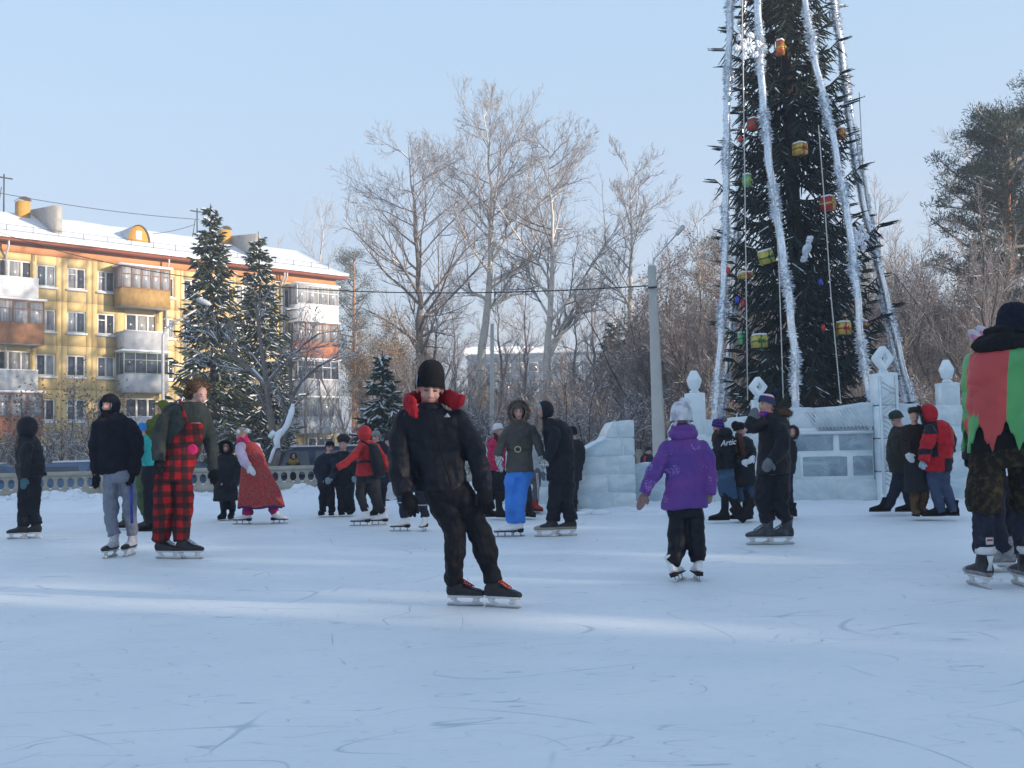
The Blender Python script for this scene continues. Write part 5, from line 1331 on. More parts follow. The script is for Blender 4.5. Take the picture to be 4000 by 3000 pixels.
class Person:
    def __init__(s, label, crop, foot, name='person', group=None, Y=None, gz=0.0, vox=1.0):
        s.c = crop
        u, v = s.uv(*foot)
        s.base = ground(u, v, gz) if Y is None else Vector((at(u, v, Y).x, Y, gz))
        s.Y = s.base.y; s.gz = gz
        s.m = s.Y / FPX / crop[2]             # metres per picture unit
        s.root = empty(name, s.base, label, 'person', group)
        s.core = MB(); s.bv = 1.0 if s.Y < 9 else 1.3; s.vox = max(0.006, s.Y * 0.0011) * vox
    def uv(s, x, y): return s.c[0] + x / s.c[2], s.c[1] + y / s.c[2]
    def pt(s, x, y, d=0.0): return at(*s.uv(x, y), s.Y + d)
    def gp(s, x, y): return ground(*s.uv(x, y), s.gz)
    def secs(s, mb, S, ratio=0.62, n=24, quilt=None, yaw=0.0, k=1.0):
        """horizontal slices (x, y, half width[, shift away[, depth ratio]]) joined into a rounded trunk"""
        A = []; ys = [q[1] for q in S]
        g = lambda i, y, df: float(np.interp(y, ys, [(q[i] if len(q) > i else df) for q in S]))
        tot = ys[-1] - ys[0]; m = max(8, int(tot * s.m / (0.02 if quilt else 0.05)))
        for i in range(m + 1):
            y = ys[0] + tot * i / m; c = s.pt(g(0, y, 0), y, g(3, y, 0)); hw = g(2, y, 0) * s.m * k
            if quilt: hw *= 1 - quilt[1] * 0.6 + quilt[1] * 1.2 * abs(math.sin(math.pi * (y - ys[0]) * s.m / quilt[0])) ** 0.6
            hd = hw * g(4, y, ratio)
            A.append((c, Vector((math.cos(yaw), math.sin(yaw), 0)) * hw, Vector((-math.sin(yaw), math.cos(yaw), 0)) * hd))
        mb.loft(A, n)
        return A
    def garment(s, name, m, S=None, tubes=(), ratio=0.62, quilt=None, folds=None, pick=None, extra=None, core=True, yaw=0.0, vox=1.0, qa=True):
        mb = MB()
        if S: s.secs(mb, S, ratio, quilt=quilt, yaw=yaw)
        for t in tubes:
            limb_tube(mb, [s.pt(p[0], p[1], p[3] if len(p) > 3 else 0) for p in t], [p[2] * s.m for p in t], quilt=quilt if qa else None)
        if extra: extra(mb)
        if core:
            if S: s.secs(s.core, S, ratio, k=0.72, n=14)
            for t in tubes: s.core.tube([s.pt(p[0], p[1], p[3] if len(p) > 3 else 0) for p in t], [p[2] * s.m * 0.6 for p in t], 8)
        me = remesh(mb, s.vox * vox, folds or ((0.15, 0.04), (0.055, 0.022)))
        if pick: set_mi(me, pick(centers(me)))
        me.transform(Matrix.Translation(-s.base))
        return obj(name, me, m, s.root, True)
    # ---- head
    def head(s, x, y, hh, yaw=0.0, pitch=0.0, tilt=0.0, d=0.0, neck=None, face=True):
        s.hc = s.pt(x, y, d); s.hk = hh * s.m / 0.118 * 1.09
        s.HR = Matrix.Rotation(R(yaw), 3, 'Z') @ Matrix.Rotation(R(tilt), 3, 'Y') @ Matrix.Rotation(R(pitch), 3, 'X')
        k = s.hk; H = lambda a, b, c: s.hc + s.HR @ Vector((a * k, b * k, c * k)); s.H = H
        mb = s.core; B = lambda p, r, n=16, m=12: mb.ball(H(*p), tuple(q * k for q in r), n, m, s.HR)
        B((0, 0.012, 0.028), (0.076, 0.093, 0.090), 20, 14)          # skull
        B((0, -0.028, -0.030), (0.058, 0.062, 0.072), 18, 12)         # face
        B((0, -0.052, -0.088), (0.026, 0.026, 0.022))                 # chin
        B((0, -0.020, -0.068), (0.050, 0.052, 0.034))                 # jaw
        for sg in (-1, 1):
            B((sg * 0.034, -0.062, -0.028), (0.024, 0.022, 0.024))    # cheek
            B((sg * 0.026, -0.074, 0.026), (0.024, 0.012, 0.008))     # brow
            B((sg * 0.078, 0.010, -0.008), (0.010, 0.018, 0.030))     # ear
            B((sg * 0.012, -0.094, -0.030), (0.008, 0.009, 0.007))    # nostril
        mb.tube([H(0, -0.080, 0.018), H(0, -0.094, -0.008), H(0, -0.104, -0.028)], [0.009 * k, 0.011 * k, 0.013 * k], 8); B((0, -0.100, -0.029), (0.012, 0.011, 0.010))
        B((0, -0.083, -0.052), (0.022, 0.012, 0.007)); B((0, -0.081, -0.064), (0.019, 0.011, 0.007))
        nk = neck or (x, y + hh * 1.9)
        mb.tube([H(0, 0.012, -0.05), s.pt(nk[0], nk[1], d + 0.02)], [0.050 * k, 0.062 * k], 12)
        if face:
            for sg in (-1, 1):
                e = MB(); e.ball(H(sg * 0.029, -0.079, 0.006), (0.014 * k, 0.006 * k, 0.0065 * k), 12, 8, s.HR); e.build('eye', M_EYE, s.root, True)
    def body(s, hairm=None):
        me = remesh(s.core, s.Y * 0.00105 * s.bv, folds=(), smooth=1)
        c = (centers(me) - np.array(s.hc)) @ np.array(s.HR) / s.hk
        mi = np.zeros(len(c), dtype=int)
        fr = c[:, 1] < -0.055
        mi[fr & (np.abs(c[:, 0]) < 0.024) & (c[:, 2] < -0.046) & (c[:, 2] > -0.072)] = 1
        mi[fr & (np.abs(c[:, 0]) > 0.012) & (np.abs(c[:, 0]) < 0.046) & (c[:, 2] > 0.021) & (c[:, 2] < 0.032)] = 2
        if hairm: mi[(c[:, 1] > -0.03 + 0.3 * np.maximum(0, -c[:, 2])) & (c[:, 2] > -0.05) & (np.abs(c[:, 2]) < 0.2) & (np.linalg.norm(c, axis=1) < 0.15)] = 3
        set_mi(me, mi); me.transform(Matrix.Translation(-s.base))
        return obj('body', me, [M_SKIN, M_LIP, M_BROW, hairm or M_BROW], s.root, True)
    # ---- headwear
    def beanie(s, m, z0=0.035, top=0.15, w=0.092, slant=-0.25, cuff=True, pick=None, pom=None, pomr=0.045, pomat=None, name='knitted_hat', back=0.0, bulge=1.0):
        """knitted hat; pick(t) gives the material slot by height fraction"""
        k = s.hk; n = 28; rings = 14; V = []; F = []; mi = []
        for j in range(rings + 1):
            t = j / rings; z = z0 + (top - z0) * math.sin(t * math.pi / 2) ** 1.0
            r = w * (math.cos(t * math.pi / 2) ** 0.55 if t < 1 else 0.02) * (1 + 0.04 * math.sin(t * 3)) * (bulge if 0.2 < t < 0.9 else 1)
            if cuff and j in (0, 1): r *= 1.05
            for i in range(n):
                a = 2 * math.pi * i / n; px, py = r * math.cos(a), r * 1.13 * math.sin(a) + 0.012 + back * t
                V.append(tuple(s.H(px, py, z + slant * (py) * (1 - t))))
        for j in range(rings):
            for i in range(n): F.append((j * n + i, j * n + (i + 1) % n, (j + 1) * n + (i + 1) % n, (j + 1) * n + i)); mi.append(pick((j + 0.5) / rings) if pick else 0)
        mb = MB(); mb.add(V, [F]); me = np_mesh(name, np.array(V) - np.array(s.base), [F], mi)
        o = obj(name, me, m, s.root, True)
        if pom is not None:
            c = s.H(*pom); s.fur(c, pomr * k, pomat or (m[0] if isinstance(m, (list, tuple)) else m), 260, 0.5, o, 'pompom')
        return o
    def fur(s, c, r, m, n=300, ln=0.5, parent=None, name='fur', squash=(1, 1, 1), w=0.10):
        g = np.random.RandomState(int(abs(c.x) * 100) + n)
        mb = MB(); mb.ball(c, tuple(r * 0.8 * q for q in squash), 12, 8, s.HR if hasattr(s, 'HR') else None)
        u = g.normal(size=(n, 3)); u /= np.linalg.norm(u, axis=1, keepdims=True); q = u * np.array(squash) * r * 0.75
        Rm = np.array(s.HR); q = q @ Rm.T; uu = u @ Rm.T
        tip = q * (1 + ln * g.uniform(0.5, 1, (n, 1)) * 0.75) + g.normal(0, 0.10 * r, (n, 3))
        wv = np.cross(uu, g.normal(size=(n, 3))); wv /= np.linalg.norm(wv, axis=1, keepdims=True); wv *= r * w
        C = np.array(c)
        V = np.stack([C + q - wv, C + q + wv, C + tip], 1).reshape(-1, 3); mb.add(V, [(np.arange(n) * 3)[:, None] + np.arange(3)[None]])
        return mb.build(name, m, parent or s.root, True)
    def hood(s, m, open_=0.95, rx=0.112, ry=0.125, rz=0.128, dz=0.004, dy=0.022, trim=None, trimlen=0.05, name='hood', trimn=900, point=0.0):
        """raised hood: an ellipsoid shell open towards the face; optional fur trim round the opening"""
        k = s.hk; n = 28; m_ = 12; V = []
        for lay, sc in ((0, 1.0), (1, 0.88)):
            for j in range(m_ + 1):
                th = open_ + (math.pi - open_) * j / m_
                for i in range(n):
                    a = 2 * math.pi * i / n
                    x, y, z = math.sin(th) * math.cos(a), -math.cos(th), math.sin(th) * math.sin(a)
                    if z < 0: z *= 1.15
                    V.append(tuple(s.H(x * rx * sc, y * ry * sc + dy, z * rz * sc + dz + point * max(0, y) * 0.3)))
        F = []
        for j in range(m_):
            for i in range(n):
                F.append((j * n + i, (j + 1) * n + i, (j + 1) * n + (i + 1) % n, j * n + (i + 1) % n))
        b = (m_ + 1) * n
        F += [(b + q[0], b + q[3], b + q[2], b + q[1]) for q in F[:m_ * n]]
        F += [(i, (i + 1) % n, b + (i + 1) % n, b + i) for i in range(n)]
        me = np_mesh(name, np.array(V) - np.array(s.base), [F]); o = obj(name, me, m, s.root, True)
        if trim:
            g = np.random.RandomState(5); P = []; T = []; Wv = []
            for _ in range(trimn):
                a = g.uniform(0, 2 * math.pi); th = open_ + g.normal(0, 0.07)
                x, y, z = math.sin(th) * math.cos(a), -math.cos(th), math.sin(th) * math.sin(a)
                if z < 0: z *= 1.15
                p = s.H(x * rx, y * ry + dy, z * rz + dz); o2 = Vector((math.cos(a), -0.75, math.sin(a))) + Vector((g.normal(0, 0.35), g.normal(0, 0.35), g.normal(0, 0.35)))
                dv = (s.HR @ o2).normalized(); L_ = trimlen * k * g.uniform(0.6, 1.1)
                P.append(tuple(p)); T.append(tuple(p + dv * L_)); w_ = dv.cross(Vector((g.normal(), g.normal(), g.normal()))).normalized() * (0.007 * k); Wv.append(tuple(w_))
            P, T, Wv = np.array(P), np.array(T), np.array(Wv); nn = len(P)
            mb = MB(); mb.add(np.stack([P - Wv, P + Wv, T], 1).reshape(-1, 3), [(np.arange(nn) * 3)[:, None] + np.arange(3)[None]])
            mb.tube([s.H(math.sin(open_) * math.cos(a) * rx, -math.cos(open_) * ry + dy - 0.008, math.sin(open_) * math.sin(a) * rz * (1.15 if math.sin(a) < 0 else 1) + dz) for a in np.linspace(0, 2 * math.pi, 24)], 0.018 * k, 6)
            mb.build('fur_trim', trim, o, True)
        return o
    def strands(s, m, pts, r, n=160, name='hair', ln=0.1):
        """a hank of hair: many thin tapering strips along a path"""
        g = np.random.RandomState(7); mb = MB(); q = [s.pt(*p) for p in pts]
        mb.tube(q, [r * s.m * (0.9 if i < len(q) - 1 else 0.5) for i in range(len(q))], 10)
        P = np.array([tuple(a) for a in q]); cum = np.concatenate([[0], np.cumsum(np.linalg.norm(np.diff(P, axis=0), axis=1))])
        t0 = g.uniform(0, cum[-1] * 0.85, n); t1 = np.minimum(cum[-1] * 1.05, t0 + g.uniform(0.4, 1.0, n) * cum[-1] * 0.35)
        f = lambda t: np.stack([np.interp(t, cum, P[:, k]) for k in range(3)], 1)
        off = g.normal(size=(n, 3)); off /= np.linalg.norm(off, axis=1, keepdims=True); off *= r * s.m * 0.95
        a, b = f(t0) + off * 0.9, f(t1) + off * g.uniform(0.8, 1.25, (n, 1)); w = np.cross(b - a, off); w /= np.linalg.norm(w, axis=1, keepdims=True) + 1e-9; w *= 0.008
        mb.add(np.stack([a - w, a + w, b], 1).reshape(-1, 3), [(np.arange(n) * 3)[:, None] + np.arange(3)[None]])
        return mb.build(name, m, s.root, True)
    # ---- hands
    def hand(s, wrist, tip, m, kind='mitten', thumb=1, r=None, name=None, d0=0.0, d1=0.0, flat=0.5):
        """wrist, tip in picture units; thumb +1 leaves to the right of the picture, -1 to the left"""
        a = s.pt(wrist[0], wrist[1], wrist[2] if len(wrist) > 2 else 0); b = s.pt(tip[0], tip[1], tip[2] if len(tip) > 2 else 0)
        ax = (b - a); Lh = ax.length; ax.normalize(); side = ax.cross(Vector((0, 1, 0)))
        if side.length < 0.1: side = Vector((1, 0, 0))
        side.normalize(); side = side * (1 if side.x >= 0 else -1) * thumb; nrm = ax.cross(side).normalized()
        if nrm.y > 0: nrm = -nrm
        w = Lh * 0.25 if r is None else r * s.m; mb = MB()
        P = lambda t, u, v: a + ax * (t * Lh) + side * (u * w) + nrm * (v * w)
        mb.loft([(P(t, 0, 0), side * (w * q), nrm * (w * q * flat)) for t, q in ((-0.12, 0.70), (0.0, 0.78), (0.18, 0.95), (0.38, 1.02), (0.52, 0.95), (0.58, 0.8))], 14)
        mb.tube([P(0.10, 0.5, 0.05), P(0.30, 1.15, 0.15), P(0.48, 1.30, 0.30)], [w * 0.34, w * 0.32, w * 0.24], 8); mb.ball(P(0.48, 1.30, 0.30), w * 0.24, 8, 6)
        if kind == 'mitten':
            mb.loft([(P(t, u, v), side * (w * q), nrm * (w * q * 0.55)) for t, q, u, v in ((0.45, 0.98, 0, 0), (0.65, 0.92, -0.02, 0.05), (0.82, 0.78, -0.04, 0.14), (0.95, 0.5, -0.05, 0.24), (1.0, 0.2, -0.05, 0.28))], 14)
        else:
            for i, (u, L1) in enumerate(((0.74, 0.90), (0.25, 1.0), (-0.25, 0.94), (-0.72, 0.80))):
                q = [P(0.5, u, 0), P(0.5 + (L1 - 0.5) * 0.45, u * 1.06, 0.10), P(0.5 + (L1 - 0.5) * 0.8, u * 1.06, 0.34), P(L1 - 0.02, u * 1.03, 0.62)]
                mb.tube(q, [w * 0.27, w * 0.255, w * 0.235, w * 0.19], 8); mb.ball(q[-1], w * 0.19, 8, 6)
        if m is None:
            s.core.v += mb.v; return None
        vx = max(0.0045, min(w * 0.11, s.Y * 0.0007))
        me = remesh(mb, vx, folds=((0.03, 0.004),), smooth=1); me.transform(Matrix.Translation(-s.base))
        return obj(name or ('mitten' if kind == 'mitten' else 'glove'), me, m, s.root, True)
    # ---- feet
    def foot(s, x, y, yaw, kind='boot', m=None, k=1.0, plant=True, d=0.0, pitch=0.0, roll=0.0, lace=None, m2=None, shaft=None):
        """x, y picture position of the middle of the sole (blade) on the ground; yaw toe direction (0 right, 180 left, -90 towards the camera)"""
        O = s.gp(x, y) if plant else s.pt(x, y, d)
        Rm = Matrix.Rotation(R(yaw), 3, 'Z') @ Matrix.Rotation(R(-pitch), 3, 'Y') @ Matrix.Rotation(R(roll), 3, 'X')
        T = lambda a, b, c: O + Rm @ Vector((a * k, b * k, c * k)); X = Rm @ Vector((1, 0, 0)); Yv = Rm @ Vector((0, 1, 0)); Z = Rm @ Vector((0, 0, 1))
        zs = {'hockey': 0.078, 'figure': 0.070, 'boot': 0.018, 'tall': 0.018}[kind]
        if kind == 'figure': mm = m or M_WLEATH
        elif kind == 'hockey': mm = m or M_BLEATH
        else: mm = m or M_BLACKW
        b = MB(); lf = 0 if kind != 'figure' else 0.028
        top = zs + {'hockey': 0.20, 'figure': 0.19, 'boot': 0.17, 'tall': 0.36}[kind]
        if shaft: top = zs + shaft
        # foot volume: slices along the foot, then the shaft
        S = [(0.175, 0.010, 0.018), (0.165, 0.030, 0.036), (0.13, 0.043, 0.048), (0.08, 0.048, 0.060), (0.02, 0.044, 0.082), (-0.04, 0.040, 0.105), (-0.09, 0.036, 0.10), (-0.108, 0.025, 0.07)]
        b.loft([(T(a, 0, zs + h / 2 + lf * max(0, (0.02 - a) / 0.13)), Yv * (w * k), Z * (h / 2 * k * 1.02)) for a, w, h in S], 16)
        b.loft([(T(a, 0, z), X * (rx * k), Yv * (ry * k)) for a, z, rx, ry in ((-0.03, zs + 0.03 + lf, 0.07, 0.040), (-0.035, zs + 0.09 + lf, 0.062, 0.042), (-0.05, zs + 0.14, 0.052, 0.045), (-0.055, top - 0.02, 0.055, 0.052), (-0.055, top, 0.050, 0.048))], 16)
        me = remesh(b, max(0.006, s.Y * 0.0009), folds=((0.05, 0.004),), smooth=1)
        name = 'skate' if kind in ('hockey', 'figure') else 'boot'
        if m2:
            c = centers(me); Ov = np.array(O); q = (c - Ov) @ np.array(Rm) / k
            set_mi(me, ((q[:, 0] > 0.10) | ((q[:, 2] < zs + 0.03) & (q[:, 0] < 0.1))).astype(int)); mm = [mm, m2]
        me.transform(Matrix.Translation(-s.base)); o = obj(name, me, mm, s.root, True)
        if kind == 'hockey':
            h = MB(); w = 0.016
            h.box(T(0.03, 0, zs - 0.006), (0.26 * k, 0.045 * k, 0.014 * k), (X, Yv))
            for a0, a1 in ((0.095, 0.075), (-0.075, -0.055)):
                h.loft([(T(a0 + 0.02, 0, zs - 0.010), X * (0.034 * k), Yv * (0.020 * k)), (T(a0 + 0.012, 0, zs - 0.03), X * (0.022 * k), Yv * (0.012 * k)), (T(a1 + 0.030, 0, 0.026), X * (0.030 * k), Yv * (0.008 * k))], 10)
            h.box(T(0.03, 0, 0.024), (0.26 * k, 0.012 * k, 0.010 * k), (X, Yv)); h.build('blade_holder', M_WPLAST, o, True)
            bl = MB(); bl.add([tuple(T(a, q, z)) for q in (-0.002, 0.002) for a, z in ((-0.115, 0.018), (-0.105, 0.002), (0.15, 0.0), (0.172, 0.010), (0.175, 0.020))], [[(i, (i + 1) % 5, 5 + (i + 1) % 5, 5 + i) for i in range(5)], [(4, 3, 2, 1, 0), (5, 6, 7, 8, 9)]])
            bl.build('blade', M_STEEL, o)
        elif kind == 'figure':
            h = MB(); h.add([tuple(T(a, q, z)) for q in (-0.03, 0.03) for a, z in ((-0.115, zs + lf * 0.9), (-0.105, zs - 0.018), (-0.045, zs - 0.018), (-0.035, zs + lf * 0.5))], [[(0, 1, 5, 4), (1, 2, 6, 5), (2, 3, 7, 6), (3, 0, 4, 7)], [(3, 2, 1, 0), (4, 5, 6, 7)]])
            h.box(T(0.06, 0, zs - 0.001), (0.22 * k, 0.075 * k, 0.010 * k), (X, Yv)); h.build('heel_and_sole', M_SOLE, o)
            bl = MB(); t = 0.003
            bl.box(T(0.03, 0, 0.010), (0.31 * k, t * 2, 0.016 * k), (X, Yv))
            for a in (0.12, 0.03, -0.075): bl.box(T(a, 0, zs / 2), (0.018 * k, t * 2, (zs - 0.012) * k), (X, Yv))
            bl.box(T(0.03, 0, zs - 0.010), (0.27 * k, 0.03 * k, 0.005 * k), (X, Yv)); bl.build('blade', M_STEEL, o)
        else:
            h = MB(); h.loft([(T(0.035, 0, z), X * (0.145 * k), Yv * (0.046 * k)) for z in (0.0, 0.02)], 16); h.build('sole', M_SOLE, o)
        if lace:
            h = MB()
            for i in range(5):
                t = i / 4; a = 0.085 - 0.075 * t; z = zs + 0.066 + 0.045 * t
                for sg in (-1, 1): h.tube([T(a, sg * 0.030, z - 0.006), T(a - 0.008, 0, z + 0.012), T(a - 0.018, -sg * 0.030, z + 0.002)], 0.0055 * k, 5)
            h.build('laces', lace, o)
        return T(-0.05, 0, zs + 0.13)
    def blob(s, name, m, x, y, rx, ry, rz=None, d=0.0, parent=None, rot=0.0):
        mb = MB(); q = (ry if rz is None else rz); mb.ball(s.pt(x, y, d), (rx * s.m, q * s.m, ry * s.m), 18, 12, Matrix.Rotation(rot, 3, 'Y')); return mb.build(name, m, parent or s.root, True)
    def legs(s, m, pelvis, L, ankles, name='trousers', **kw):
        """L: leg paths down to the shin in picture units; ankles: points returned by foot()"""
        mb = MB(); inv = []
        tubes = []
        def ex(mb):
            for t, an in zip(L, ankles):
                pts = []
                n = len(t)
                for i, p in enumerate(t):
                    dd = p[3] if len(p) > 3 else ((an.y - s.Y) * i / n if an is not None else 0)
                    pts.append(s.pt(p[0], p[1], dd))
                rs = [p[2] * s.m for p in t]
                if an is not None and kw.get('to_ankle', True):
                    while len(pts) > 1 and pts[-1].z < an.z + 0.05: pts.pop(); rs.pop(-2 if len(rs) > 1 else -1)
                if an is not None and kw.get('to_ankle', True): pts.append(an + Vector((0, 0, kw.get('hem', 0.0) - 0.035))); rs.append(rs[-1] * kw.get('flare', 1.0))
                limb_tube(mb, pts, rs); s.core.tube(pts[:-1] + [pts[-2].lerp(pts[-1], 0.15)], [r * 0.45 for r in rs], 8)
        kk = {a: b for a, b in kw.items() if a not in ('to_ankle', 'hem', 'flare')}
        return s.garment(name, m, pelvis, (), extra=ex, **kk)
# ================================================================ the people, each posed from the photograph
GR_S = 'people standing at the far edge of the rink'
M_REDC = cloth('red_hood_lining', (0.30, 0.009, 0.018), bump=0.3)
M_KNITB = cloth('black_knit', (0.009, 0.009, 0.012), rough=1.0, bscale=120, bump=0.3)
M_GREYST = cloth('grey_stripe', (0.30, 0.32, 0.36))
def stripes_h(mats, edges):
    return lambda t: next((i for e, i in edges if t < e), 0)
# ---- 1 boy in black with the red hood, skating towards us
D_ = (1450, 1350, 1.508)
p = Person('boy skating in a black jacket with a spread red hood and black beanie', D_, (600, 1540), group=None)
p.bv = 0.72
a1 = p.foot(535, 1534, -14, 'hockey', k=0.98, lace=cloth('dark_red_laces', (0.40, 0.03, 0.02)), roll=4)
a2 = p.foot(752, 1544, -24, 'hockey', k=0.98, lace=cloth('orange_laces', (0.75, 0.10, 0.02)), roll=-4)
p.head(347, 253, 101, yaw=8, pitch=17, tilt=4, neck=(350, 400))
p.garment('jacket', M_BLACK, [(350, 350, 66), (348, 370, 100), (345, 395, 150), (352, 440, 178), (365, 520, 172), (380, 620, 162), (398, 720, 158), (410, 800, 158), (414, 850, 150)],
          [[(205, 430, 62, 0.02), (172, 520, 66, 0), (160, 640, 64, -0.03), (178, 760, 62, -0.06), (205, 870, 52, -0.1)], [(500, 425, 66, 0.02), (568, 520, 68, 0), (618, 640, 66, 0), (650, 760, 62, -0.03), (660, 850, 56, -0.05)]],
          ratio=0.60, quilt=(0.11, 0.04), folds=((0.16, 0.05), (0.07, 0.02)), vox=0.9)
p.legs(M_BROWNBLK, [(430, 800, 140), (440, 850, 148), (455, 900, 150), (470, 940, 130)],
       [[(415, 900, 84), (446, 990, 76, -0.03), (498, 1080, 64, -0.10), (494, 1200, 62, -0.05), (480, 1320, 66, 0), (482, 1395, 56, 0)],
        [(532, 890, 84), (588, 990, 78), (640, 1090, 66, -0.06), (668, 1200, 64, -0.02), (700, 1290, 70, 0), (708, 1350, 68, 0), (716, 1400, 56, 0)]], [a1, a2], hem=0.0, folds=((0.13, 0.045), (0.07, 0.018)), vox=0.9)
p.hand((212, 880, -0.12), (252, 1015, -0.16), M_KNITB, 'glove', thumb=1, r=44)
p.hand((655, 850, -0.08), (700, 1005, -0.12), M_KNITB, 'glove', thumb=-1, r=46)
st = lambda t: 0
hat = p.beanie(M_KNITB, z0=-0.002, top=0.182, w=0.091, slant=-0.38)
sb = MB()
for i in range(3):
    x0 = -0.062 + i * 0.007
    sb.tube([p.H(-0.089 + 0.001 * i, -0.010 - i * 0.014, 0.012 + 0.002 * i), p.H(-0.0895, -0.020 - i * 0.014, 0.05), p.H(-0.086, -0.018 - i * 0.014, 0.095)], 0.0035, 5)
sb.build('hat_stripes', M_GREYST, hat)
# spread hood around the neck
def flap(mb, pts, w, t, n=10):
    q = [p.pt(*a[:3]) for a in pts]; secs = []
    for i, c in enumerate(q):
        dd = (q[min(i + 1, len(q) - 1)] - q[max(i - 1, 0)]).normalized(); up = Vector((0, 0.25, 1)).normalized(); nn = dd.cross(up).normalized(); u2 = nn.cross(dd)
        secs.append((c, u2 * (pts[i][3] * p.m), nn * t))
    mb.loft(secs, n)
def hoodflap(mb):
    flap(mb, [(262, 428, -0.20, 8), (250, 392, -0.19, 40), (232, 350, -0.15, 58), (212, 325, -0.04, 52), (255, 305, 0.08, 44), (350, 300, 0.13, 44), (430, 305, 0.09, 44), (462, 310, 0.01, 54), (492, 325, -0.08, 54), (532, 338, -0.11, 42)], 0, 0.026)
mb = MB(); hoodflap(mb); me = remesh(mb, 0.008, folds=((0.08, 0.03), (0.03, 0.01))); me.transform(Matrix.Translation(-p.base)); obj('hood', me, M_REDC, p.root, True)
mb = MB(); mb.loft([(p.pt(347, y, 0.02), Vector((w * p.m, 0, 0)), Vector((0, w * p.m * 1.05, 0))) for y, w in ((300, 70), (330, 74), (362, 80), (385, 84))], 18, False); 
me = remesh(mb, 0.008, folds=((0.06, 0.012),)) if False else None
mb2 = MB(); mb2.loft([(p.pt(347, y, 0.0), Vector((w * p.m, 0, 0)), Vector((0, w * p.m * 1.0, 0))) for y, w in ((338, 58), (348, 70), (370, 80), (390, 70))], 18); mb2.build('collar', M_BLACK, p.root, True)
mb = MB(); c = p.pt(448, 412, -0.245)
for i in range(3):
    h_ = 9 + i * 9; x0 = -14 + i * 10
    mb.add([tuple(c + Vector(((x0 + a) * p.m, 0, b * p.m))) for a, b in ((0, -8), (8, -8), (8, -8 + h_ - 4), (0, -8 + h_))], [[(0, 1, 2, 3)]])
lg = MB(); 
M_LOGO = cloth('pale_emblem', (0.32, 0.33, 0.36))
tri = [(-17, -9), (17, -9), (1, 15)]
lg.prism([(a * p.m, b * p.m) for a, b in tri], p.pt(447, 412, -0.268), Vector((1, 0, 0)), Vector((0, 0.3, 1)).normalized(), Vector((0, 1, 0)), 0.05); lg.build('chest_emblem', M_LOGO, p.root)
zp = MB(); zp.tube([p.pt(x, y, d) for x, y, d in ((368, 385, -0.20), (385, 480, -0.262), (405, 600, -0.262), (440, 720, -0.25), (470, 820, -0.225))], 0.006, 6); zp.build('zip', M_BLACKW, p.root)
p.body()
# ---- 2 girl in purple seen from behind
F_ = (2400, 1450, 1.844)
def purple_mat():
    m = mat('purple_nylon', (0.085, 0.038, 0.235), rough=0.6, var=0.15, scale=3, bump=0.8, bscale=14, col2=(0.17, 0.045, 0.25), thr=(0.45, 0.7))
    nt = m.node_tree; n = nt.nodes; l = nt.links; b = n['Principled BSDF']; src = b.inputs['Base Color'].links[0].from_socket
    tc = n.new('ShaderNodeTexCoord')
    v = n.new('ShaderNodeTexVoronoi'); v.inputs['Scale'].default_value = 90; l.new(tc.outputs['Object'], v.inputs[0])
    z = n.new('ShaderNodeTexVoronoi'); z.inputs['Scale'].default_value = 7.5; l.new(tc.outputs['Object'], z.inputs[0])
    a = n.new('ShaderNodeMath'); a.operation = 'LESS_THAN'; a.inputs[1].default_value = 0.36; l.new(v.outputs['Distance'], a.inputs[0])
    c = n.new('ShaderNodeMath'); c.operation = 'LESS_THAN'; c.inputs[1].default_value = 0.40; l.new(z.outputs['Distance'], c.inputs[0])
    e = n.new('ShaderNodeTexNoise'); e.inputs['Scale'].default_value = 2.4; l.new(tc.outputs['Object'], e.inputs[0])
    g = n.new('ShaderNodeMath'); g.operation = 'GREATER_THAN'; g.inputs[1].default_value = 0.52; l.new(e.outputs['Fac'], g.inputs[0])
    m1 = n.new('ShaderNodeMath'); m1.operation = 'MULTIPLY'; l.new(a.outputs[0], m1.inputs[0]); l.new(c.outputs[0], m1.inputs[1])
    m2 = n.new('ShaderNodeMath'); m2.operation = 'MULTIPLY'; l.new(m1.outputs[0], m2.inputs[0]); l.new(g.outputs[0], m2.inputs[1])
    m3 = n.new('ShaderNodeMath'); m3.operation = 'MULTIPLY'; m3.inputs[1].default_value = 0.8; l.new(m2.outputs[0], m3.inputs[0])
    mx = n.new('ShaderNodeMixRGB'); mx.inputs['Color2'].default_value = (0.42, 0.30, 0.62, 1); l.new(m3.outputs[0], mx.inputs['Fac']); l.new(src, mx.inputs['Color1']); l.new(mx.outputs[0], b.inputs['Base Color'])
    return m
M_PURPLE = purple_mat()
p = Person('girl in a purple snowflake jacket and pale fluffy hat, seen from behind', F_, (530, 1508))
a1 = p.foot(466, 1512, 62, 'figure', k=0.86, roll=-18, plant=True)
a2 = p.foot(600, 1506, 92, 'figure', k=0.86)
p.head(482, 320, 68, yaw=175, neck=(495, 470), face=False)
p.garment('jacket', M_PURPLE, [(497, 470, 70), (498, 500, 112), (500, 530, 138), (508, 580, 148), (512, 660, 144), (512, 760, 143), (510, 850, 148), (510, 940, 160), (509, 988, 166)],
          [[(385, 545, 56), (335, 650, 60), (285, 740, 58), (240, 820, 50), (212, 885, 44)], [(630, 545, 56), (672, 640, 56), (690, 740, 52), (690, 830, 46), (682, 885, 40)]], ratio=0.66, quilt=(0.16, 0.045), folds=((0.14, 0.03), (0.05, 0.008)), vox=0.85)
p.garment('hood', M_PURPLE, None, (), extra=lambda mb: (mb.ball(p.pt(495, 452, 0.0), (110 * p.m, 95 * p.m, 64 * p.m), 20, 12), mb.ball(p.pt(495, 405, -0.02), (92 * p.m, 80 * p.m, 34 * p.m), 20, 10)), core=False, folds=((0.08, 0.02),))
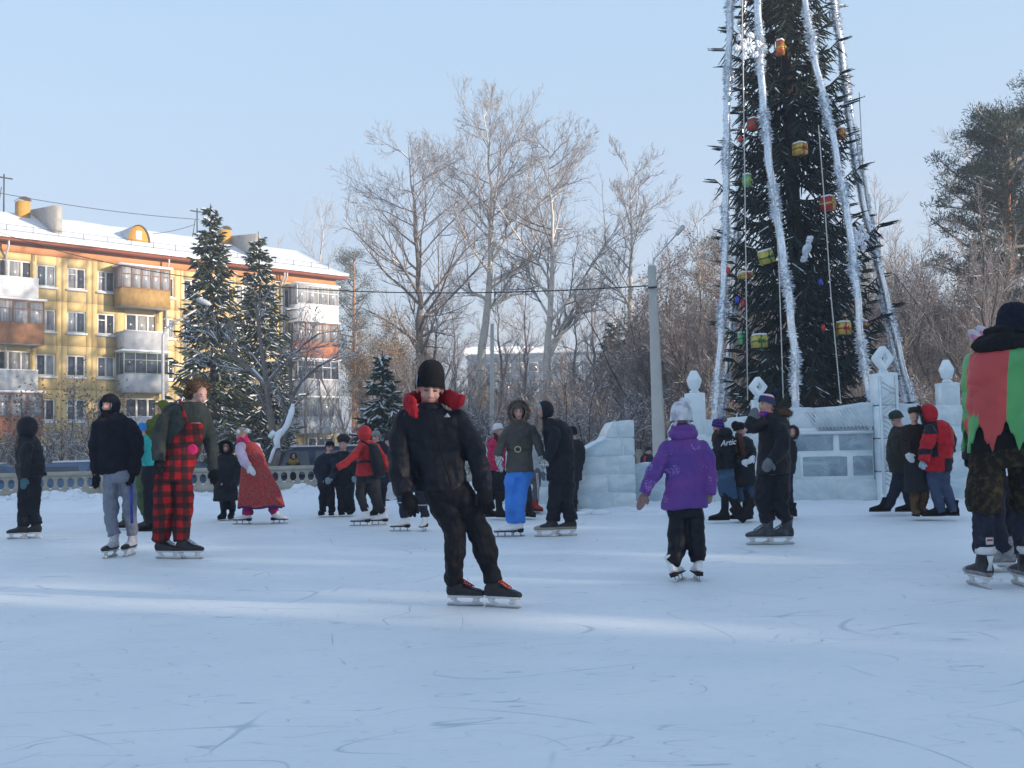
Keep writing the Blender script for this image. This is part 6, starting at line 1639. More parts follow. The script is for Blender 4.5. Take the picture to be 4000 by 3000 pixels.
p.legs(M_BLACK, [(510, 950, 125), (510, 1000, 130), (512, 1050, 125)], [[(455, 1030, 66), (455, 1150, 66), (465, 1280, 72), (474, 1370, 68)], [(578, 1030, 66), (580, 1150, 66), (602, 1280, 68), (606, 1390, 66)]], [a1, a2], hem=0.02, flare=0.8, folds=((0.10, 0.04), (0.04, 0.01)))
M_MITT = cloth('pinkish_grey_knit', (0.30, 0.20, 0.19), scale=30, bscale=100)
p.hand((222, 880), (172, 1000), M_MITT, 'mitten', thumb=1, r=32)
p.hand((682, 875), (674, 955), M_MITT, 'mitten', thumb=-1, r=30)
M_FLUFF = cloth('grey_white_fluff', (0.40, 0.42, 0.50), scale=14, col2=(0.72, 0.73, 0.78), thr=(0.4, 0.6), rough=1.0, bscale=90)
h_ = p.beanie(M_FLUFF, z0=-0.07, top=0.165, w=0.128, slant=0.1)
p.fur(p.pt(505, 228), 46 * p.m, mat('pompom_white_fluff', (0.74, 0.75, 0.80), rough=1), 500, 0.5, h_, 'pompom', w=0.05)
p.fur(p.H(0, 0.012, 0.04), 0.118 * p.hk, M_FLUFF, 900, 0.16, h_, 'fluff', (1.05, 1.15, 1.1), 0.045)
mb = MB(); [mb.tube([p.H(sg * 0.06, 0.08, -0.03), p.H(sg * 0.085, 0.09, -0.12)], [0.02, 0.014], 8) for sg in (-1, 1)]; mb.build('hat_ties', M_FLUFF, h_, True)
p.body()
# ---- 3 plaid overalls man
Q_ = (460, 1480, 2.305)
M_SWEAT = cloth('dark_green_grey_fleece', (0.038, 0.046, 0.044), bscale=90)
def plaid():
    m = mat('buffalo_plaid', (0.4, 0.01, 0.015), rough=0.9, bump=0.3, bscale=50)
    nt = m.node_tree; n = nt.nodes; l = nt.links; b = n['Principled BSDF']
    tc = n.new('ShaderNodeTexCoord'); sp = n.new('ShaderNodeSeparateXYZ'); l.new(tc.outputs['Object'], sp.inputs[0])
    nz = n.new('ShaderNodeTexNoise'); nz.inputs['Scale'].default_value = 3; l.new(tc.outputs['Object'], nz.inputs[0])
    def band(sock, per, off):
        w = n.new('ShaderNodeMath'); w.operation = 'MULTIPLY_ADD'; l.new(nz.outputs['Fac'], w.inputs[0]); w.inputs[1].default_value = 0.06; l.new(sock, w.inputs[2])
        a = n.new('ShaderNodeMath'); a.operation = 'MULTIPLY_ADD'; a.inputs[1].default_value = 1 / per; a.inputs[2].default_value = off; l.new(w.outputs[0], a.inputs[0])
        f = n.new('ShaderNodeMath'); f.operation = 'FRACT'; l.new(a.outputs[0], f.inputs[0])
        g = n.new('ShaderNodeMath'); g.operation = 'GREATER_THAN'; g.inputs[1].default_value = 0.52; l.new(f.outputs[0], g.inputs[0]); return g.outputs[0]
    bx, bz = band(sp.outputs['X'], 0.125, 0.3), band(sp.outputs['Z'], 0.125, 0.1)
    s_ = n.new('ShaderNodeMath'); s_.operation = 'ADD'; l.new(bx, s_.inputs[0]); l.new(bz, s_.inputs[1])
    h_ = n.new('ShaderNodeMath'); h_.operation = 'MULTIPLY'; h_.inputs[1].default_value = 0.5; l.new(s_.outputs[0], h_.inputs[0])
    rp = n.new('ShaderNodeValToRGB'); rp.color_ramp.interpolation = 'CONSTANT'; e = rp.color_ramp.elements
    e[0].position = 0; e[0].color = (0.28, 0.007, 0.012, 1); e[1].position = 0.4; e[1].color = (0.07, 0.009, 0.010, 1); e.new(0.9).color = (0.018, 0.009, 0.010, 1)
    l.new(h_.outputs[0], rp.inputs[0]); l.new(rp.outputs[0], b.inputs['Base Color']); return m
M_PLAID = plaid()
p = Person('man in red and black plaid overalls and a shaggy brown fur hat', Q_, (500, 1625))
a1 = p.foot(430, 1622, -16, 'hockey', k=1.08, lace=M_GREYST); a2 = p.foot(622, 1622, -8, 'hockey', k=1.08, lace=M_GREYST)
p.head(742, 140, 82, yaw=52, pitch=24, tilt=-4, neck=(665, 250))
p.garment('sweatshirt', M_SWEAT, [(672, 200, 85), (655, 240, 125), (640, 290, 160), (630, 380, 165), (620, 480, 158), (600, 600, 148), (585, 700, 140)],
          [[(505, 270, 74), (430, 380, 76, -0.02), (382, 500, 74, -0.05), (372, 620, 66, -0.08), (368, 740, 55, -0.1)], [(770, 290, 60, 0.1), (815, 420, 62, 0.1), (835, 560, 58, 0.08), (848, 700, 50, 0.05), (862, 820, 42, 0.03)]], ratio=0.66)
p.legs(M_PLAID, [(700, 395, 72, -0.13, 0.5), (685, 450, 95, -0.10, 0.6), (645, 520, 128, -0.05, 0.72), (600, 600, 152, -0.01, 0.72), (578, 700, 150), (550, 790, 148), (525, 860, 158), (510, 920, 160)],
       [[(435, 900, 98), (428, 1030, 96), (420, 1200, 92), (405, 1330, 86), (398, 1420, 84)], [(590, 900, 88), (600, 1050, 84), (590, 1230, 80), (565, 1370, 78), (555, 1440, 78)]], [a1, a2], name='plaid_overalls', hem=0.0, flare=0.95, ratio=0.68, folds=((0.15, 0.05), (0.06, 0.012)))
mb = MB(); mb.tube([p.pt(x, y, d) for x, y, d in ((628, 400, -0.25), (600, 330, -0.26), (575, 250, -0.2), (560, 195, -0.06))], 0.017, 8); mb.build('overall_strap', M_PLAID, p.root, True)
mb = MB(); mb.loft([(p.pt(672, 635, d), Vector((w * p.m, 0, 0)), Vector((0, 0, w * p.m))) for d, w in ((-0.30, 30), (-0.295, 46), (-0.26, 46), (-0.25, 30))], 20); mb.build('pink_button', cloth('pink_felt', (0.62, 0.02, 0.13)), p.root, True)
p.hand((366, 735, -0.1), (362, 862, -0.12), M_BLACKW, 'glove', r=42, thumb=1); p.hand((862, 815, 0.03), (880, 955, 0.02), M_BLACKW, 'glove', r=40, thumb=-1)
M_FURB = mat('brown_fur', (0.115, 0.07, 0.042), rough=1.0, var=0.4, scale=30)
p.fur(p.pt(722, 70, 0.03), 112 * p.m, M_FURB, 1500, 0.45, None, 'fur_hat', (1.12, 1.1, 0.72), 0.035)
p.fur(p.pt(632, 130, 0.05), 55 * p.m, M_FURB, 500, 0.5, None, 'fur_ear_flap', (0.8, 1.2, 1.1), 0.05)
p.body()
# ---- 4 adult in olive bent over, half hidden behind the plaid man, and 5 the child in teal
M_OLIVE = cloth('olive_green_cloth', (0.10, 0.125, 0.022)); M_GREENP = cloth('faded_green_cloth', (0.075, 0.12, 0.06))
p = Person('bent person in olive green jacket and grey felt boots, mostly hidden behind the plaid overalls', Q_, (180, 1345), gz=0.02)
a1 = p.foot(250, 1345, 176, 'tall', cloth('grey_felt', (0.07, 0.065, 0.06)), k=1.0); a2 = p.foot(55, 1340, 176, 'tall', MATS['grey_felt'], k=1.0)
p.head(400, 262, 56, yaw=-60, pitch=30, neck=(360, 350))
p.garment('jacket', M_OLIVE, [(395, 310, 46), (370, 370, 72), (345, 450, 84), (335, 560, 80), (320, 680, 76), (305, 780, 74)], [[(300, 400, 38, 0.0), (250, 450, 34, 0.0), (235, 520, 28, 0.0)]])
p.legs(M_GREENP, [(275, 760, 90), (265, 830, 88)], [[(250, 830, 60), (205, 960, 46), (203, 1080, 42), (225, 1180, 36)], [(240, 830, 55), (140, 980, 46), (70, 1150, 38)]], [a1, a2], to_ankle=True)
p.hood(M_OLIVE); p.body()
M_TEAL = cloth('teal_nylon', (0.03, 0.36, 0.36), rough=0.6)
p = Person('child in a teal jacket and blue hat seen behind the boy in grey trousers', Q_, (285, 1368))
a1 = p.foot(262, 1372, 170, 'boot', k=0.8); a2 = p.foot(325, 1366, 170, 'boot', k=0.8)
p.head(218, 452, 46, yaw=-150, neck=(232, 530), face=False)
p.garment('jacket', M_TEAL, [(232, 500, 40), (242, 540, 58), (255, 620, 66), (266, 700, 64), (275, 780, 62), (282, 815, 60)], [[(290, 570, 26), (310, 660, 26), (312, 760, 22)], [(210, 570, 26, -0.1), (190, 680, 24, -0.12), (200, 760, 20, -0.1)]])
p.legs(M_BLACK, [(275, 780, 66), (278, 840, 66)], [[(250, 850, 42), (258, 1000, 38), (266, 1250, 34)], [(305, 850, 44), (320, 1000, 44), (325, 1250, 36)]], [a1, a2])
p.beanie(cloth('bright_blue_knit', (0.03, 0.22, 0.60)), z0=0.0, top=0.14); p.body()
# ---- 6 boy in grey trousers
A_ = (0, 1350, 1.843)
p = Person('boy in a black hooded jacket and light grey tracksuit trousers, facing us on hockey skates', A_, (860, 1520))
M_SKW = mat('pale_skate_shell', (0.42, 0.43, 0.47), rough=0.5, var=0.3, scale=40)
a1 = p.foot(805, 1524, -100, 'hockey', M_SKW, m2=M_BLEATH, k=1.02); a2 = p.foot(940, 1512, -96, 'hockey', M_SKW, m2=M_BLEATH, k=1.02)
p.head(785, 430, 62, yaw=-14, neck=(805, 520))
M_DKFLEECE = cloth('dark_navy_fleece', (0.012, 0.013, 0.022), rough=0.95, bscale=90)
p.garment('jacket', M_DKFLEECE, [(800, 482, 62), (812, 510, 92), (820, 550, 122), (824, 610, 130), (826, 700, 122), (828, 800, 116), (832, 880, 112), (834, 928, 106)],
          [[(715, 570, 44), (692, 680, 44), (682, 780, 40), (684, 870, 36, -0.03), (690, 935, 32, -0.05)], [(935, 570, 50), (978, 670, 50), (988, 770, 46), (975, 860, 40, -0.03), (958, 920, 34, -0.05)]], ratio=0.66, quilt=(0.13, 0.055))
M_GREYJ = cloth('light_grey_jersey', (0.22, 0.24, 0.30), scale=20, var=0.12, bscale=90)
p.legs(M_GREYJ, [(850, 900, 108), (860, 950, 114), (865, 985, 108)], [[(805, 980, 56), (805, 1110, 52), (800, 1230, 48), (805, 1310, 52), (812, 1360, 46)], [(920, 980, 56), (930, 1110, 52), (942, 1230, 46), (950, 1310, 42), (952, 1350, 38)]], [a1, a2], hem=0.05)
mb = MB(); mb.tube([p.pt(944, 1000, -0.06), p.pt(944, 1110, -0.07), p.pt(948, 1210, -0.07), p.pt(950, 1280, -0.06)], 0.015, 6); mb.build('blue_side_stripe', cloth('blue_stripe', (0.05, 0.08, 0.35)), p.root)
p.hand((690, 925, -0.05), (688, 1035, -0.07), M_KNITB, 'glove', thumb=1, r=26); p.hand((955, 910, -0.05), (928, 1012, -0.07), M_KNITB, 'glove', thumb=-1, r=28)
p.beanie(M_KNITB, z0=0.012, top=0.14, w=0.094)
p.hood(M_DKFLEECE, open_=0.80, rx=0.125, rz=0.150)
mb = MB(); mb.loft([(p.H(0, -0.012, z), p.HR @ Vector((w * p.hk, 0, 0)), p.HR @ Vector((0, w * p.hk, 0))) for z, w in ((-0.155, 0.10), (-0.10, 0.088), (-0.062, 0.080))], 18); mb.build('scarf', M_KNITB, p.root, True)
mb = MB(); mb.tube([p.H(0.072, -0.055, -0.03), p.H(0.082, -0.06, -0.005), p.H(0.080, -0.05, 0.03)], 0.009, 6); mb.build('hat_edge', M_GREYST, p.root, True)
p.body()
# ---- 7 dark skater at the left edge
p = Person('skater all in black with hood up at the far left, turned away to the left', A_, (185, 1388))
a1 = p.foot(140, 1392, 178, 'hockey', k=1.0); a2 = p.foot(240, 1388, 178, 'hockey', k=1.0)
p.head(186, 588, 62, yaw=-110, neck=(190, 680), face=False)
p.garment('jacket', M_BLACK, [(190, 645, 52), (198, 670, 70), (205, 720, 84), (212, 800, 92), (220, 880, 96), (226, 940, 92)], [[(195, 720, 40, -0.25), (180, 820, 42, -0.28), (172, 900, 36, -0.28), (172, 960, 30, -0.28)], [(235, 720, 38, 0.2), (245, 820, 38, 0.2), (240, 920, 30, 0.15)]], ratio=1.05, quilt=(0.12, 0.055))
p.legs(M_BLACK, [(215, 920, 86), (215, 960, 84)], [[(190, 960, 58), (172, 1080, 46), (165, 1200, 40), (162, 1290, 38)], [(245, 960, 52), (245, 1080, 46), (240, 1200, 40), (240, 1290, 38)]], [a1, a2], ratio=0.9)
p.hand((172, 955, -0.28), (172, 1035, -0.28), cloth('teal_grey_knit', (0.05, 0.13, 0.15)), 'mitten', r=26)
p.hood(M_BLACK, open_=0.6, rx=0.120, rz=0.138, ry=0.135); p.body()
# ---- 8 woman in the long black coat, 9 woman in the red sundress
B_ = (500, 1350, 1.843)
M_FURK = mat('black_fur', (0.012, 0.011, 0.012), rough=1.0, var=0.3, scale=30)
p = Person('woman in a long black coat and round black fur hood beside the red sundress', B_, (712, 1246), gz=0.02)
a1 = p.foot(682, 1248, -95, 'boot'); a2 = p.foot(745, 1243, -85, 'boot')
p.head(711, 735, 40, yaw=0, neck=(712, 800))
p.garment('coat', M_CHAR, [(712, 780, 45), (712, 805, 70), (712, 850, 86), (710, 940, 84), (704, 1040, 86), (700, 1118, 88)], [[(640, 835, 28), (628, 920, 28, -0.05), (640, 985, 24, -0.12), (675, 1000, 20, -0.22)], [(785, 835, 28), (798, 920, 28, -0.05), (785, 985, 24, -0.12), (750, 1000, 20, -0.22)]], quilt=(0.13, 0.055))
p.legs(M_BLACK, None, [[(680, 1090, 32), (680, 1170, 28), (682, 1215, 26)], [(745, 1090, 32), (748, 1170, 28), (748, 1210, 26)]], [a1, a2])
p.hood(M_CHAR, open_=0.75, trim=M_FURK, trimlen=0.07, rx=0.13, rz=0.14); p.body()
M_SUND = cloth('patterned_red_cloth', (0.40, 0.035, 0.030), scale=40, var=0.5, bscale=60, col2=(0.30, 0.10, 0.10), thr=(0.45, 0.6))
M_LILAC = cloth('pale_lilac_fleece', (0.52, 0.42, 0.55)); M_PINKP = cloth('magenta_cloth', (0.33, 0.015, 0.12)); M_WHK = cloth('white_knit', (0.70, 0.72, 0.76), bscale=120)
M_HEM = cloth('navy_hem_band', (0.03, 0.03, 0.12))
p = Person('woman leaning forward in a long red patterned sundress over lilac sleeves and magenta trousers', B_, (960, 1284))
a1 = p.foot(838, 1286, 178, 'figure', k=0.95); a2 = p.foot(1078, 1282, -20, 'figure', k=0.95)
p.head(812, 640, 44, yaw=-115, pitch=12, neck=(850, 720))
p.garment('blouse', M_LILAC, [(840, 690, 40), (862, 720, 66), (885, 770, 74), (900, 820, 72)], [[(812, 728, 36, -0.12), (812, 770, 38, -0.2), (832, 825, 34, -0.26), (868, 872, 26, -0.3)], [(925, 725, 32, 0.2), (955, 800, 32, 0.25), (960, 880, 26, 0.2)]])
def pleats(name, m, S, n=84, pl=14, amp=0.06, ratio=0.8, mats=None, band=None, folds=0.0, pstart=0.35):
    ys = [q[1] for q in S]; rows = 34; V = []; F = []; mi = []
    for j in range(rows + 1):
        y = ys[0] + (ys[-1] - ys[0]) * j / rows; f = lambda i: float(np.interp(y, ys, [q[i] if len(q) > i else 0 for q in S]))
        c = p.pt(f(0), y, f(3)); hw = f(2) * p.m; t = max(0, j / rows - pstart) / (1 - pstart)
        for i in range(n):
            a = 2 * math.pi * i / n; rr = 1 + amp * t * math.sin(pl * a + 0.6 * math.sin(3 * a) + j * 0.02) + 0.02 * math.sin(3 * a + j * 0.3)
            V.append(tuple(c + Vector((math.cos(a) * hw * rr, math.sin(a) * hw * ratio * rr, (0.012 * math.sin(a * 5) * t)))))
    for j in range(rows):
        for i in range(n): F.append((j * n + i, (j + 1) * n + i, (j + 1) * n + (i + 1) % n, j * n + (i + 1) % n)); mi.append(1 if band and j >= rows - band else 0)
    me = np_mesh(name, np.array(V) - np.array(p.base), [F], mi); o = obj(name, me, m, p.root, True)
    md = o.modifiers.new('thick', 'SOLIDIFY'); md.thickness = 0.01
    return o
pleats('sundress', [M_SUND, M_HEM], [(858, 690, 40), (875, 730, 72), (900, 800, 82), (915, 880, 96), (930, 960, 120), (945, 1060, 146), (962, 1165, 160)], band=1)
p.legs(M_PINKP, [(915, 900, 80), (930, 1000, 80)], [[(900, 1000, 50), (860, 1100, 42), (842, 1200, 36)], [(960, 1000, 50), (1020, 1100, 42), (1052, 1190, 34)]], [a1, a2], hem=-0.02)
p.hand((868, 868, -0.3), (915, 935, -0.32), M_WHK, 'mitten', r=22, thumb=-1)
p.fur(p.pt(818, 622, 0.02), 52 * p.m, mat('grey_beige_fur', (0.36, 0.32, 0.28), rough=1, var=0.3), 600, 0.3, None, 'fur_hat', (1.0, 1.0, 0.85), 0.05)
p.fur(p.pt(795, 620, -0.12), 17 * p.m, mat('white_fur', (0.75, 0.75, 0.78), rough=1), 160, 0.4, None, 'ear_pompom', (1, 1, 1), 0.1)
p.fur(p.pt(862, 610, -0.1), 17 * p.m, MATS['white_fur'], 160, 0.4, None, 'ear_pompom', (1, 1, 1), 0.1)
mb = MB(); mb.tube([p.pt(790, 690, -0.08), p.pt(812, 672, -0.12), p.pt(850, 668, -0.05), p.pt(862, 690, 0.1), p.pt(820, 690, 0.12)], 0.035, 8); mb.build('scarf', cloth('bright_pink_knit', (0.62, 0.02, 0.15)), p.root, True)
p.body()
# ---- 10 passer-by between fence and car
p = Person('passer-by in a dark hood with a mustard scarf between the fence and the dark car', B_, (1190, 1100), Y=25.4, gz=-0.45)
p.head(1191, 798, 24, yaw=20, neck=(1190, 850)); p.garment('coat', M_BLACK, [(1190, 828, 26), (1188, 850, 42), (1186, 900, 46), (1184, 1000, 46)], [[(1150, 850, 14), (1145, 950, 14)], [(1228, 850, 14), (1232, 950, 14)]])
p.legs(M_BLACK, None, [[(1170, 980, 18), (1170, 1100, 14)], [(1205, 980, 18), (1205, 1100, 14)]], [None, None])
p.hood(M_BLACK, open_=0.8, rx=0.12); mb = MB(); mb.tube([p.pt(1165, 832, -0.1), p.pt(1190, 845, -0.2), p.pt(1215, 832, -0.1)], 0.07, 8); mb.build('scarf', cloth('mustard_knit', (0.25, 0.17, 0.04)), p.root, True); p.body()
# ---- 11, 12 the two men in black by the fence
C_ = (1100, 1550, 2.765)
M_TGK = cloth('grey_teal_knit', (0.22, 0.30, 0.34), bscale=110)
p = Person('moustached man in black with a tight dark cap, standing near the concrete fence', C_, (490, 1272), gz=0.03)
a1 = p.foot(437, 1274, -92, 'boot'); a2 = p.foot(540, 1274, -84, 'boot')
p.head(523, 548, 56, yaw=24, pitch=6, neck=(515, 630))
p.garment('jacket', M_NAVY, [(512, 605, 52), (500, 628, 84), (488, 660, 104), (478, 740, 104), (474, 840, 100), (480, 930, 96), (482, 970, 94)], [[(400, 690, 40), (382, 800, 42, -0.03), (402, 880, 36, -0.1), (450, 915, 30, -0.22)], [(570, 690, 38, -0.1), (575, 790, 38, -0.18), (550, 860, 34, -0.24), (515, 895, 28, -0.28)]], quilt=(0.12, 0.06), ratio=0.66)
p.legs(M_BLACK, [(485, 940, 92), (487, 985, 92)], [[(452, 980, 50), (440, 1100, 44), (436, 1215, 40)], [(532, 980, 50), (538, 1100, 46), (538, 1215, 42)]], [a1, a2], hem=-0.08)
p.hand((500, 880, -0.3), (508, 945, -0.32), M_TGK, 'mitten', r=34, flat=0.8)
p.beanie(M_KNITB, z0=0.025, top=0.135, w=0.094); mb = MB(); mb.tube([p.H(-0.026, -0.092, -0.046), p.H(0, -0.100, -0.038), p.H(0.026, -0.092, -0.046)], 0.009 * p.hk, 6); mb.build('moustache', M_BROW, p.root, True); p.body()
p = Person('man in black with a tall fluffy dark fur hat, standing near the fence', C_, (700, 1268), gz=0.03)
a1 = p.foot(655, 1270, -92, 'boot'); a2 = p.foot(740, 1266, -86, 'boot')
p.head(662, 522, 60, yaw=-8, pitch=4, neck=(665, 610))
p.garment('jacket', M_BLACK, [(664, 585, 54), (664, 608, 92), (664, 640, 120), (665, 740, 124), (668, 850, 116), (670, 940, 108), (670, 970, 106)], [[(565, 670, 42), (556, 780, 42, -0.02), (572, 870, 36, -0.08)], [(765, 670, 42), (782, 780, 42, -0.02), (778, 870, 36, -0.08)]], quilt=(0.12, 0.06), ratio=0.66)
p.legs(M_BLACK, [(675, 930, 108), (680, 980, 108)], [[(640, 970, 66), (650, 1100, 60), (656, 1215, 54)], [(722, 970, 66), (728, 1100, 62), (732, 1215, 56)]], [a1, a2], hem=-0.08)
p.hand((572, 865, -0.1), (585, 930, -0.14), M_BLACKW, 'glove', r=26); p.hand((778, 865, -0.1), (785, 925, -0.14), M_TGK, 'mitten', r=26)
p.fur(p.pt(668, 455, 0.03), 88 * p.m, mat('dark_brown_fur', (0.05, 0.04, 0.045), rough=1, var=0.3), 900, 0.4, None, 'fur_hat', (0.95, 1.0, 0.72), 0.04); p.body()
# ---- 13 girl in the red jacket with the rucksack, 14 man with grey hat beside her
M_CORAL = cloth('coral_red_nylon', (0.46, 0.03, 0.032), rough=0.6)
p = Person('girl in a coral red hooded jacket with a black rucksack, arm stretched out', C_, (970, 1392))
a1 = p.foot(873, 1394, 178, 'figure', k=0.98); a2 = p.foot(1068, 1386, 172, 'figure', k=0.98)
p.head(885, 392, 60, yaw=-125, neck=(905, 490), face=False)
p.garment('jacket', M_CORAL, [(902, 468, 66), (918, 500, 92), (932, 540, 108), (930, 620, 106), (918, 700, 102), (908, 780, 102), (900, 855, 104)], [[(855, 545, 46, -0.15), (800, 620, 48, -0.2), (730, 690, 46, -0.22), (660, 738, 42, -0.24), (598, 768, 34, -0.25)], [(1020, 540, 42, 0.1), (1075, 630, 42, 0.1), (1125, 720, 40, 0.08), (1160, 800, 34, 0.05)]], ratio=0.8, quilt=(0.12, 0.035))
p.legs(M_CHAR, [(905, 830, 102), (920, 890, 106), (930, 940, 104)], [[(868, 930, 68), (845, 1040, 62), (872, 1150, 54), (895, 1260, 50), (903, 1300, 48)], [(990, 930, 72), (1005, 1060, 66), (1040, 1180, 58), (1070, 1270, 54), (1082, 1300, 52)]], [a1, a2], hem=0.04)
p.hand((600, 768, -0.25), (553, 815, -0.26), M_BLACKW, 'glove', r=24); p.hand((1160, 798, 0.05), (1200, 900, 0.05), M_CHAR, 'glove', r=28)
p.hood(M_CORAL, open_=0.7, rx=0.135, rz=0.150, ry=0.145)
bp_ = MB(); bp_.loft([(p.pt(x, y, d), Vector((w * p.m * 0.9, -w * p.m * 0.35, 0)), Vector((0.35 * 0.11, 0.10, 0))) for x, y, w, d in ((985, 500, 20, -0.16), (995, 530, 44, -0.18), (1015, 620, 60, -0.20), (1035, 720, 68, -0.20), (1050, 800, 66, -0.19), (1062, 850, 54, -0.17), (1068, 870, 28, -0.15))], 18)
me = remesh(bp_, 0.014); me.transform(Matrix.Translation(-p.base)); bpo = obj('rucksack', me, M_BLACK, p.root, True)
mb = MB(); mb.tube([p.pt(865, 478, -0.22), p.pt(915, 500, -0.24), p.pt(960, 545, -0.25), p.pt(975, 620, -0.24)], 0.014, 6); mb.build('shoulder_strap', M_BLACK, bpo, True)
mb = MB(); mb.tube([p.pt(815, 712, -0.14), p.pt(860, 702, -0.24), p.pt(920, 695, -0.27), p.pt(980, 700, -0.24)], 0.018, 6); mb.build('waist_strap', M_BLACK, bpo, True)
p.body()
p = Person('man in a dark coat and pale grey knitted cap beside the girl with the rucksack', C_, (1050, 1274), gz=0.03)
a1 = p.foot(1005, 1276, -100, 'boot'); a2 = p.foot(1085, 1270, -80, 'boot')
p.head(1018, 438, 54, yaw=-28, neck=(1045, 520))
p.garment('coat', M_NAVY, [(1045, 480, 46), (1060, 505, 74), (1078, 560, 88), (1085, 680, 84), (1082, 800, 80), (1078, 940, 78)], [[(1140, 560, 36, 0.1), (1150, 680, 36), (1140, 800, 32)]], ratio=0.75)
p.legs(M_BLACK, [(1075, 920, 76), (1070, 960, 76)], [[(1040, 960, 44), (1020, 1100, 38), (1005, 1220, 36)], [(1095, 960, 44), (1092, 1100, 40), (1088, 1220, 38)]], [a1, a2], hem=-0.08)
p.beanie(cloth('pale_grey_knit', (0.26, 0.29, 0.28), bscale=120), z0=0.02, top=0.150, w=0.094); p.body()
# ---- 15 person with white figure skates behind the boy, 16 woman in a long white skirt
N_ = (1450, 1780, 3.16)
p = Person('person in navy trousers and white figure skates hidden behind the boy in black', N_, (520, 932))
a1 = p.foot(385, 932, 176, 'figure', k=0.92); a2 = p.foot(655, 928, -100, 'figure', k=0.92)
p.head(560, -500, 118, yaw=20, neck=(545, -330)); 
p.garment('jacket', M_NAVY, [(550, -380, 130), (540, -320, 190), (530, -180, 210), (520, 0, 200), (510, 150, 195), (505, 230, 190)], [[(380, -280, 75), (330, -80, 75), (330, 100, 65)], [(690, -280, 75), (740, -80, 75), (720, 100, 65)]])
p.legs(M_NAVY, [(510, 180, 185), (510, 260, 190)], [[(425, 260, 115), (412, 420, 100), (400, 560, 88), (412, 610, 68), (424, 760, 70), (426, 830, 70)], [(610, 260, 115), (625, 420, 98), (638, 570, 84), (640, 620, 60), (640, 760, 58), (640, 820, 58)]], [a1, a2], hem=0.03)
for x, y, r_ in ((385, 575, 72), (640, 608, 66)):
    mb = MB(); mb.loft([(p.pt(x, y + k_, 0), Vector((r_ * p.m, 0, 0)), Vector((0, r_ * p.m, 0))) for k_ in (-8, 8)], 20); mb.build('knee_cuff', M_GREYST, p.root, True)
p.body()
p = Person('woman in a long white skirt and grey jacket walking off behind the boy in black', N_, (215, 592), gz=0.05)
a1 = p.foot(200, 592, -10, 'boot', k=0.95); a2 = p.foot(290, 575, -10, 'boot', k=0.95)
p.head(215, -180, 66, yaw=30, neck=(225, -90)); p.garment('jacket', M_CHAR, [(225, -115, 60), (230, -80, 95), (240, 60, 95), (245, 200, 90), (250, 335, 80)], [[(330, -60, 36), (340, 100, 34), (320, 240, 30)]])
pleats('white_skirt', M_WHK, [(250, 310, 52), (252, 400, 66), (255, 480, 78), (258, 540, 88)], amp=0.03)
p.legs(M_CHAR, None, [[(225, 430, 30), (205, 540, 24)], [(280, 430, 30), (290, 530, 24)]], [a1, a2], hem=-0.05); p.beanie(M_CHAR, z0=0.0, top=0.14); p.body()
# ---- 17 girl in pink with the white hat
E_ = (1850, 1450, 2.212)
M_PINKJ = cloth('crimson_pink_quilt', (0.42, 0.02, 0.075), rough=0.6, scale=20, var=0.4)
p = Person('girl in a crimson pink quilted jacket and white beanie, turned right, walking in black boots', E_, (200, 1260), gz=0.04)
M_BB = cloth('black_suede_boot', (0.012, 0.011, 0.014))
a1 = p.foot(150, 1258, 0, 'tall', M_BB); a2 = p.foot(247, 1262, -30, 'tall', M_BB)
p.head(212, 512, 46, yaw=62, neck=(195, 590))
p.garment('jacket', M_PINKJ, [(192, 560, 46), (190, 585, 68), (195, 640, 80), (200, 740, 78), (200, 820, 76), (202, 858, 76)], [[(170, 620, 34, -0.2), (165, 710, 34, -0.24), (195, 790, 30, -0.28), (228, 830, 24, -0.3)]], quilt=(0.10, 0.07), ratio=0.8)
p.legs(M_BLACK, [(205, 840, 70), (210, 890, 70)], [[(185, 890, 46), (180, 1000, 36), (155, 1120, 30)], [(240, 890, 46), (250, 1000, 38), (246, 1120, 32)]], [a1, a2], hem=0.15)
p.hand((226, 825, -0.3), (248, 872, -0.32), cloth('patterned_grey_knit', (0.34, 0.34, 0.42), scale=60, var=0.8), 'mitten', r=20)
p.beanie(M_WHK, z0=0.018, top=0.150, w=0.098); p.strands(cloth('brown_hair', (0.035, 0.02, 0.014)), [(185, 540, 0.02), (195, 575, -0.1), (200, 600, -0.16)], 18); p.body()
# ---- 18 woman in blue trousers
M_TAUPE = cloth('dark_taupe_cloth', (0.070, 0.066, 0.060), scale=6); M_BLUE = cloth('bright_blue_ski_cloth', (0.045, 0.20, 0.62), rough=0.6, scale=5)
p = Person('woman in bright blue ski trousers, belted taupe jacket and big fur rimmed hood', E_, (340, 1430))
a1 = p.foot(292, 1430, 186, 'figure', k=0.95); a2 = p.foot(355, 1430, 182, 'figure', k=0.98)
p.head(386, 352, 66, yaw=4, pitch=5, neck=(392, 450))
p.garment('jacket', M_TAUPE, [(392, 425, 62), (394, 450, 92), (396, 490, 112), (396, 560, 115), (396, 640, 110), (397, 700, 110), (398, 780, 118), (398, 872, 124)], [[(300, 505, 40), (252, 600, 42, -0.02), (218, 690, 38, -0.05), (208, 730, 34, -0.06)], [(500, 505, 40), (545, 590, 42), (578, 670, 38, -0.02), (592, 732, 34, -0.04)]], ratio=0.6, folds=((0.14, 0.03), (0.05, 0.012)), vox=0.9)
p.legs(M_BLUE, [(395, 850, 98), (395, 890, 112), (395, 920, 110)], [[(328, 920, 60), (316, 1060, 48), (312, 1200, 44), (318, 1340, 44)], [(440, 920, 62), (405, 1060, 58), (385, 1200, 56), (372, 1340, 60)]], [a1, a2], hem=0.0, folds=((0.12, 0.03), (0.05, 0.01)))
